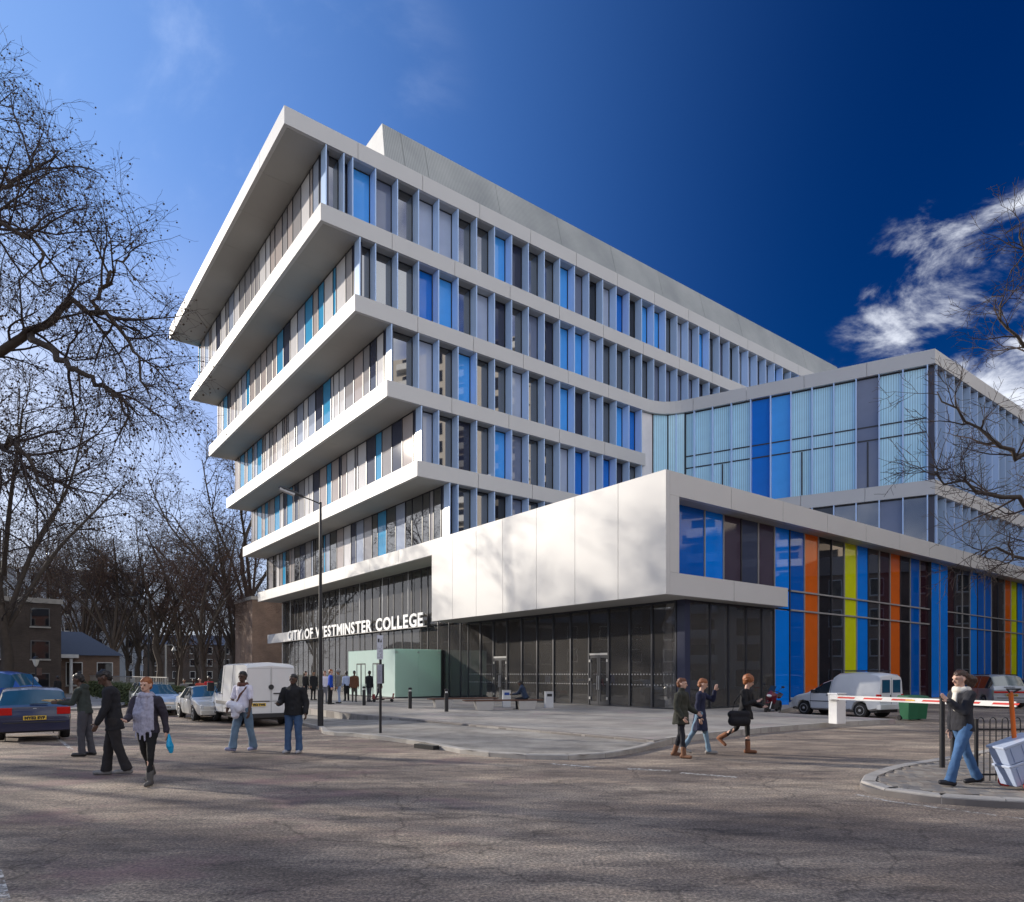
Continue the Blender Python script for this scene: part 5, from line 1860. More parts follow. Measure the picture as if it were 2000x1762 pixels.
# --- white panel van
pw = paint('white', (0.76, 0.76, 0.75))
LV = 5.3
van = vehicle('panel_van', 'white panel van parked at the kerb with closed rear doors towards the camera', 'van', dict(
    L=LV, W=1.99, seams=(0.33, 1.55, -0.9), wr=0.345, wheels=(-1.45, 1.72), crown=0.05, st=[-2.65, -2.62, -2.55, -2.3, -1.4, -0.4, 0.30, 0.36, 0.5, 0.58, 1.25, 1.5, 1.62, 1.9, 2.1, 2.4, 2.6],
    low=[(-2.65, 0.46), (-2.2, 0.42), (2.2, 0.36), (2.6, 0.42)], belt=[(-2.65, 1.18), (0.5, 1.18), (1.6, 1.20), (2.1, 1.02), (2.6, 0.75)],
    top=[(-2.65, 2.22), (-2.62, 2.30), (-2.5, 2.36), (0.5, 2.36), (0.95, 2.30), (1.25, 2.14), (1.95, 1.32), (2.1, 1.10), (2.6, 0.80)],
    wid=[(-2.65, 0.965), (-2.5, 1.0), (1.5, 1.0), (2.2, 0.95), (2.6, 0.80)], twid=[(-2.65, 0.88), (0.5, 0.88), (1.5, 0.82)],
    glass=[('side_window', 0.58, 1.5, (3,)), ('windscreen', 1.25, 1.95, (4, 5))], mats=dict(body=pw, glass=GLASS),
    boxes=[('rear_bumper', (-2.76, -2.55, -0.96, 0.96, 0.34, 0.50), TRIM), ('tail_light', (-2.672, -2.60, -0.985, -0.88, 0.62, 1.05), LAMP_R), ('tail_light', (-2.672, -2.60, 0.88, 0.985, 0.62, 1.05), LAMP_R),
           ('door_seam', (-2.658, -2.648, -0.006, 0.006, 0.52, 2.22), TRIM), ('door_seam', (-2.658, -2.648, 0.008, 0.86, 0.94, 0.952), TRIM), ('door_seam', (-2.658, -2.648, -0.86, -0.008, 0.94, 0.952), TRIM),
           ('plate_recess', (-2.662, -2.648, 0.10, 0.80, 0.72, 0.93), pw), ('door_step', (-2.674, -2.650, 0.06, 0.82, 0.93, 0.965), TRIM), ('door_handle', (-2.69, -2.66, -0.34, -0.08, 1.22, 1.26), TRIM),
           ('side_moulding', (-1.0, 1.25, 0.997, 1.012, 0.76, 0.90), mat('grey_moulding', (0.2, 0.19, 0.18), 0.6)), ('side_moulding', (-2.5, -1.9, 0.997, 1.012, 0.76, 0.90), mat('grey_moulding', (0.2, 0.19, 0.18), 0.6)),
           ('side_moulding', (-1.0, 1.25, -1.012, -0.997, 0.76, 0.90), mat('grey_moulding', (0.2, 0.19, 0.18), 0.6)),
           ('mirror', (1.5, 1.62, 1.0, 1.26, 1.26, 1.62), TRIM), ('mirror', (1.5, 1.62, -1.26, -1.0, 1.26, 1.62), TRIM), ('door_handle', (0.62, 0.80, 0.995, 1.02, 1.16, 1.2), TRIM), ('door_handle', (0.28, 0.44, 0.995, 1.02, 1.16, 1.2), TRIM)]),
    (-2.65, 0.0), (-9.05, 25.65, -0.20), VH)
MB().lathe([(0.01, -0.02), (0.095, -0.02), (0.10, 0.0), (0.01, 0.012)], 20, 'x', (-2.665, 0.0, 1.48)).build('badge', TRIM, van, True)
plate(van, 'FK2 TWS', -2.672, 0.45, 0.83, R(-90), M['yellow_plate'], 0.5, 0.12)
for y in (0.44, -0.44):
    fr = MB()
    for (a, b, c_, d_) in ((-0.40, 0.40, 2.17, 2.185), (-0.40, 0.40, 0.98, 0.99)):
        fr.box(-2.655, -2.648, y + a, y + b, c_, d_)
    fr.box(-2.655, -2.648, y - 0.41, y - 0.401, 0.98, 2.185)
    fr.box(-2.655, -2.648, y + 0.401, y + 0.41, 0.98, 2.185)
    fr.build('door_pressing', mat('seam_grey', (0.5, 0.5, 0.5), 0.5), van)

# --- saloon builder shared by the cars down the street
def saloon(name, label, col, aw, al, head, L=4.6, Wd=1.75, hgt=1.43, hatch=False, bumper=None, glass=GLASS_B, grille=True, group='cars parked along the street'):
    h = hgt
    top = [(-L / 2, 0.80), (-L / 2 + 0.08, 0.96), (-L / 2 + 0.55, 1.0), (-L / 2 + 1.15, h - 0.05), (-0.4, h), (0.25, h - 0.02), (1.0, 0.96), (1.7, 0.84), (L / 2, 0.62)]
    if hatch:
        top = [(-L / 2, 0.85), (-L / 2 + 0.05, 1.0), (-L / 2 + 0.45, h - 0.06), (-0.4, h), (0.25, h - 0.02), (1.05, 1.0), (1.7, 0.88), (L / 2, 0.66)]
    b0 = -L / 2 + (0.55 if not hatch else 0.05)
    b1 = -L / 2 + (1.15 if not hatch else 0.45)
    st = [-L / 2, -L / 2 + 0.05, -L / 2 + 0.25, b0, b1, b1 + 0.12, -0.55, -0.22, -0.15, 0.25, 0.6, 0.78, 1.0, 1.3, 1.7, 2.0, L / 2 - 0.08, L / 2]
    t = vehicle(name, label, 'car', dict(L=L, W=Wd, seams=(-0.18, 0.82, b1 + 0.25, 1.05), wr=0.31, wheels=(-1.32, 1.34), st=st, low=[(-L / 2, 0.3), (-1.7, 0.22), (1.8, 0.2), (L / 2, 0.26)],
        belt=[(-L / 2, 0.78), (-L / 2 + 0.2, 0.92), (1.0, 0.90), (1.7, 0.80), (L / 2, 0.60)], top=top,
        wid=[(-L / 2, 0.86), (-L / 2 + 0.3, 0.97), (0, 1.0), (1.5, 0.99), (2.0, 0.92), (L / 2, 0.74)], twid=[(-2, 0.7), (0.3, 0.7), (1, 0.82)],
        glass=[('rear_window', b0, b1, (4, 5)), ('side_window', b1 + 0.1, -0.22, (3,)), ('side_window', -0.15, 0.78, (3,)), ('windscreen', 0.25, 1.0, (4, 5))],
        mats=dict(body=col, glass=GLASS, windscreen=glass, rear_window=glass),
        boxes=[('headlight', (L / 2 - 0.20, L / 2 - 0.04, -0.72, -0.42, 0.56, 0.68), LAMP_W), ('headlight', (L / 2 - 0.20, L / 2 - 0.04, 0.42, 0.72, 0.56, 0.68), LAMP_W)] +
              ([('grille', (L / 2 - 0.06, L / 2 + 0.012, -0.36, 0.36, 0.52, 0.64), M['steel'])] if grille else []) +
              [('bumper', (L / 2 - 0.1, L / 2 + 0.06, -0.74, 0.74, 0.28, 0.47), bumper or col), ('tail_light', (-L / 2 - 0.012, -L / 2 + 0.1, -0.74, -0.5, 0.66, 0.82), LAMP_R), ('tail_light', (-L / 2 - 0.012, -L / 2 + 0.1, 0.5, 0.74, 0.66, 0.82), LAMP_R),
               ('mirror', (0.68, 0.8, -1.02, -0.87, 0.92, 1.04), col), ('mirror', (0.68, 0.8, 0.87, 1.02, 0.92, 1.04), col), ('door_handle', (-0.1, 0.06, 0.862, 0.89, 0.78, 0.81), col), ('door_handle', (-0.1, 0.06, -0.89, -0.862, 0.78, 0.81), col), ('door_handle', (-1.0, -0.84, -0.89, -0.862, 0.78, 0.81), col)]),
        al, aw, head, group)
    plate(t, 'LR04 VKX', L / 2 + 0.068, 0, 0.40, R(90), mat('plate_white', (0.7, 0.7, 0.68), 0.4))
    return t
NV = (SU, -CU)
saloon('saloon_car', 'silver white saloon parked in front of the white van, nose towards the camera', paint('silver', (0.62, 0.61, 0.57), 0.25), (-13.4, 28.7, -0.2), (1.34, -0.82), NV)
saloon('saloon_car', 'pale silver blue saloon behind the woman with the scarf, nose towards the camera', paint('ice', (0.42, 0.47, 0.52), 0.3), (-16.5, 32.5, -0.21), (2.2, 0.0), NV, hgt=1.45)
saloon('estate_car', 'dark blue hatchback parked furthest down the street behind the two saloons', paint('petrol', (0.035, 0.055, 0.085), 0.2), (-20.0, 38.5, -0.21), (2.1, 0.0), NV, hatch=True, hgt=1.5)

# --- blue van far left
pbv = paint('bus_blue', (0.02, 0.10, 0.42))
vehicle('blue_van', 'bright blue van partly cut off at the left edge behind the dark hatchback', 'van', dict(
    L=5.0, W=1.9, wr=0.33, wheels=(-1.4, 1.6), crown=0.05, st=[-2.5, -2.45, -2.3, -1.4, -0.9, -0.82, 0.2, 0.28, 1.2, 1.5, 1.9, 2.2, 2.5],
    low=[(-2.5, 0.42), (2.5, 0.36)], belt=[(-2.5, 1.1), (1.6, 1.1), (2.5, 0.75)], top=[(-2.5, 1.95), (-2.3, 2.1), (0.7, 2.1), (1.2, 1.95), (1.9, 1.2), (2.5, 0.85)],
    wid=[(-2.5, 0.95), (-2.3, 1), (1.8, 1), (2.5, 0.8)], twid=[(-2.5, 0.84), (1.5, 0.8)],
    glass=[('side_window', -2.3, -0.9, (3,)), ('side_window', -0.82, 0.2, (3,)), ('side_window', 0.28, 1.5, (3,)), ('windscreen', 1.2, 1.9, (4, 5))], mats=dict(body=pbv, glass=GLASS_B)),
    (2.4, -0.9), (-30.2, 42.4, -0.22), (0.985, -0.17))

# --- small white van in the car park
pcv = paint('chalk', (0.70, 0.72, 0.73))
hv = Vector((12.5 - 14.0, 30.2 - 27.6)).normalized()
cad = vehicle('small_van', 'small white van with two rear door windows parked behind the barrier', 'van', dict(
    L=4.2, W=1.70, seams=(0.03, 0.95), wr=0.295, wheels=(-1.30, 1.30), crown=0.04, st=[-2.10, -2.06, -1.98, -1.7, -1.0, -0.3, -0.05, 0.02, 0.08, 0.2, 0.5, 0.72, 0.82, 1.0, 1.15, 1.3, 1.6, 1.85, 2.05, 2.12],
    low=[(-2.1, 0.36), (-1.7, 0.28), (1.7, 0.24), (2.12, 0.30)], belt=[(-2.1, 0.98), (0.9, 0.94), (1.4, 0.85), (1.9, 0.72), (2.12, 0.5)],
    top=[(-2.10, 1.58), (-2.06, 1.68), (-1.92, 1.78), (-0.45, 1.82), (-0.1, 1.74), (0.02, 1.55), (0.2, 1.50), (0.45, 1.42), (1.15, 0.97), (1.6, 0.88), (2.0, 0.72), (2.12, 0.52)],
    wid=[(-2.1, 0.93), (-1.95, 0.99), (-1, 1.0), (1.3, 1.0), (1.8, 0.93), (2.12, 0.74)], twid=[(-2.1, 0.83), (-0.3, 0.86), (0.1, 0.74), (1, 0.78)],
    glass=[('side_window', 0.05, 0.84, (3,)), ('windscreen', 0.42, 1.15, (4, 5))], mats=dict(body=pcv, glass=GLASS),
    boxes=[('rear_window', (-2.115, -2.06, 0.10, 0.62, 1.02, 1.54), GLASS_B), ('rear_window', (-2.115, -2.06, -0.62, -0.10, 1.02, 1.54), GLASS_B), ('door_seam', (-2.108, -2.06, -0.006, 0.006, 0.5, 1.62), TRIM),
           ('tail_light', (-2.112, -1.98, 0.66, 0.83, 0.72, 0.96), LAMP_R), ('tail_light', (-2.112, -1.98, -0.83, -0.66, 0.72, 0.96), LAMP_R), ('rear_bumper', (-2.17, -2.0, -0.82, 0.82, 0.36, 0.56), pcv),
           ('side_strip', (-0.75, 0.98, 0.846, 0.864, 0.60, 0.635), TRIM), ('side_strip', (-0.75, 0.98, -0.864, -0.846, 0.60, 0.635), TRIM), ('door_handle', (0.08, 0.2, 0.846, 0.87, 0.86, 0.90), TRIM),
           ('rear_handle', (-2.13, -2.10, 0.03, 0.09, 0.86, 0.94), TRIM), ('front_bumper', (1.95, 2.16, -0.70, 0.70, 0.28, 0.50), pcv), ('headlight', (1.86, 2.05, 0.46, 0.74, 0.60, 0.72), LAMP_W), ('headlight', (1.86, 2.05, -0.74, -0.46, 0.60, 0.72), LAMP_W),
           ('roof_bar', (-1.6, -1.55, -0.66, 0.66, 1.845, 1.875), TRIM), ('roof_bar', (-0.6, -0.55, -0.66, 0.66, 1.865, 1.895), TRIM), ('roof_rail', (-1.7, -0.45, 0.60, 0.64, 1.90, 1.925), TRIM), ('roof_rail', (-1.7, -0.45, -0.64, -0.60, 1.90, 1.925), TRIM),
           ('mirror', (0.72, 0.82, 0.86, 1.02, 0.96, 1.10), TRIM)]),
    (-1.30, 0.80), (14.05, 27.55, 0.0), (hv.x, hv.y))

# --- silver people carrier behind the woman
ps_ = paint('moon', (0.36, 0.38, 0.40), 0.35)
hm = Vector((0.20, 0.98))
mpv = vehicle('people_carrier', 'silver people carrier with roof rails parked behind the walking woman', 'car', dict(
    L=4.6, W=1.81, seams=(-0.72, 0.24, 1.2), wr=0.315, wheels=(-1.35, 1.45), crown=0.04, st=[-2.30, -2.26, -2.15, -2.0, -1.72, -1.6, -0.75, -0.68, 0.2, 0.28, 0.6, 1.0, 1.35, 1.5, 1.9, 2.2, 2.3],
    low=[(-2.3, 0.30), (-1.8, 0.25), (2.3, 0.26)], belt=[(-2.3, 0.92), (-2.1, 1.02), (1.2, 0.98), (1.8, 0.85), (2.3, 0.6)],
    top=[(-2.30, 0.95), (-2.2, 1.08), (-1.72, 1.62), (-1.5, 1.68), (0.0, 1.71), (0.45, 1.66), (1.5, 1.02), (1.9, 0.9), (2.3, 0.64)],
    wid=[(-2.3, 0.90), (-2.1, 0.98), (-1, 1.0), (1.5, 0.99), (2.3, 0.75)], twid=[(-2.2, 0.76), (-1.5, 0.75), (0.5, 0.75), (1.5, 0.8)],
    glass=[('rear_window', -2.2, -1.72, (4, 5)), ('side_window', -2.0, -0.75, (3,)), ('side_window', -0.68, 0.2, (3,)), ('side_window', 0.28, 1.35, (3,)), ('windscreen', 0.5, 1.5, (4, 5))],
    mats=dict(body=ps_, glass=GLASS, rear_window=mat('rear_glass_pale', (0.16, 0.19, 0.17), 0.05, ior=2.0)),
    boxes=[('tail_light_bar', (-2.322, -2.2, -0.80, 0.80, 0.78, 0.88), LAMP_R), ('rear_bumper', (-2.38, -2.2, -0.84, 0.84, 0.40, 0.62), ps_), ('rear_wiper', (-2.24, -2.2, -0.2, 0.3, 1.08, 1.10), M['black']),
           ('roof_rail', (-1.4, 0.4, 0.62, 0.66, 1.70, 1.74), M['black']), ('roof_rail', (-1.4, 0.4, -0.66, -0.62, 1.70, 1.74), M['black']), ('trim_strip', (-2.392, -2.382, -0.7, 0.7, 0.52, 0.55), TRIM)]),
    (-2.30, 0.85), (24.65, 35.0, 0.0), (hm.x, hm.y))
plate(mpv, 'KL51 OVD', -2.392, 0, 0.68, R(-90), M['yellow_plate'])
saloon('dark_car', 'black car cut off at the right edge beyond the people carrier', paint('black', (0.015, 0.016, 0.02)), (27.3, 35.4, 0.0), (-2.3, 0.8), (0.2, 0.98), hatch=True, hgt=1.5, group='cars parked behind the barrier')

# --- motorcycle
mx_, my_ = gp(1497, 1398, 0.0)
hd2 = Vector((-0.62, -0.78)).normalized()
moto = thing('motorcycle', 'dark red and black motorcycle on its stand beside the small white van', 'motorcycle', (mx_ - hd2.x * 0.72, my_ - hd2.y * 0.72, 0.0), math.atan2(hd2.y, hd2.x))
moto.rotation_euler = (R(-9), 0, math.atan2(hd2.y, hd2.x))
tyre = MB()
N = 28
tyre.tube([(0.255 * math.cos(2 * math.pi * k / N), 0, 0.255 * math.sin(2 * math.pi * k / N)) for k in range(N + 1)], 0.062, 10, False)
tme = tyre.mesh('tyre', M['rubber'], True)
rmm = MB().lathe([(0.03, -0.06), (0.06, -0.05), (0.07, -0.012), (0.19, -0.02), (0.205, -0.04), (0.205, 0.04), (0.19, 0.02), (0.07, 0.012), (0.06, 0.05), (0.03, 0.06)], 20, 'y').mesh('rim', TRIM, True)
for x in (0.72, -0.72):
    w = place('wheel', tme, moto, (x, 0, 0.315))
    place('rim', rmm, w)
redp = paint('cherry', (0.13, 0.008, 0.02))
MB().capsule((0.38, 0, 0.86), 0.16, (-0.02, 0, 0.84), 0.13, 0.85).build('fuel_tank', redp, moto, True)
fm = MB().add([(0.62, -0.03, 1.08), (0.62, 0.03, 1.08), (0.80, 0.13, 0.86), (0.80, -0.13, 0.86), (0.42, 0.22, 0.92), (0.42, -0.22, 0.92), (0.46, 0.2, 0.52), (0.46, -0.2, 0.52), (0.62, 0.15, 0.62), (0.62, -0.15, 0.62)],
              [(0, 1, 2, 3), (1, 4, 2), (0, 3, 5), (2, 4, 6, 8), (3, 9, 7, 5), (2, 8, 9, 3), (0, 5, 4, 1), (8, 6, 7, 9)])
fm.build('fairing', redp, moto, True)
MB().ball((0.76, 0, 0.86), 0.07, 0.12, 0.06).build('headlight', LAMP_W, moto, True)
MB().add([(0.60, -0.13, 1.06), (0.60, 0.13, 1.06), (0.42, 0.11, 1.28), (0.42, -0.11, 1.28), (0.58, -0.13, 1.05), (0.58, 0.13, 1.05), (0.40, 0.11, 1.27), (0.40, -0.11, 1.27)], [(0, 1, 2, 3), (7, 6, 5, 4), (0, 4, 5, 1), (1, 5, 6, 2), (2, 6, 7, 3), (3, 7, 4, 0)]).build('windshield', GLASS, moto)
MB().capsule((-0.1, 0, 0.82), 0.13, (-0.68, 0, 0.90), 0.10, 0.5, (0, 0, 1)).build('seat', M['black'], moto, True)
MB().capsule((-0.5, 0, 0.78), 0.11, (-0.92, 0, 0.88), 0.05, 0.7, (0, 0, 1)).build('tail', redp, moto, True)
MB().box(-0.22, 0.34, -0.15, 0.15, 0.28, 0.66).build('engine', mat('engine_alloy', (0.12, 0.12, 0.125), 0.4, metal=0.6), moto)
for s in (-0.085, 0.085):
    MB().tube([(0.44, s, 1.0), (0.72, s, 0.315)], 0.028, 8).build('fork', M['steel'], moto, True)
    MB().tube([(-0.2, s * 1.2, 0.40), (-0.72, s * 1.2, 0.315)], 0.026, 8).build('swing_arm', TRIM, moto, True)
MB().tube([(0.40, -0.36, 1.02), (0.46, -0.15, 1.06), (0.46, 0.15, 1.06), (0.40, 0.36, 1.02)], 0.016, 8).build('handlebar', M['black'], moto, True)
for s in (-1, 1):
    mr_ = MB().tube([(0.45, s * 0.22, 1.06), (0.45, s * 0.36, 1.26)], 0.008, 6).build('mirror_arm', M['black'], moto)
    MB().ball((0.44, s * 0.40, 1.29), 0.025, 0.075, 0.045).build('mirror', M['black'], mr_, True)
MB().tube([(0.1, -0.17, 0.30), (-0.3, -0.19, 0.32), (-0.85, -0.2, 0.52)], [0.03, 0.04, 0.055], 10).build('exhaust', M['steel'], moto, True)
MB().capsule((0.55, 0, 0.62), 0.09, (0.95, 0, 0.56), 0.06, 0.35, (0, 0, 1)).build('front_mudguard', redp, moto, True)
MB().box(0.02, 0.06, 0.16, 0.2, 0.0, 0.32).build('stand', M['black'], moto)
# ------------------------------------------------------------------ people
rnd = random.Random(21)
SKIN = {'light': mat('skin_light', (0.62, 0.38, 0.28), 0.5, var=0.06), 'mid': mat('skin_mid', (0.32, 0.17, 0.10), 0.5, var=0.06), 'dark': mat('skin_dark', (0.085, 0.045, 0.03), 0.45, var=0.08)}
def cloth(name, c, var=0.25, sc=9.0):
    return mat('cloth_' + name, c, 0.9, var=var, scale=sc, bump=0.25, bscale=120)
HAIRM = {'black': mat('hair_black', (0.012, 0.01, 0.009), 0.45, var=0.3, scale=30), 'brown': mat('hair_brown', (0.06, 0.03, 0.018), 0.45, var=0.3, scale=30),
         'ginger': mat('hair_ginger', (0.30, 0.10, 0.03), 0.45, var=0.3, scale=30), 'auburn': mat('hair_auburn', (0.17, 0.06, 0.025), 0.45, var=0.3, scale=30), 'grey': mat('hair_grey', (0.3, 0.29, 0.27), 0.5)}
EYE = mat('eye_dark', (0.015, 0.012, 0.01), 0.2)
LIP = mat('lip', (0.3, 0.12, 0.1), 0.5)
CLOUD = bpy.data.textures.new('cloth_folds', 'CLOUDS')
CLOUD.noise_scale = 0.13
CLOUD.noise_depth = 3
STRAND = bpy.data.textures.new('hair_strands', 'CLOUDS')
STRAND.noise_scale = 0.035
STRAND.noise_depth = 2
TO_BAKE = []

def remesh(mb, name, m, parent, vox, disp=0.0, smooth=4, tex=None):
    o = mb.build(name, m, parent, True, ang=180)
    r = o.modifiers.new('remesh', 'REMESH')
    r.mode = 'VOXEL'
    r.voxel_size = vox
    r.use_smooth_shade = True
    if smooth:
        s = o.modifiers.new('smooth', 'SMOOTH')
        s.iterations = smooth
        s.factor = 0.5
    if disp:
        d = o.modifiers.new('disp', 'DISPLACE')
        d.texture = tex or CLOUD
        d.texture_coords = 'GLOBAL'
        d.strength = disp
        d.mid_level = 0.5
    TO_BAKE.append(o)
    return o

def rot2(a):                 # unit vector hanging down, swung forward by a degrees
    return Vector((math.sin(R(a)), 0, -math.cos(R(a))))

def person(label, x, y, z, face, h, pose, fit, near=True, group=None):
    """face: plan direction of the chest; local +x forward, +y to the person's left"""
    s = h / 1.76
    fx, fy = face
    t = thing('person', label, 'person', (x, y, z), math.atan2(fy, fx), group)
    vb = 0.0085 if near else 0.02
    vc = 0.014 if near else 0.026
    lean = pose.get('lean', 0)
    wide = fit.get('wide', 1.0)
    body, top, legs, shoes = MB(), MB(), MB(), MB()
    P = Vector((0, 0, 0.94)) * s
    up = Vector((math.sin(R(lean)), 0, math.cos(R(lean))))
    Cc = P + up * (0.40 * s)
    N = P + up * (0.53 * s)
    legr = fit.get('leg', 1.0)
    feet = []
    seated = pose.get('seated')
    ankles = []
    for sd, key in ((1, 'L'), (-1, 'R')):
        th, kn = pose['legs'][key][:2]
        ab = pose['legs'][key][2] if len(pose['legs'][key]) > 2 else 0.0
        hip = P + Vector((0, 0.09 * s * wide ** 0.5 * sd, -0.03 * s))
        d1 = rot2(th) + Vector((0, ab * sd, 0))
        knee = hip + d1.normalized() * (0.42 * s)
        d2 = rot2(th - kn) + Vector((0, ab * 0.5 * sd, 0))
        ank = knee + d2.normalized() * (0.43 * s)
        pitch = pose['legs'][key][3] if len(pose['legs'][key]) > 3 else 0
        toe = ank + Vector((math.cos(R(pitch)) * 0.17 * s, 0.02 * sd, -0.05 * s + math.sin(R(pitch)) * 0.17 * s))
        heel = ank + Vector((-0.05 * s * math.cos(R(pitch)), 0, -0.05 * s - math.sin(R(pitch)) * 0.05 * s))
        body.capsule(hip, 0.07 * s, knee, 0.05 * s)
        body.capsule(knee, 0.05 * s, ank, 0.037 * s)
        lr = legr
        legs.capsule(hip, 0.098 * s * (0.5 + 0.5 * lr) * wide ** 0.5, knee, 0.067 * s * lr)
        legs.capsule(knee, 0.067 * s * lr, ank - d2.normalized() * 0.08, (0.048 * s) * lr * fit.get('flare', 1.0))
        legs.frustum(ank + d2.normalized() * 0.035, max(0.050, 0.054 * lr * fit.get('flare', 1.0)) * s, ank + d2.normalized() * -0.22, max(0.050, 0.052 * lr * (0.5 + 0.5 * fit.get('flare', 1.0))) * s, 1.1, (1, 0, 0.1))
        shoes.capsule(heel, 0.045 * s, toe, 0.04 * s, 0.95)
        shoes.capsule(ank, 0.043 * s, heel, 0.047 * s)
        if fit.get('boots'):
            shoes.capsule(ank + (knee - ank) * fit['boots'], 0.062 * s, ank, 0.058 * s)
        feet.append(min(heel.z, toe.z) - 0.045 * s)
    dz = 0.0 - min(feet)
    if seated:
        dz = pose.get('dz', dz)
    O = Vector((0, 0, dz))
    hr = 0.115 * s * wide
    legs.capsule(P + Vector((0, -0.075 * s, 0)), hr, P + Vector((0, 0.075 * s, 0)), hr, 0.92)
    legs.capsule(P + Vector((0, -0.05 * s, 0.07 * s)), hr * 0.95, P + Vector((0, 0.05 * s, 0.07 * s)), hr * 0.95, 0.9)
    body.capsule(P, 0.11 * s, Cc, 0.125 * s, 0.75)
    body.capsule(Cc, 0.12 * s, N, 0.06 * s, 0.8)
    # torso garment
    hem = fit.get('hem', -0.06) * s
    tw = fit.get('torso', 1.0) * wide
    top.frustum(P + up * hem, 0.172 * s * tw * fit.get('hemw', 1.0), P + up * (0.22 * s), 0.150 * s * tw, 0.74)
    top.capsule(P + up * (0.16 * s), 0.142 * s * tw, P + up * (0.2 * s), 0.145 * s * tw, 0.78)
    top.capsule(P + up * (0.2 * s), 0.145 * s * tw, Cc + up * (0.02 * s), 0.155 * s * tw, 0.76)
    if fit.get('skirt'):
        top.frustum(P + Vector((0.0, 0, -fit['skirt'] * 1.5 * s)), 0.235 * s, P + Vector((0, 0, 0.05)), 0.165 * s * tw, 0.8)
    shl = 0.178 * s * wide
    top.capsule(Cc + up * (0.045 * s) + Vector((0, -shl * 0.8, 0)), 0.085 * s, Cc + up * (0.045 * s) + Vector((0, shl * 0.8, 0)), 0.085 * s, 0.85)
    top.capsule(Cc + up * 0.03 * s, 0.11 * s, N + up * (-0.01), 0.062 * s, 0.85)
    if fit.get('hood'):
        top.capsule(N + Vector((-0.07 * s, -0.05 * s, 0.0)), 0.075 * s, N + Vector((-0.07 * s, 0.05 * s, 0.0)), 0.075 * s)
    if fit.get('collar'):
        top.capsule(N + Vector((-0.01, 0, -0.03 * s)), 0.085 * s, N + Vector((0, 0, 0.035 * s)), 0.078 * s)
    sl = fit.get('sleeve', 1.0)
    slr = fit.get('sleeve_r', 1.0)
    hands = {}
    for sd, key in ((1, 'L'), (-1, 'R')):
        pit, abd, elb = pose['arms'][key][:3]
        inw = pose['arms'][key][3] if len(pose['arms'][key]) > 3 else 0
        sh = Cc + up * (0.05 * s) + Vector((0, shl * 1.06 * sd, 0))
        d1 = rot2(pit) + Vector((0, math.tan(R(abd)) * sd, 0))
        d1.normalize()
        el = sh + d1 * (0.285 * s)
        d2 = rot2(pit + elb)
        d2 = d2 + Vector((0, (math.tan(R(abd)) * 0.5 - math.tan(R(inw))) * sd, 0))
        d2.normalize()
        wr = el + d2 * (0.245 * s)
        body.capsule(sh, 0.05 * s, el, 0.042 * s)
        body.capsule(el, 0.042 * s, wr, 0.028 * s)
        top.capsule(sh, 0.072 * s * slr, sh.lerp(el, min(1, sl * 2 if sl < 0.5 else 1)), 0.058 * s * slr)
        if sl > 0.5:
            top.capsule(el, 0.058 * s * slr, el.lerp(wr, (sl - 0.5) * 2), 0.046 * s * slr)
        # hand: palm, four fingers, thumb
        side = Vector((1, 0, 0)) - d2 * d2.x
        if side.length < 0.2:
            side = Vector((0, 0, 1)) - d2 * d2.z
        side.normalize()                    # thumb side
        nrm = d2.cross(side)
        curlv = nrm * (sd * pose.get('curl', 0.5))
        palm = wr + d2 * (0.085 * s)
        body.capsule(wr, 0.028 * s, palm, 0.038 * s, 0.5, nrm)
        fr = 0.0105 * s if near else 0.015
        for q, ln in enumerate((0.068, 0.078, 0.073, 0.056)):
            b0 = palm + side * ((0.027 - 0.018 * q) * s) + d2 * 0.008
            m1 = b0 + (d2 + curlv * 0.5).normalized() * (ln * 0.55 * s)
            m2 = m1 + (d2 * 0.7 + curlv).normalized() * (ln * 0.5 * s)
            body.capsule(b0, fr, m1, fr * 0.95)
            body.capsule(m1, fr * 0.95, m2, fr * 0.85)
        tb = wr + d2 * (0.03 * s) + side * (0.024 * s)
        tm = tb + (d2 * 0.6 + side * 0.8).normalized() * (0.042 * s)
        body.capsule(tb, fr * 1.2, tm, fr * 1.1)
        body.capsule(tm, fr * 1.1, tm + (d2 * 0.9 + side * 0.25 + curlv * 0.4).normalized() * (0.032 * s), fr)
        hands[key] = palm + O
    # head
    yaw, pt = pose.get('yaw', 0), pose.get('nod', 0)
    Hm = Matrix.Rotation(R(yaw), 3, 'Z') @ Matrix.Rotation(R(pt + lean * 0.3), 3, 'Y')
    hb = N + Vector((0.01, 0, 0.04)) * s
    def hp(a, b, c):
        return hb + Hm @ (Vector((a, b, c)) * s)
    body.capsule(N - up * 0.05 * s, 0.056 * s, hp(0.0, 0, 0.06), 0.052 * s)
    body.capsule(hp(-0.02, 0, 0.155), 0.088 * s, hp(0.025, 0, 0.15), 0.08 * s, 0.93, Hm @ Vector((0, 1, 0)))
    body.capsule(hp(0.035, 0, 0.12), 0.062 * s, hp(0.052, 0, 0.062), 0.042 * s)
    body.capsule(hp(0.02, 0, 0.10), 0.068 * s, hp(0.03, 0, 0.075), 0.058 * s)
    body.capsule(hp(0.095, 0, 0.13), 0.010 * s, hp(0.112, 0, 0.098), 0.015 * s)
    body.capsule(hp(0.09, -0.035, 0.155), 0.012 * s, hp(0.09, 0.035, 0.155), 0.012 * s)
    for q in (-1, 1):
        body.capsule(hp(0.0, 0.082 * q, 0.135), 0.018 * s, hp(0.004, 0.084 * q, 0.105), 0.014 * s, 0.6)
    for m in (body, top, legs, shoes):
        m.v = [(a[0] + O.x, a[1] + O.y, a[2] + O.z) for a in m.v]
    sk = SKIN[fit.get('skin', 'light')]
    remesh(body, 'body', sk, t, vb, 0, 3)
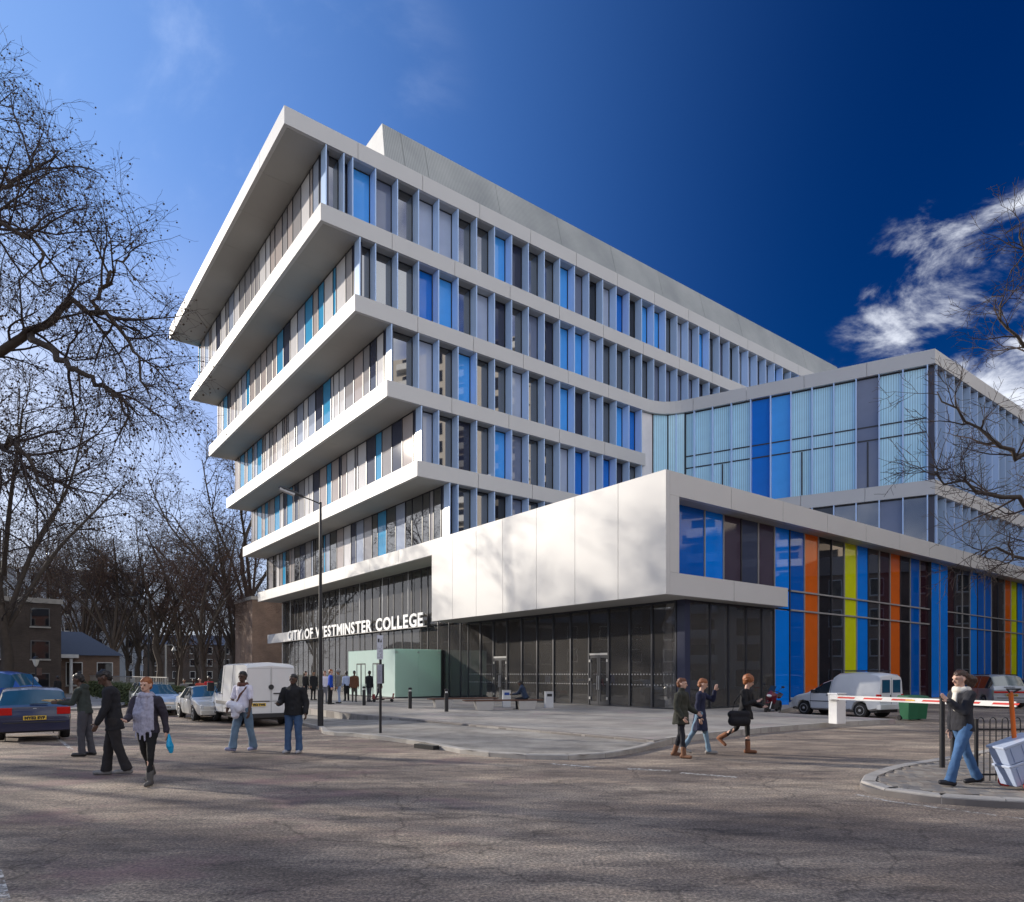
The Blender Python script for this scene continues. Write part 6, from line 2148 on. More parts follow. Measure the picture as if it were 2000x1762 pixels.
    remesh(top, fit.get('top_name', 'jacket'), fit['top'], t, vc, 0.042 if near else 0.02, 2)
    remesh(legs, fit.get('legs_name', 'trousers'), fit['legs'], t, vc, 0.032 if near else 0.014, 2)
    sh_o = remesh(shoes, 'shoes', fit.get('shoes', M['black']), t, vc * 0.8, 0, 2)
    # hair
    hs = fit.get('hair_style', 'short')
    hair = MB()
    if hs != 'none':
        lift = 0.004 if hs == 'crop' else 0.012
        hair.capsule(hp(-0.03, 0, 0.172 + lift), 0.092 * s, hp(0.012, 0, 0.178 + lift), 0.082 * s, 0.95, Hm @ Vector((0, 1, 0)))
        hair.capsule(hp(-0.05, 0, 0.15), 0.08 * s, hp(-0.06, 0, 0.10), 0.062 * s)
        if hs in ('long', 'bob'):
            low = -0.06 if hs == 'long' else 0.02
            for q in (-1, 1):
                hair.capsule(hp(-0.03, 0.07 * q, 0.14), 0.045 * s, hp(-0.035, 0.078 * q, low), 0.04 * s)
            hair.capsule(hp(-0.065, 0, 0.14), 0.075 * s, hp(-0.075, 0, low), 0.07 * s, 0.8)
            hair.capsule(hp(0.06, -0.03, 0.21), 0.03 * s, hp(0.06, 0.04, 0.21), 0.03 * s)
        if hs == 'fly':
            hair.capsule(hp(-0.06, 0, 0.16), 0.07 * s, hp(-0.20, 0.02, 0.10), 0.06 * s)
            hair.capsule(hp(-0.08, 0, 0.10), 0.06 * s, hp(-0.19, -0.01, 0.03), 0.05 * s)
        if hs == 'afro':
            hair.capsule(hp(-0.03, 0, 0.19), 0.125 * s, hp(-0.02, 0, 0.19), 0.12 * s)
        hair.v = [(a[0] + O.x, a[1] + O.y, a[2] + O.z) for a in hair.v]
        remesh(hair, 'hair', HAIRM[fit.get('hair', 'black')], t, 0.009 if near else 0.022, 0.03 if near else 0.012, 1, STRAND)
    if near:
        for q in (-1, 1):
            e_ = hp(0.094, 0.032 * q, 0.137) + O
            MB().ball(e_, 0.011 * s, 0.015 * s, 0.009 * s, 8, 6).build('eye', EYE, t, True)
        l_ = hp(0.094, 0, 0.074) + O
        MB().ball(l_, 0.008 * s, 0.024 * s, 0.007 * s, 8, 6).build('mouth', LIP, t, True)
    info = dict(root=t, hands=hands, N=N + O, C=Cc + O, P=P + O, up=up, s=s, hp=lambda a, b, c: hp(a, b, c) + O)
    return info

def scarf(i, m, tail=0.4, r=0.045):
    s = i['s']
    mb = MB()
    n = 12
    pts = [i['N'] + Vector((0.082 * math.cos(2 * math.pi * k / n), 0.078 * math.sin(2 * math.pi * k / n), -0.005 + 0.02 * math.sin(3 * k))) * s for k in range(n)]
    for k in range(n):
        mb.capsule(pts[k], r * s, pts[(k + 1) % n], r * s)
    if tail:
        mb.capsule(pts[0], 0.05 * s, i['C'] + Vector((0.13, 0.02, 0)) * s, 0.05 * s, 0.6)
        mb.capsule(i['C'] + Vector((0.13, 0.02, 0)) * s, 0.055 * s, i['C'] + Vector((0.125, 0.03, -tail)) * s, 0.045 * s, 0.45)
    return remesh(mb, 'scarf', m, i['root'], 0.012, 0.02, 2)

def bag(label, name, cat, loc, size, m, strap=None, rz=0.0):
    t = thing(name, label, cat, loc, rz)
    mb = MB()
    a, b, c = size
    mb.capsule((-a * 0.5 + b * 0.5, 0, -c * 0.2), b * 0.6, (a * 0.5 - b * 0.5, 0, -c * 0.2), b * 0.6, 1.0)
    mb.capsule((-a * 0.38, 0, c * 0.2), b * 0.42, (a * 0.38, 0, c * 0.2), b * 0.42, 1.0)
    mb.box(-a * 0.46, a * 0.46, -b * 0.4, b * 0.4, -c * 0.45, c * 0.3)
    remesh(mb, 'bag_body', m, t, 0.014, 0.015, 3)
    if strap:
        MB().tube([Vector(p) - Vector(loc) if rz == 0 else Matrix.Rotation(-rz, 3, 'Z') @ (Vector(p) - Vector(loc)) for p in strap], 0.014, 6).build('strap', m, t, True)
    return t

def world_pt(i, v):
    r = i['root']
    return Matrix.Rotation(r.rotation_euler.z, 4, 'Z') @ v + r.location

stand = dict(L=(2, 3), R=(-3, 2))
relaxed = dict(L=(4, 6, 14), R=(-2, 6, 12))
C_ = cloth
gpp = gp

# three people at the left in the road
x, y = gpp(166, 1477, 0)
p1 = person('person in a dark green jacket and grey trousers holding out a sheaf of papers', x, y, gz(x, y), (-0.98, -0.2), 1.76,
    dict(legs=dict(L=(6, 8), R=(-5, 4)), arms=dict(L=(22, 6, 72), R=(28, 6, 66)), lean=8, nod=18), dict(skin='dark', top=C_('moss', (0.035, 0.045, 0.04)), legs=C_('stripe', (0.06, 0.06, 0.072)), hair='black', hair_style='short', torso=1.12, leg=1.2, hood=True, flare=1.1))
pp = world_pt(p1, (p1['hands']['L'] + p1['hands']['R']) / 2 + Vector((0.13, 0, 0.02)))
t = thing('paper_sheaf', 'buff sheaf of papers held out by the person in the dark green jacket', 'papers', pp, p1['root'].rotation_euler.z)
for k in range(3):
    MB().box(-0.15, 0.15, -0.11, 0.11, -0.012 + k * 0.014, 0.0 + k * 0.014).build('sheet', mat('buff_paper', (0.62, 0.47, 0.25), 0.8), t, rot=(0, R(-8 + 4 * k), R(k * 9 - 8)))
x, y = gpp(222, 1514, 0)
p2 = person('tall person in black coat and wide black trousers walking with head bowed', x, y, 0, (-0.92, -0.4), 1.84,
    dict(legs=dict(L=(-8, 12), R=(11, 6)), arms=dict(L=(10, 8, 14), R=(-8, 8, 20)), lean=6, nod=32), dict(skin='dark', top=C_('ink', (0.014, 0.014, 0.018)), legs=C_('coal', (0.022, 0.02, 0.022)), hair='black', torso=1.15, leg=1.22, flare=1.2, hem=-0.2, shoes=mat('canvas_shoe', (0.2, 0.2, 0.2), 0.7, var=0.9, scale=7), sleeve_r=1.15))
x, y = gpp(288, 1533, 0)
p3 = person('person with ginger brown hair, lilac scarf, dark jacket and black leggings walking towards the camera', x, y, 0, (0.05, -1.0), 1.70,
    dict(legs=dict(L=(12, 8), R=(-15, 20, 0, -20)), arms=dict(L=(-14, 14, 12), R=(18, 10, 62, 20)), lean=4, yaw=-5), dict(skin='light', top=C_('plum', (0.035, 0.03, 0.045)), legs=C_('black', (0.010, 0.010, 0.011)), hair='ginger', hair_style='short', leg=0.92, flare=0.8, hem=-0.10, torso=1.1, shoes=mat('grey_boot', (0.09, 0.085, 0.08), 0.7), boots=0.3, legs_name='leggings', sleeve_r=1.1))
lilac = C_('lilac', (0.36, 0.36, 0.46), 0.5, 25)
scarf(p3, lilac, 0.42, 0.055)
i = p3
mb = MB()
r0_ = [0.2, 0.9, 0.35, 1.0, 0.6, 1.1, 0.3, 0.75, 0.1]
for k in range(9):
    a = -0.15 + k * 0.036
    q0 = i['C'] + Vector((0.10 - 0.25 * abs(a), a * 0.75, 0.09))
    q1 = i['C'] + Vector((0.145 - 0.3 * abs(a), a, -0.16))
    q2 = i['P'] + Vector((0.165 - 0.3 * abs(a), a * 1.05, -0.02 - 0.17 * r0_[k]))
    mb.capsule(q0, 0.032, q1, 0.03, 0.6)
    mb.capsule(q1, 0.028, q2, 0.014, 0.6)
remesh(mb, 'shawl', lilac, i['root'], 0.012, 0.03, 2)
hw_ = world_pt(p3, p3['hands']['L'])
bt = thing('carrier_bag', 'bright blue plastic bag hanging from the hand of the person in the lilac scarf', 'bag', hw_ + Vector((0.03, 0.0, -0.05)))
mb = MB()
mb.capsule((0, 0, 0.06), 0.03, (0.015, 0, -0.12), 0.085, 0.6)
mb.capsule((0.015, 0, -0.12), 0.085, (0.03, 0, -0.22), 0.05, 0.6)
remesh(mb, 'bag_body', mat('turquoise_plastic', (0.0, 0.33, 0.62), 0.3), bt, 0.012, 0.05, 2)

# two people before the white van
x, y = gpp(476, 1467, 0)
p4 = person('person in a white short sleeved shirt and pale jeans striding past the white van', x, y, gz(x, y), (-0.35, -0.94), 1.82,
    dict(legs=dict(L=(-9, 6, 0.05), R=(14, 6, 0.12, 8)), arms=dict(L=(6, 12, 14), R=(10, 14, 38, 20)), lean=3, yaw=12), dict(skin='dark', top=C_('white_shirt', (0.72, 0.70, 0.80), 0.06), top_name='shirt', legs=C_('faded_denim', (0.13, 0.20, 0.28), 0.45, 5), legs_name='jeans', sleeve=0.38, hair='black', hair_style='crop', leg=1.25, flare=1.3, torso=1.1, shoes=mat('blue_trainer', (0.25, 0.27, 0.42), 0.6, var=0.8, scale=9), hem=-0.08))
i = p4
mb = MB()
mb.capsule(i['C'] + Vector((0.05, 0.15, 0.08)), 0.03, i['C'] + Vector((0.14, 0.02, -0.12)), 0.03, 0.5)
mb.capsule(i['C'] + Vector((0.14, 0.02, -0.12)), 0.03, i['P'] + Vector((0.08, -0.17, 0.04)), 0.03, 0.5)
mb.capsule(i['P'] + Vector((0.08, -0.17, 0.04)), 0.03, i['P'] + Vector((-0.06, -0.2, -0.02)), 0.03, 0.5)
remesh(mb, 'shoulder_strap', C_('rust', (0.12, 0.05, 0.035)), i['root'], 0.012, 0, 2)
scarf(p4, C_('rust', (0.12, 0.05, 0.035)), 0.0, 0.045)
hw_ = world_pt(p4, p4['P'] + Vector((0.23, -0.06, 0.02)))
bt = thing('folded_jacket', 'white bundle of folded clothing carried at the waist by the person in the white shirt', 'clothing', hw_)
mb = MB()
mb.capsule((-0.10, 0, 0.08), 0.09, (0.10, 0, -0.02), 0.12)
mb.capsule((0.02, 0, 0.0), 0.11, (0.03, 0, -0.16), 0.09)
remesh(mb, 'bundle', C_('white_bundle', (0.66, 0.66, 0.74), 0.08), bt, 0.012, 0.05, 2)
x, y = gpp(574, 1471, 0)
p5 = person('person in a black padded jacket and blue jeans standing right of the white van', x, y, gz(x, y), (-0.12, -0.99), 1.74,
    dict(legs=dict(L=(3, 4, 0.06), R=(5, 6, 0.05)), arms=dict(L=(-6, 16, 30), R=(8, 18, 78, 24)), lean=2), dict(skin='dark', top=C_('jet', (0.012, 0.012, 0.014)), legs=C_('denim', (0.05, 0.10, 0.20), 0.4, 5), legs_name='jeans', hair='black', hair_style='crop', wide=1.12, torso=1.2, leg=1.2, flare=1.2, collar=True, sleeve_r=1.25, shoes=mat('pale_trainer', (0.4, 0.4, 0.42), 0.6), hem=-0.1))

# three people crossing the side road
x, y = gpp(1330, 1480, 0)
person('person with short auburn hair, khaki parka, dark trousers and tan boots, left of the trio', x, y, 0, (0.80, -0.6), 1.66,
    dict(legs=dict(L=(-8, 10), R=(10, 6)), arms=dict(L=(10, 10, 50, 10), R=(-4, 12, 40, 8)), lean=2, yaw=10), dict(skin='light', top=C_('khaki', (0.035, 0.036, 0.026)), legs=C_('night', (0.014, 0.015, 0.022)), hair='auburn', skirt=0.14, collar=True, leg=0.95, boots=0.32, shoes=mat('tan_boot', (0.20, 0.095, 0.05), 0.8), torso=1.15, sleeve_r=1.2), group=None)
x, y = gpp(1367, 1473, 0)
q = person('person with tied red hair shading their eyes, in a navy dress over rolled pale jeans', x, y, 0, (0.90, -0.44), 1.66,
    dict(legs=dict(L=(15, 4), R=(-18, 14, 0, -18)), arms=dict(L=(58, 26, 105, 30), R=(-8, 10, 22)), lean=3, nod=14, yaw=12), dict(skin='light', top=C_('navy_dress', (0.014, 0.018, 0.05)), top_name='dress', legs=C_('pale_denim', (0.16, 0.25, 0.34), 0.5, 6), legs_name='jeans', hair='ginger', hair_style='short', skirt=0.26, leg=0.95, flare=1.05, shoes=mat('canvas_pale', (0.3, 0.28, 0.26), 0.8), torso=0.95))
x, y = gpp(1455, 1472, 0)
q = person('person with big ginger curls, black cardigan and brown boots, right of the trio', x, y, 0, (0.80, -0.60), 1.70,
    dict(legs=dict(L=(4, 3), R=(-26, 34, 0, -40)), arms=dict(L=(16, 8, 62, 24), R=(10, 10, 100, 40)), lean=4, nod=16, yaw=14), dict(skin='light', top=C_('sable', (0.010, 0.010, 0.012)), top_name='cardigan', legs=C_('tights', (0.012, 0.012, 0.013)), legs_name='leggings', hair='ginger', hair_style='afro', skirt=0.12, leg=0.86, flare=0.8, boots=0.4, shoes=mat('rust_boot', (0.24, 0.10, 0.05), 0.85), torso=1.08, sleeve_r=1.1))
bw = world_pt(q, q['P'] + Vector((-0.02, -0.32, -0.12)))
sh_ = world_pt(q, q['C'] + Vector((0, -0.16, 0.12)))
bag('big black shoulder bag hanging at the hip of the person with curly ginger hair', 'shoulder_bag', 'bag', bw, (0.46, 0.2, 0.36), C_('bag_black', (0.012, 0.011, 0.014)),
    [bw + Vector((-0.16, 0, 0.1)), bw + Vector((-0.10, 0, 0.36)), sh_, bw + Vector((0.12, 0, 0.36)), bw + Vector((0.16, 0, 0.1))])

# woman walking on the brick corner
x, y = gpp(1880, 1534, 0.11)
q = person('person with flying brown hair, white scarf, dark jacket and flared jeans walking to the left', x, y, 0.112, (-1.0, -0.06), 1.72,
    dict(legs=dict(L=(20, 4, 0, 6), R=(-17, 8, 0, -8)), arms=dict(L=(26, 6, 108, 22), R=(-4, 8, 8)), lean=2, nod=4), dict(skin='light', top=C_('graphite', (0.022, 0.022, 0.028)), legs=C_('jeans_blue', (0.06, 0.14, 0.29), 0.55, 4), legs_name='jeans', hair='brown', hair_style='fly', leg=1.0, flare=1.35, hem=-0.10, torso=1.1, sleeve_r=1.15, shoes=mat('dark_shoe', (0.015, 0.015, 0.02), 0.6)))
scarf(q, C_('cream_scarf', (0.70, 0.66, 0.58), 0.15), 0.18, 0.052)

# the person sitting on the bench
q = person('person in a dark blue coat sitting hunched on the front bench', 0.62, 30.95, PZ, (-0.96, 0.28), 1.74,
    dict(legs=dict(L=(84, 88), R=(82, 84)), arms=dict(L=(34, 6, 46, 12), R=(30, 6, 52, 12)), lean=22, nod=22, seated=True, dz=-0.385), dict(skin='dark', top=C_('blue_coat', (0.02, 0.035, 0.07)), legs=C_('night', (0.014, 0.015, 0.022)), hair='black', hair_style='crop', torso=1.2, collar=True), near=False)

# the queue before the lobby
S = stand
AR = relaxed
def qp(label, px, py, h, face, **k):
    x, y = gp(px, py, PZ)
    ps_ = dict(legs=S, arms=AR, lean=k.pop('lean', 2), nod=k.pop('nod', 5))
    return person(label, x, y, PZ, face, h, ps_, k, near=False, group='people standing outside the lobby')
qp('person in a long black coat standing far left of the queue', 612, 1368, 1.74, (0.7, -0.5), skin='mid', top=C_('jet', (0.012, 0.012, 0.014)), legs=C_('jet', (0.012, 0.012, 0.014)), skirt=0.2, torso=1.15)
qp('person in dark clothes half hidden by the lamp post and van', 596, 1368, 1.72, (0.9, -0.3), skin='light', top=C_('coal', (0.022, 0.02, 0.022)), legs=C_('night', (0.014, 0.015, 0.022)), hair='brown', hair_style='bob')
qp('person in a white top right behind the lamp post in the queue', 634, 1374, 1.72, (0.5, -0.8), skin='light', top=C_('white_shirt', (0.72, 0.70, 0.80), 0.06), legs=C_('grey_trs', (0.2, 0.2, 0.22)), hair='auburn')
qp('person in a bright blue coat over long black trousers in the queue', 645, 1376, 1.80, (0.95, 0.2), skin='light', top=C_('cobalt', (0.005, 0.06, 0.45), 0.1), legs=C_('jet', (0.012, 0.012, 0.014)), hair='ginger', hair_style='crop', leg=1.4, torso=1.1)
qp('person with frizzy grey hair, grey jacket and pale jeans in the queue', 662, 1374, 1.80, (-0.8, -0.4), skin='mid', top=C_('stone', (0.20, 0.19, 0.18)), legs=C_('ice_denim', (0.30, 0.38, 0.55), 0.3), hair='grey', hair_style='afro', torso=1.15)
qp('person in a pale blue shirt and black trousers in the queue', 677, 1369, 1.72, (-0.6, 0.7), skin='dark', top=C_('sky_shirt', (0.42, 0.50, 0.70), 0.1), top_name='shirt', legs=C_('jet', (0.012, 0.012, 0.014)), leg=1.15)
qp('person in a brown jacket with a bag at the hip in the queue', 692, 1371, 1.74, (0.3, -0.9), skin='dark', top=C_('chestnut', (0.14, 0.06, 0.03)), legs=C_('olive_trs', (0.09, 0.085, 0.07)), torso=1.2, hem=-0.18)
qp('person in a black coat facing the lobby doors, at the right of the queue', 721, 1371, 1.74, (0.4, 0.9), skin='dark', top=C_('jet', (0.012, 0.012, 0.014)), legs=C_('grey_trs2', (0.07, 0.07, 0.08)), torso=1.2, hem=-0.16)
person('person in a navy suit walking past the lobby doors behind the sign post', *gp(741, 1368, PZ), PZ, (0.8, 0.5), 1.76, dict(legs=dict(L=(14, 4), R=(-14, 10)), arms=AR, lean=3), dict(skin='mid', top=C_('suit', (0.018, 0.02, 0.035)), legs=C_('suit', (0.018, 0.02, 0.035))), near=False, group='people standing outside the lobby')

# small figures by the hedge on the left
def far_p(label, px, py, h, face, z=-0.2, **k):
    x, y = gp(px, py, z)
    return person(label, x, y, gz(x, y) + 0.05, face, h, dict(legs=k.pop('pl', S), arms=AR, lean=2), k, near=False, group='people on the far pavement')
far_p('person in a red coat behind the silver white saloon', 408, 1386, 1.78, (0.6, -0.7), skin='dark', top=C_('scarlet', (0.5, 0.02, 0.03)), legs=C_('night', (0.014, 0.015, 0.022)))
far_p('person in an orange red top left of the red coat, behind the silver white saloon', 390, 1384, 1.66, (0.6, -0.7), skin='light', top=C_('coral', (0.5, 0.08, 0.05)), legs=C_('night', (0.014, 0.015, 0.022)), hair='brown', hair_style='bob')
far_p('person with black hair and dark coat just above the roof of the silver white saloon', 378, 1384, 1.62, (0.3, -0.9), skin='dark', top=C_('coal', (0.022, 0.02, 0.022)), legs=C_('night', (0.014, 0.015, 0.022)))
far_p('person in a pale top with black hair, leftmost behind the silver white saloon', 360, 1384, 1.62, (0.3, -0.9), skin='mid', top=C_('stone', (0.20, 0.19, 0.18)), legs=C_('night', (0.014, 0.015, 0.022)))
far_p('dark clad person walking on the far pavement by the houses', 113, 1376, 1.78, (-0.9, 0.2), pl=dict(L=(18, 6), R=(-18, 12)), skin='dark', top=C_('jet', (0.012, 0.012, 0.014)), legs=C_('jet', (0.012, 0.012, 0.014)))

# turn the remeshed figures into plain meshes
dg = bpy.context.evaluated_depsgraph_get()
for o in TO_BAKE:
    me = bpy.data.meshes.new_from_object(o.evaluated_get(dg))
    mm = o.data.materials[0]
    o.modifiers.clear()
    o.data = me
    if not me.materials:
        me.materials.append(mm)
# ------------------------------------------------------------------ trees
def seg_path(r, p, d, L, n, wob, trop):
    pts = [p.copy()]
    d = d.normalized()
    for k in range(n):
        d = (d + Vector((r.gauss(0, wob), r.gauss(0, wob), r.gauss(0, wob) + trop))).normalized()
        p = p + d * (L / n)
        pts.append(p.copy())
    return pts

def grow(r, limbs, cfg):
    """limbs: list of (points, r0, r1). cfg: list per level of dicts(n, len, ang, wob, trop, seg, r)"""
    levels = [[] for _ in range(len(cfg) + 1)]
    cur = []
    for pts, r0, r1 in limbs:
        pts = [Vector(p) for p in pts]
        n = len(pts)
        levels[0].append((pts, [r0 + (r1 - r0) * k / (n - 1) for k in range(n)]))
        cur.append((pts, r0, r1))
    for li, c in enumerate(cfg):
        nxt = []
        for pts, r0, r1 in cur:
            Lp = sum((b - a).length for a, b in zip(pts[:-1], pts[1:]))
            nc = max(1, int(round(c['n'] * (Lp / c['ref'] if 'ref' in c else 1))))
            for q in range(nc):
                t = c.get('t0', 0.25) + (1 - c.get('t0', 0.25)) * (q + r.random()) / nc
                f = t * (len(pts) - 1)
                k = min(int(f), len(pts) - 2)
                p = pts[k].lerp(pts[k + 1], f - k)
                ax = (pts[k + 1] - pts[k]).normalized()
                rr = r0 + (r1 - r0) * t
                side = Vector((r.gauss(0, 1), r.gauss(0, 1), r.gauss(0, 1)))
                side = (side - ax * side.dot(ax)).normalized()
                a = R(c['ang'] + r.gauss(0, 12))
                d = ax * math.cos(a) + side * math.sin(a)
                d.z += c.get('up', 0)
                L = c['len'] * r.uniform(0.6, 1.25) * (1.15 - 0.5 * t)
                sg = seg_path(r, p, d, L, c['seg'], c['wob'], c['trop'])
                ra = min(rr * 0.75, c['r'] * r.uniform(0.8, 1.2))
                levels[li + 1].append((sg, [max(ra * (1 - 0.75 * m / c['seg']), c.get('rmin', 0.003)) for m in range(c['seg'] + 1)]))
                nxt.append((sg, ra, ra * 0.25))
        cur = nxt
    return levels

def tubes(branches, sides):
    groups = {}
    for pts, rad in branches:
        groups.setdefault(len(pts), []).append((pts, rad))
    VV, QQ, base = [], [], 0
    for n, lst in groups.items():
        Pn = np.array([[tuple(p) for p in b[0]] for b in lst])
        Rn = np.array([b[1] for b in lst])
        T = np.gradient(Pn, axis=1)
        T /= np.linalg.norm(T, axis=2, keepdims=True) + 1e-9
        ref = np.where(np.abs(T[..., 2:3]) < 0.9, np.array([0, 0, 1.0]), np.array([1.0, 0, 0]))
        A = np.cross(T, ref)
        A /= np.linalg.norm(A, axis=2, keepdims=True) + 1e-9
        B = np.cross(T, A)
        an = np.arange(sides) * 2 * np.pi / sides
        ring = Pn[:, :, None, :] + Rn[:, :, None, None] * (A[:, :, None, :] * np.cos(an)[None, None, :, None] + B[:, :, None, :] * np.sin(an)[None, None, :, None])
        VV.append(ring.reshape(-1, 3))
        nb = len(lst)
        b_i = np.arange(nb)[:, None, None] * (n * sides) + np.arange(n - 1)[None, :, None] * sides
        k = np.arange(sides)[None, None, :]
        k2 = (k + 1) % sides
        q = np.stack([b_i + k, b_i + k2, b_i + sides + k2, b_i + sides + k], axis=-1).reshape(-1, 4) + base
        QQ.append(q)
        base += nb * n * sides
    return np.concatenate(VV), np.concatenate(QQ)

def tmesh(name, branches, sides, m):
    v, q = tubes(branches, sides)
    return np_mesh(name, v, q, m)

def small_blobs(points, rad, r, m, name):
    base = np.array([(1, 0, 0), (-1, 0, 0), (0, 1, 0), (0, -1, 0), (0, 0, 1), (0, 0, -1)], float)
    tri = np.array([(0, 2, 4), (2, 1, 4), (1, 3, 4), (3, 0, 4), (2, 0, 5), (1, 2, 5), (3, 1, 5), (0, 3, 5)])
    P_ = np.array(points)
    rr = np.array([rad * r.uniform(0.7, 1.3) for _ in points])
    V = P_[:, None, :] + base[None] * rr[:, None, None]
    Q = (tri[None] + (np.arange(len(P_)) * 6)[:, None, None]).reshape(-1, 3)
    return np_mesh(name, V.reshape(-1, 3), Q, m, False)

# --- the big plane tree at the left whose crown hangs into the picture
r = random.Random(4)
BT = Vector((-17.0, 16.0, 0))
def limb(pts, r0, r1, n=14, wob=0.10):
    P = spl3([Vector(p) for p in pts], n // max(1, len(pts) - 1) + 1)
    return ([p + Vector((r.gauss(0, wob), r.gauss(0, wob), r.gauss(0, wob))) * (1 if 0 < k < len(P) - 1 else 0) for k, p in enumerate(P)], r0, r1)
def spl3(P, n):
    out = []
    for i in range(len(P) - 1):
        p0, p1, p2, p3 = P[max(i - 1, 0)], P[i], P[i + 1], P[min(i + 2, len(P) - 1)]
        for k in range(n):
            t = k / n
            out.append(0.5 * ((2 * p1) + (p2 - p0) * t + (2 * p0 - 5 * p1 + 4 * p2 - p3) * t * t + (3 * p1 - p0 - 3 * p2 + p3) * t ** 3))
    out.append(P[-1])
    return out
def at_px(px, py, Y):
    return Vector(((px - 1000) / FPX * Y, Y, H + (HOR - py) / FPX * Y))
trunk = limb([BT, BT + Vector((0.2, 0.1, 4.0)), BT + Vector((0.5, 0.0, 7.5)), BT + Vector((0.6, 0.3, 12)), BT + Vector((0.2, 0.2, 15.5))], 0.42, 0.08, 18, 0.06)
fork = BT + Vector((0.35, 0.05, 6.0))
fork2 = BT + Vector((0.55, 0.1, 9.0))
limbs = [
    limb([fork, at_px(-160, 790, 16), at_px(-20, 690, 16.2), at_px(60, 650, 16.2), at_px(140, 605, 16.2), at_px(205, 622, 16.0), at_px(255, 680, 15.8), at_px(295, 780, 15.6)], 0.15, 0.015, 24, 0.07),
    limb([at_px(60, 650, 16.2), at_px(110, 700, 15.4), at_px(180, 740, 15.0), at_px(225, 770, 14.8), at_px(250, 840, 14.6)], 0.085, 0.015, 16, 0.06),
    limb([at_px(180, 612, 16.1), at_px(205, 565, 16.3), at_px(228, 510, 16.5), at_px(262, 475, 16.6)], 0.065, 0.012, 14, 0.06),
    limb([fork2, at_px(-180, 580, 16.5), at_px(-40, 450, 17), at_px(20, 370, 17.2), at_px(75, 330, 17.4), at_px(105, 290, 17.5)], 0.12, 0.015, 20, 0.08),
    limb([fork2, at_px(-120, 480, 15.0), at_px(-10, 440, 14.4), at_px(60, 470, 14.2), at_px(100, 560, 14.0)], 0.09, 0.015, 16, 0.08),
    limb([fork, at_px(-200, 900, 14.5), at_px(-60, 850, 13.6), at_px(40, 880, 13.2), at_px(95, 960, 13.0)], 0.13, 0.015, 16, 0.08),
    limb([BT + Vector((0.5, 0.2, 11.5)), at_px(-190, 400, 17), at_px(-110, 310, 17.5), at_px(-50, 245, 17.8), at_px(-15, 200, 18)], 0.09, 0.012, 16, 0.08),
    limb([fork2, BT + Vector((-3, 1.5, 10.5)), BT + Vector((-6.5, 2.5, 11.5)), BT + Vector((-8.5, 3, 10.5))], 0.17, 0.02, 14, 0.1),
    limb([fork, BT + Vector((-2.5, -2.5, 8.5)), BT + Vector((-5.0, -5.5, 10.0)), BT + Vector((-6.0, -7.5, 9.5))], 0.17, 0.02, 14, 0.1),
    limb([fork2, BT + Vector((1.5, -3.0, 11.0)), BT + Vector((1.8, -5.0, 12.0)), BT + Vector((1.0, -6.5, 11.5))], 0.15, 0.02, 14, 0.1),
    limb([BT + Vector((0.5, 0.2, 12)), BT + Vector((-1.5, 2, 14)), BT + Vector((-3, 3, 15.5))], 0.12, 0.02, 12, 0.1)]
lv = grow(r, [trunk] + limbs, [
    dict(n=11, ref=6.0, len=2.1, ang=48, wob=0.17, trop=0.02, seg=7, r=0.032, t0=0.22, up=0.12),
    dict(n=8, len=1.1, ang=48, wob=0.2, trop=-0.05, seg=5, r=0.012, t0=0.12, rmin=0.004),
    dict(n=8, len=0.62, ang=46, wob=0.22, trop=-0.12, seg=4, r=0.006, t0=0.1, rmin=0.0032)])
def plane_tree(label, levels, twig_r, seeds, loc=(0, 0, 0), group=None, offset=Vector((0, 0, 0))):
    t = thing('plane_tree', label, 'tree', loc, 0, group)
    mv = lambda br: [([p - offset for p in pts], rad) for pts, rad in br]
    tr = place('trunk', tmesh('trunk', mv(levels[0]), 9, M['bark']), t)
    br = [b for l in levels[1:-1] for b in l]
    cr = place('crown', tmesh('crown', mv(br), 5, M['twig']), t)
    tw = place('twigs', tmesh('twigs', mv(levels[-1]), 3, M['twig']), cr)
    tw['kind'] = 'stuff'
    if seeds:
        pts = []
        for p, rad in levels[-1]:
            for _ in range(seeds):
                if r.random() < 0.55:
                    e_ = p[-1] if r.random() < 0.6 else p[len(p) // 2]
                    pts.append(tuple(e_ - offset + Vector((r.gauss(0, 0.03), r.gauss(0, 0.03), -r.uniform(0.04, 0.14)))))
        sd = place('seed_balls', small_blobs(pts, 0.026, r, M['seed'], 'seed_balls'), cr)
        sd['kind'] = 'stuff'
    return t
plane_tree('huge bare plane tree hung with seed balls, branches filling the left edge of the sky', lv, 0.006, 1, tuple(BT), None, BT)

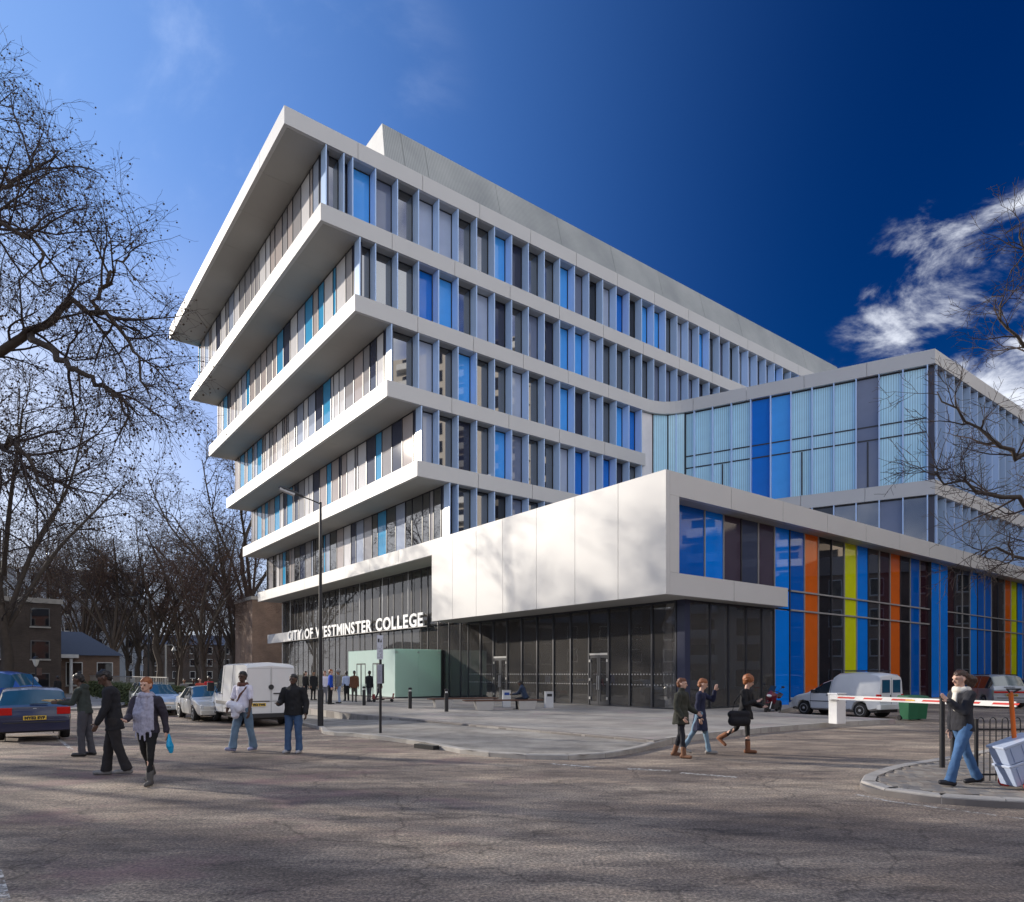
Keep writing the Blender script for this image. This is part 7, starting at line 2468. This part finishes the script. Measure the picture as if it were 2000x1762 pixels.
# --- bare tree at the right edge
r = random.Random(9)
CT = Vector((13.2, 12.2, 0.1))
tk = limb([CT, CT + Vector((-0.1, 0, 2.2)), CT + Vector((-0.3, 0.1, 4.2)), CT + Vector((-0.2, 0.1, 7.5))], 0.15, 0.05, 12, 0.04)
f1 = CT + Vector((-0.2, 0.05, 3.0))
rl_ = [limb([f1, at_px(2180, 1010, 12), at_px(2030, 905, 11.6), at_px(1930, 860, 11.4), at_px(1830, 765, 11.3)], 0.085, 0.008, 18, 0.05),
       limb([f1, at_px(2150, 1010, 11), at_px(2010, 985, 10.6), at_px(1900, 950, 10.4), at_px(1815, 905, 10.2)], 0.07, 0.007, 18, 0.05),
       limb([f1, at_px(2200, 1080, 11.5), at_px(2060, 1080, 11), at_px(1960, 1085, 10.8), at_px(1905, 1080, 10.7)], 0.06, 0.007, 16, 0.05),
       limb([CT + Vector((-0.3, 0.1, 4.2)), at_px(2200, 820, 12), at_px(2060, 720, 12), at_px(1975, 640, 12), at_px(1945, 560, 12)], 0.07, 0.007, 18, 0.05),
       limb([CT + Vector((-0.25, 0.1, 5.2)), at_px(2210, 690, 12), at_px(2090, 560, 12), at_px(2010, 490, 12), at_px(1985, 440, 12)], 0.06, 0.007, 16, 0.05),
       limb([f1, CT + Vector((1.5, 1, 4.5)), CT + Vector((2.8, 2, 5.5))], 0.07, 0.01, 10, 0.05),
       limb([f1, CT + Vector((0.8, -1.4, 4.6)), CT + Vector((1.0, -2.8, 5.6))], 0.07, 0.01, 10, 0.05)]
lv = grow(r, [tk] + rl_, [
    dict(n=7, ref=3.5, len=1.0, ang=42, wob=0.16, trop=0.03, seg=6, r=0.017, t0=0.3),
    dict(n=6, len=0.55, ang=45, wob=0.16, trop=0.02, seg=4, r=0.007, t0=0.1, rmin=0.0035),
    dict(n=5, len=0.22, ang=48, wob=0.16, trop=0.03, seg=3, r=0.0042, t0=0.15, rmin=0.003)])
t = thing('street_tree', 'bare cherry like street tree reaching in over the right edge of the picture', 'tree', tuple(CT))
mv = lambda br: [([p - CT for p in pts], rad) for pts, rad in br]
place('trunk', tmesh('trunk', mv(lv[0]), 8, M['bark']), t)
cr_o = place('crown', tmesh('crown', mv(lv[1] + lv[2]), 4, M['twig']), t)
tw = place('twigs', tmesh('twigs', mv(lv[3]), 3, M['twig']), cr_o)
tw['kind'] = 'stuff'

# --- park trees beyond the street: a few grown forms, each tree a thing of its own
def park_form(seed, hgt, spread, brown):
    r2 = random.Random(seed)
    th = hgt * r2.uniform(0.24, 0.32)
    tkp = [Vector((0, 0, 0)), Vector((r2.gauss(0, .1), r2.gauss(0, .1), th * 0.5)), Vector((r2.gauss(0, .2), r2.gauss(0, .2), th)), Vector((r2.gauss(0, .5), r2.gauss(0, .5), hgt * 0.6)), Vector((r2.gauss(0, .8), r2.gauss(0, .8), hgt * 0.93))]
    tp = spl3(tkp, 4)
    L = [(tp, hgt * 0.022, hgt * 0.004)]
    for q in range(8):
        a = q * 2.4 + r2.gauss(0, 0.3)
        z0 = th * r2.uniform(0.75, 1.5)
        ex = spread * r2.uniform(0.6, 1.05)
        d = Vector((math.cos(a), math.sin(a), 0))
        f = z0 / (hgt * 0.93)
        L.append((spl3([Vector((0, 0, z0)), d * ex * 0.35 + Vector((0, 0, z0 + (hgt - z0) * 0.35)), d * ex * 0.75 + Vector((0, 0, z0 + (hgt - z0) * 0.62)), d * ex * 0.95 + Vector((0, 0, z0 + (hgt - z0) * r2.uniform(0.68, 0.95)))], 4), hgt * 0.0085, hgt * 0.0018))
    s = hgt / 15
    lv = grow(r2, L, [dict(n=10, len=3.2 * s, ang=45, wob=0.18, trop=0.05, seg=6, r=0.042 * s, t0=0.25, up=0.15),
                      dict(n=6, len=1.6 * s, ang=48, wob=0.22, trop=0.02, seg=4, r=0.022 * s, t0=0.15, rmin=0.009),
                      dict(n=7, len=0.85 * s, ang=48, wob=0.2, trop=0.0, seg=3, r=0.012 * s, t0=0.15, rmin=0.007)])
    twm = mat('twig_red', (0.075, 0.045, 0.036), 0.9, var=0.35, scale=2)
    me_t = tmesh('trunk', lv[0], 7, M['bark'])
    me_c = tmesh('crown', lv[1] + lv[2], 4, twm if brown else M['twig'])
    me_w = tmesh('twigs', lv[3], 3, twm if brown else M['twig'])
    leaves = []
    for p, rad in lv[3]:
        if r2.random() < 0.5:
            leaves.append(tuple(p[-1]))
    me_l = small_blobs(leaves, 0.045 * s, r2, M['leafdead'] if brown else M['seed'], 'dead_leaves')
    return me_t, me_c, me_w, me_l
forms = [park_form(31, 15, 7.0, False), park_form(32, 15, 6.0, True), park_form(33, 15, 7.5, False)]
def park_tree(label, form, px, Y, hgt, rz, group='bare trees in the park'):
    x = (px - 1000) / FPX * Y
    t = thing('park_tree', label, 'tree', (x, Y, -0.45), rz, group)
    s = hgt / 15
    t.scale = (s, s, s)
    a = place('trunk', forms[form][0], t)
    c = place('crown', forms[form][1], t)
    w = place('twigs', forms[form][2], c)
    w['kind'] = 'stuff'
    l = place('dead_leaves', forms[form][3], c)
    l['kind'] = 'stuff'
    return t
PT = [('bare park tree with twin forked stems left of the tall thin lamp post', 0, 222, 95, 22.5, 0.4), ('broad bare plane tree with a leaning stem right of the tall thin lamp post', 2, 310, 98, 24.0, 1.9),
      ('reddish brown bare tree above the blue roofed lodge', 1, 88, 102, 22.5, 2.2), ('dark bare tree whose crown stands over the silver white saloon', 1, 398, 81, 18.0, 4.1),
      ('bare tree behind the white van with a stem lit on one side', 0, 455, 91, 22.2, 3.0), ('tall bare tree whose top shows beside the lowest overhanging floors', 2, 490, 101, 32.4, 5.2),
      ('small bare tree before the brown brick end wall beside the college', 1, 520, 86, 14.0, 0.9), ('bare tree on the far left behind the dark brick house', 0, -6, 100, 25.0, 1.2),
      ('slender bare tree between the lodge and the forked tree', 1, 165, 96, 19.7, 3.6), ('low bare tree at the hedge right of the grey lamp post', 1, 352, 99, 17.8, 0.2),
      ('bare tree furthest back between the broad plane tree and the dark crown', 0, 270, 120, 25.4, 2.6)]
for a in PT:
    park_tree(*a)
FAR = [(-20, 118, 15, 1, .3, 'at the far left edge'), (48, 130, 16, 0, 1.4, 'above the dark brick house'), (130, 122, 15.5, 2, 2.2, 'right of the dark brick house'), (190, 140, 17, 1, 3.0, 'between the lodge and the forked tree'), (250, 126, 16, 1, 4.2, 'behind the tall thin lamp post'),
       (300, 138, 17, 0, 5.0, 'left of the grey lamp post'), (345, 120, 15, 1, 0.8, 'right of the grey lamp post'), (385, 134, 17, 2, 1.9, 'above the silver white saloon'), (430, 118, 16, 1, 2.7, 'left of the white van roof'), (470, 128, 18, 2, 3.7, 'above the white van roof'), (512, 116, 17, 1, 5.6, 'touching the end of the college')]
for px, Y, h_, f, rz, lab in FAR:
    park_tree('distant bare brown tree of the park edge, ' + lab, f, px, Y, h_, rz, 'distant trees of the park edge')
# more trees of the same street line, left of the view
for k, (x, y, h_, f, rz, lab) in enumerate(((-26.5, 8.0, 16, 0, 0.7, 'bare street tree left of the picture, nearest to the huge plane tree'), (-33.0, -1.5, 15, 1, 4.4, 'bare street tree left of the picture, furthest back towards the camera'),
                                 (-29.0, 16.0, 17, 2, 1.3, 'bare street tree left of the picture, beside the hatchback'), (-31.0, 21.0, 16, 0, 4.3, 'bare street tree left of the picture, second beyond the hatchback'), (-37.5, 35.5, 13.5, 0, 5.3, 'bare street tree left of the picture, third beyond the hatchback'), (-38.0, 51.0, 22.5, 2, 3.3, 'tall bare tree behind the hanging crown of the huge plane tree'))):
    t = park_tree(lab, f, 1000 + x / y * FPX, y, h_, rz, 'street trees left of the view')
    t.location = (x, y, -0.2)

# ------------------------------------------------------------------ houses, walls and hedge at the left
DB = make_brick('dark_brick', (0.06, 0.042, 0.034), (0.085, 0.06, 0.048), (0.075, 0.068, 0.06))
BB = make_brick('brown_brick', (0.20, 0.115, 0.075), (0.26, 0.155, 0.10), (0.24, 0.21, 0.18))
RB_ = make_brick('red_brick', (0.30, 0.09, 0.055), (0.36, 0.12, 0.075), (0.3, 0.27, 0.23))
SLATE = mat('slate_roof', (0.075, 0.085, 0.11), 0.6, var=0.25, scale=8)

def house(name, label, x, y, rz, w, d, h, wall, roof_h, roofm, rows, cols, group=None, winm=None, door=True, frm=None):
    t = thing(name, label, 'building', (x, y, -0.5), rz, group)
    MB().box(-w / 2, w / 2, -d / 2, d / 2, 0, h).build('wall', wall, t)
    if roof_h > 0:
        o_ = 0.35
        MB().add([(-w / 2 - o_, -d / 2 - o_, h + 0.003), (w / 2 + o_, -d / 2 - o_, h + 0.003), (w / 2 + o_, d / 2 + o_, h + 0.003), (-w / 2 - o_, d / 2 + o_, h + 0.003), (-w / 2 + d * 0.42, 0, h + roof_h), (w / 2 - d * 0.42, 0, h + roof_h)],
                 [(0, 3, 2, 1), (0, 1, 5, 4), (1, 2, 5), (2, 3, 4, 5), (3, 0, 4)]).build('roof', roofm, t)
    else:
        MB().box(-w / 2 - 0.12, w / 2 + 0.12, -d / 2 - 0.12, d / 2 + 0.12, h + 0.003, h + 0.4).build('parapet', M['kerb'], t)
    if not rows:
        return t
    ww, wh_ = min(1.2, w / cols * 0.5), h / rows * 0.52
    fme = MB().box(-ww / 2 - 0.07, ww / 2 + 0.07, -0.09, -0.005, -0.07, wh_ + 0.07).mesh('frame', frm or M['white'])
    gme = MB().box(-ww / 2, ww / 2, -0.11, -0.092, 0, wh_).mesh('pane', winm or PANE['housewin'])
    sme = MB().box(-ww / 2 - 0.14, ww / 2 + 0.14, -0.2, -0.004, -0.18, -0.075).mesh('sill', M['kerb'])
    for f_, (ln, off) in enumerate(((w, d / 2), (d, w / 2), (d, w / 2))):
        nc = cols if f_ == 0 else max(2, int(cols * d / w))
        for i in range(rows):
            for j in range(nc):
                if door and f_ == 0 and i == 0 and j == nc // 2:
                    dr = MB().box(-0.55, 0.55, -off - 0.06, -off - 0.004, 0.35, 2.6).build('door', mat('door_paint', (0.03, 0.05, 0.09), 0.4), t)
                    MB().box(0.35, 0.42, -off - 0.09, -off - 0.062, 1.4, 1.5).build('handle', M['steel'], dr)
                    continue
                q = -ln / 2 + ln * (j + 0.5) / nc
                z = h / rows * i + h / rows * 0.3
                if f_ == 0:
                    lc, ro = (q, -off, z), 0
                elif f_ == 1:
                    lc, ro = (off, q, z), math.pi / 2
                else:
                    lc, ro = (-off, q, z), -math.pi / 2
                wd_ = place('window', fme, t, lc, (0, 0, ro))
                place('pane', gme, wd_)
                place('sill', sme, wd_)
    return t
SA = TH
house('brick_house', 'dark brick block with a flat roof in shade at the far left', -47.5, 57.0, 0.75, 15, 10, 8.2, DB, 0, SLATE, 3, 5, frm=mat('grey_frame', (0.12, 0.12, 0.12), 0.6))
lg = house('lodge', 'low brick lodge with a blue slate hipped roof behind the trees', -45.5, 66.0, 0.62, 12.5, 7, 4.0, BB, 2.4, SLATE, 1, 5)
for q in (-2.2, -0.7, 0.8, 2.2):
    MB().lathe([(0.16, 0.3), (0.14, 3.6), (0.22, 3.7)], 10, 'z', (q, -4.4, 0)).build('porch_column', M['white'], lg, True)
MB().box(-2.8, 2.8, -4.8, -3.52, 3.72, 4.05).build('porch_roof', M['white'], lg)
house('far_block', 'tall pale grey block of flats far behind the lodge', -101, 150, 0.4, 34, 14, 24, mat('pale_render', (0.34, 0.37, 0.42), 0.8), 0, SLATE, 7, 12, door=False)
house('far_block', 'brick terrace far behind the park trees in the middle of the park', -95, 190, 0.3, 60, 12, 10, DB, 3, SLATE, 3, 14, door=False)
house('brick_wing', 'brown brick building close behind the left end of the college', -30.6, 85.0, TH, 5.5, 7, 11.0, BB, 0, SLATE, 0, 4, door=False)

hg = thing('hedge', 'clipped green yellow hedge with a low railing along the park edge', 'hedge', (-25.5, 46.0, -0.45), math.atan2(CU, -SU))
r = random.Random(77)
lv_ = [(r.uniform(-14, 20), r.gauss(0, 0.45), r.uniform(0.1, 1.55)) for _ in range(9000)]
o = place('foliage', small_blobs(lv_, 0.085, r, M['hedge'], 'foliage'), hg)
o['kind'] = 'stuff'
MB().box(-14, 20, -0.35, 0.35, 0, 1.3).build('stems', M['twig'], hg)
fe = thing('park_railing', 'pale metal railing with a top rail standing behind the hedge', 'railing', (-26.6, 47.0, -0.45), math.atan2(CU, -SU))
for z in (1.0, 2.0):
    MB().box(-14, 22, -0.02, 0.02, z, z + 0.05).build('rail', mat('rail_grey', (0.3, 0.29, 0.27), 0.5), fe)
pm_ = MB().box(-0.02, 0.02, -0.05, -0.022, 0, 2.05).mesh('bar', mat('rail_grey', (0.3, 0.29, 0.27), 0.5))
for k in range(72):
    place('bar', pm_, fe, (-14 + k * 0.5, 0, 0))
# pavement on the far side of the street
fp = MB()
Np = 40
a0, a1 = W(-2.5, 16), W(-2.5, 100)
V = []
for k in range(Np + 1):
    t_ = k / Np
    x, y = a0[0] + (a1[0] - a0[0]) * t_, a0[1] + (a1[1] - a0[1]) * t_
    for q in range(5):
        xx, yy = x - CU * q * 1.0, y - SU * q * 1.0
        V.append((xx, yy, gz(xx, yy) + 0.10))
far_pts = [W(-6.2, 52), W(-6.2, 62)]
fpo = [gp(-60, 1402, -0.12), gp(130, 1389, -0.12), gp(232, 1386, -0.12)]
q0 = [(-34.0, 33.5), (-24.4, 35.5), (-22.2, 38.0), (-24.5, 44.0), (-40.0, 72.0), (-60.0, 70.0), (-60, 33)]
struct(MB().prism(q0, -0.6, -0.10).build('far_pavement', M['paving']))

# ------------------------------------------------------------------ blocks behind the camera that the glass mirrors
def tower(label, x, y, rz, w, d, n, fh, wall, balc, group=None):
    t = thing('tower_block', label, 'building', (x, y, -0.5), rz, group)
    MB().box(-w / 2, w / 2, -d / 2, d / 2, 0, n * fh).build('wall', wall, t)
    bal = MB().box(-1.7, 1.7, -1.25, -0.01, 0, 0.16).box(-1.7, 1.7, -1.25, -1.13, 0.165, 1.0).mesh('balcony', balc)
    win = MB().box(-1.3, 1.3, -0.06, -0.004, 0.3, 2.2).mesh('window', PANE['dark'])
    for side, (ln, off, ro) in enumerate(((w, d / 2, 0), (d, w / 2, -math.pi / 2), (d, w / 2, math.pi / 2))):
        nc = int(ln / 5)
        for i in range(n):
            for j in range(nc):
                q = -ln / 2 + ln * (j + 0.5) / nc
                z = i * fh + 0.5
                lc = (q, -off, z) if side == 0 else ((-off, q, z) if side == 1 else (off, q, z))
                place('window', win, t, lc, (0, 0, ro))
                if j % 2 == 0:
                    place('balcony', bal, t, lc, (0, 0, ro))
    return t
tower('pale concrete tower block with balconies mirrored in the college windows', 68, 20, 0.12, 16, 40, 19, 2.9, mat('tower_render', (0.62, 0.57, 0.50), 0.8, var=0.1, scale=0.6), M['white'])
tower('buff brick tower block mirrored in the coloured car park wall', 92, 55, 0.1, 18, 26, 15, 2.9, mat('tower_buff', (0.40, 0.33, 0.26), 0.8, var=0.1, scale=0.6), M['white'])
house('mansion_block', 'red brick mansion block mirrored in the ground floor glass', 54, 2, -1.5, 46, 12, 15, RB_, 3, SLATE, 4, 12, door=False)
house('mansion_block', 'brown brick mansion block on the far side of the car park', 62, 60, -1.45, 40, 12, 13, BB, 3, SLATE, 4, 10, door=False)
house('mansion_block', 'brown brick mansion block behind the camera', 12, -38, math.pi + 0.1, 60, 12, 15, BB, 3, SLATE, 4, 14, door=False)
house('mansion_block', 'dark brick mansion block across the street left of the picture', -62, 34, 1.2, 44, 12, 9, DB, 2.5, SLATE, 3, 10, door=False)
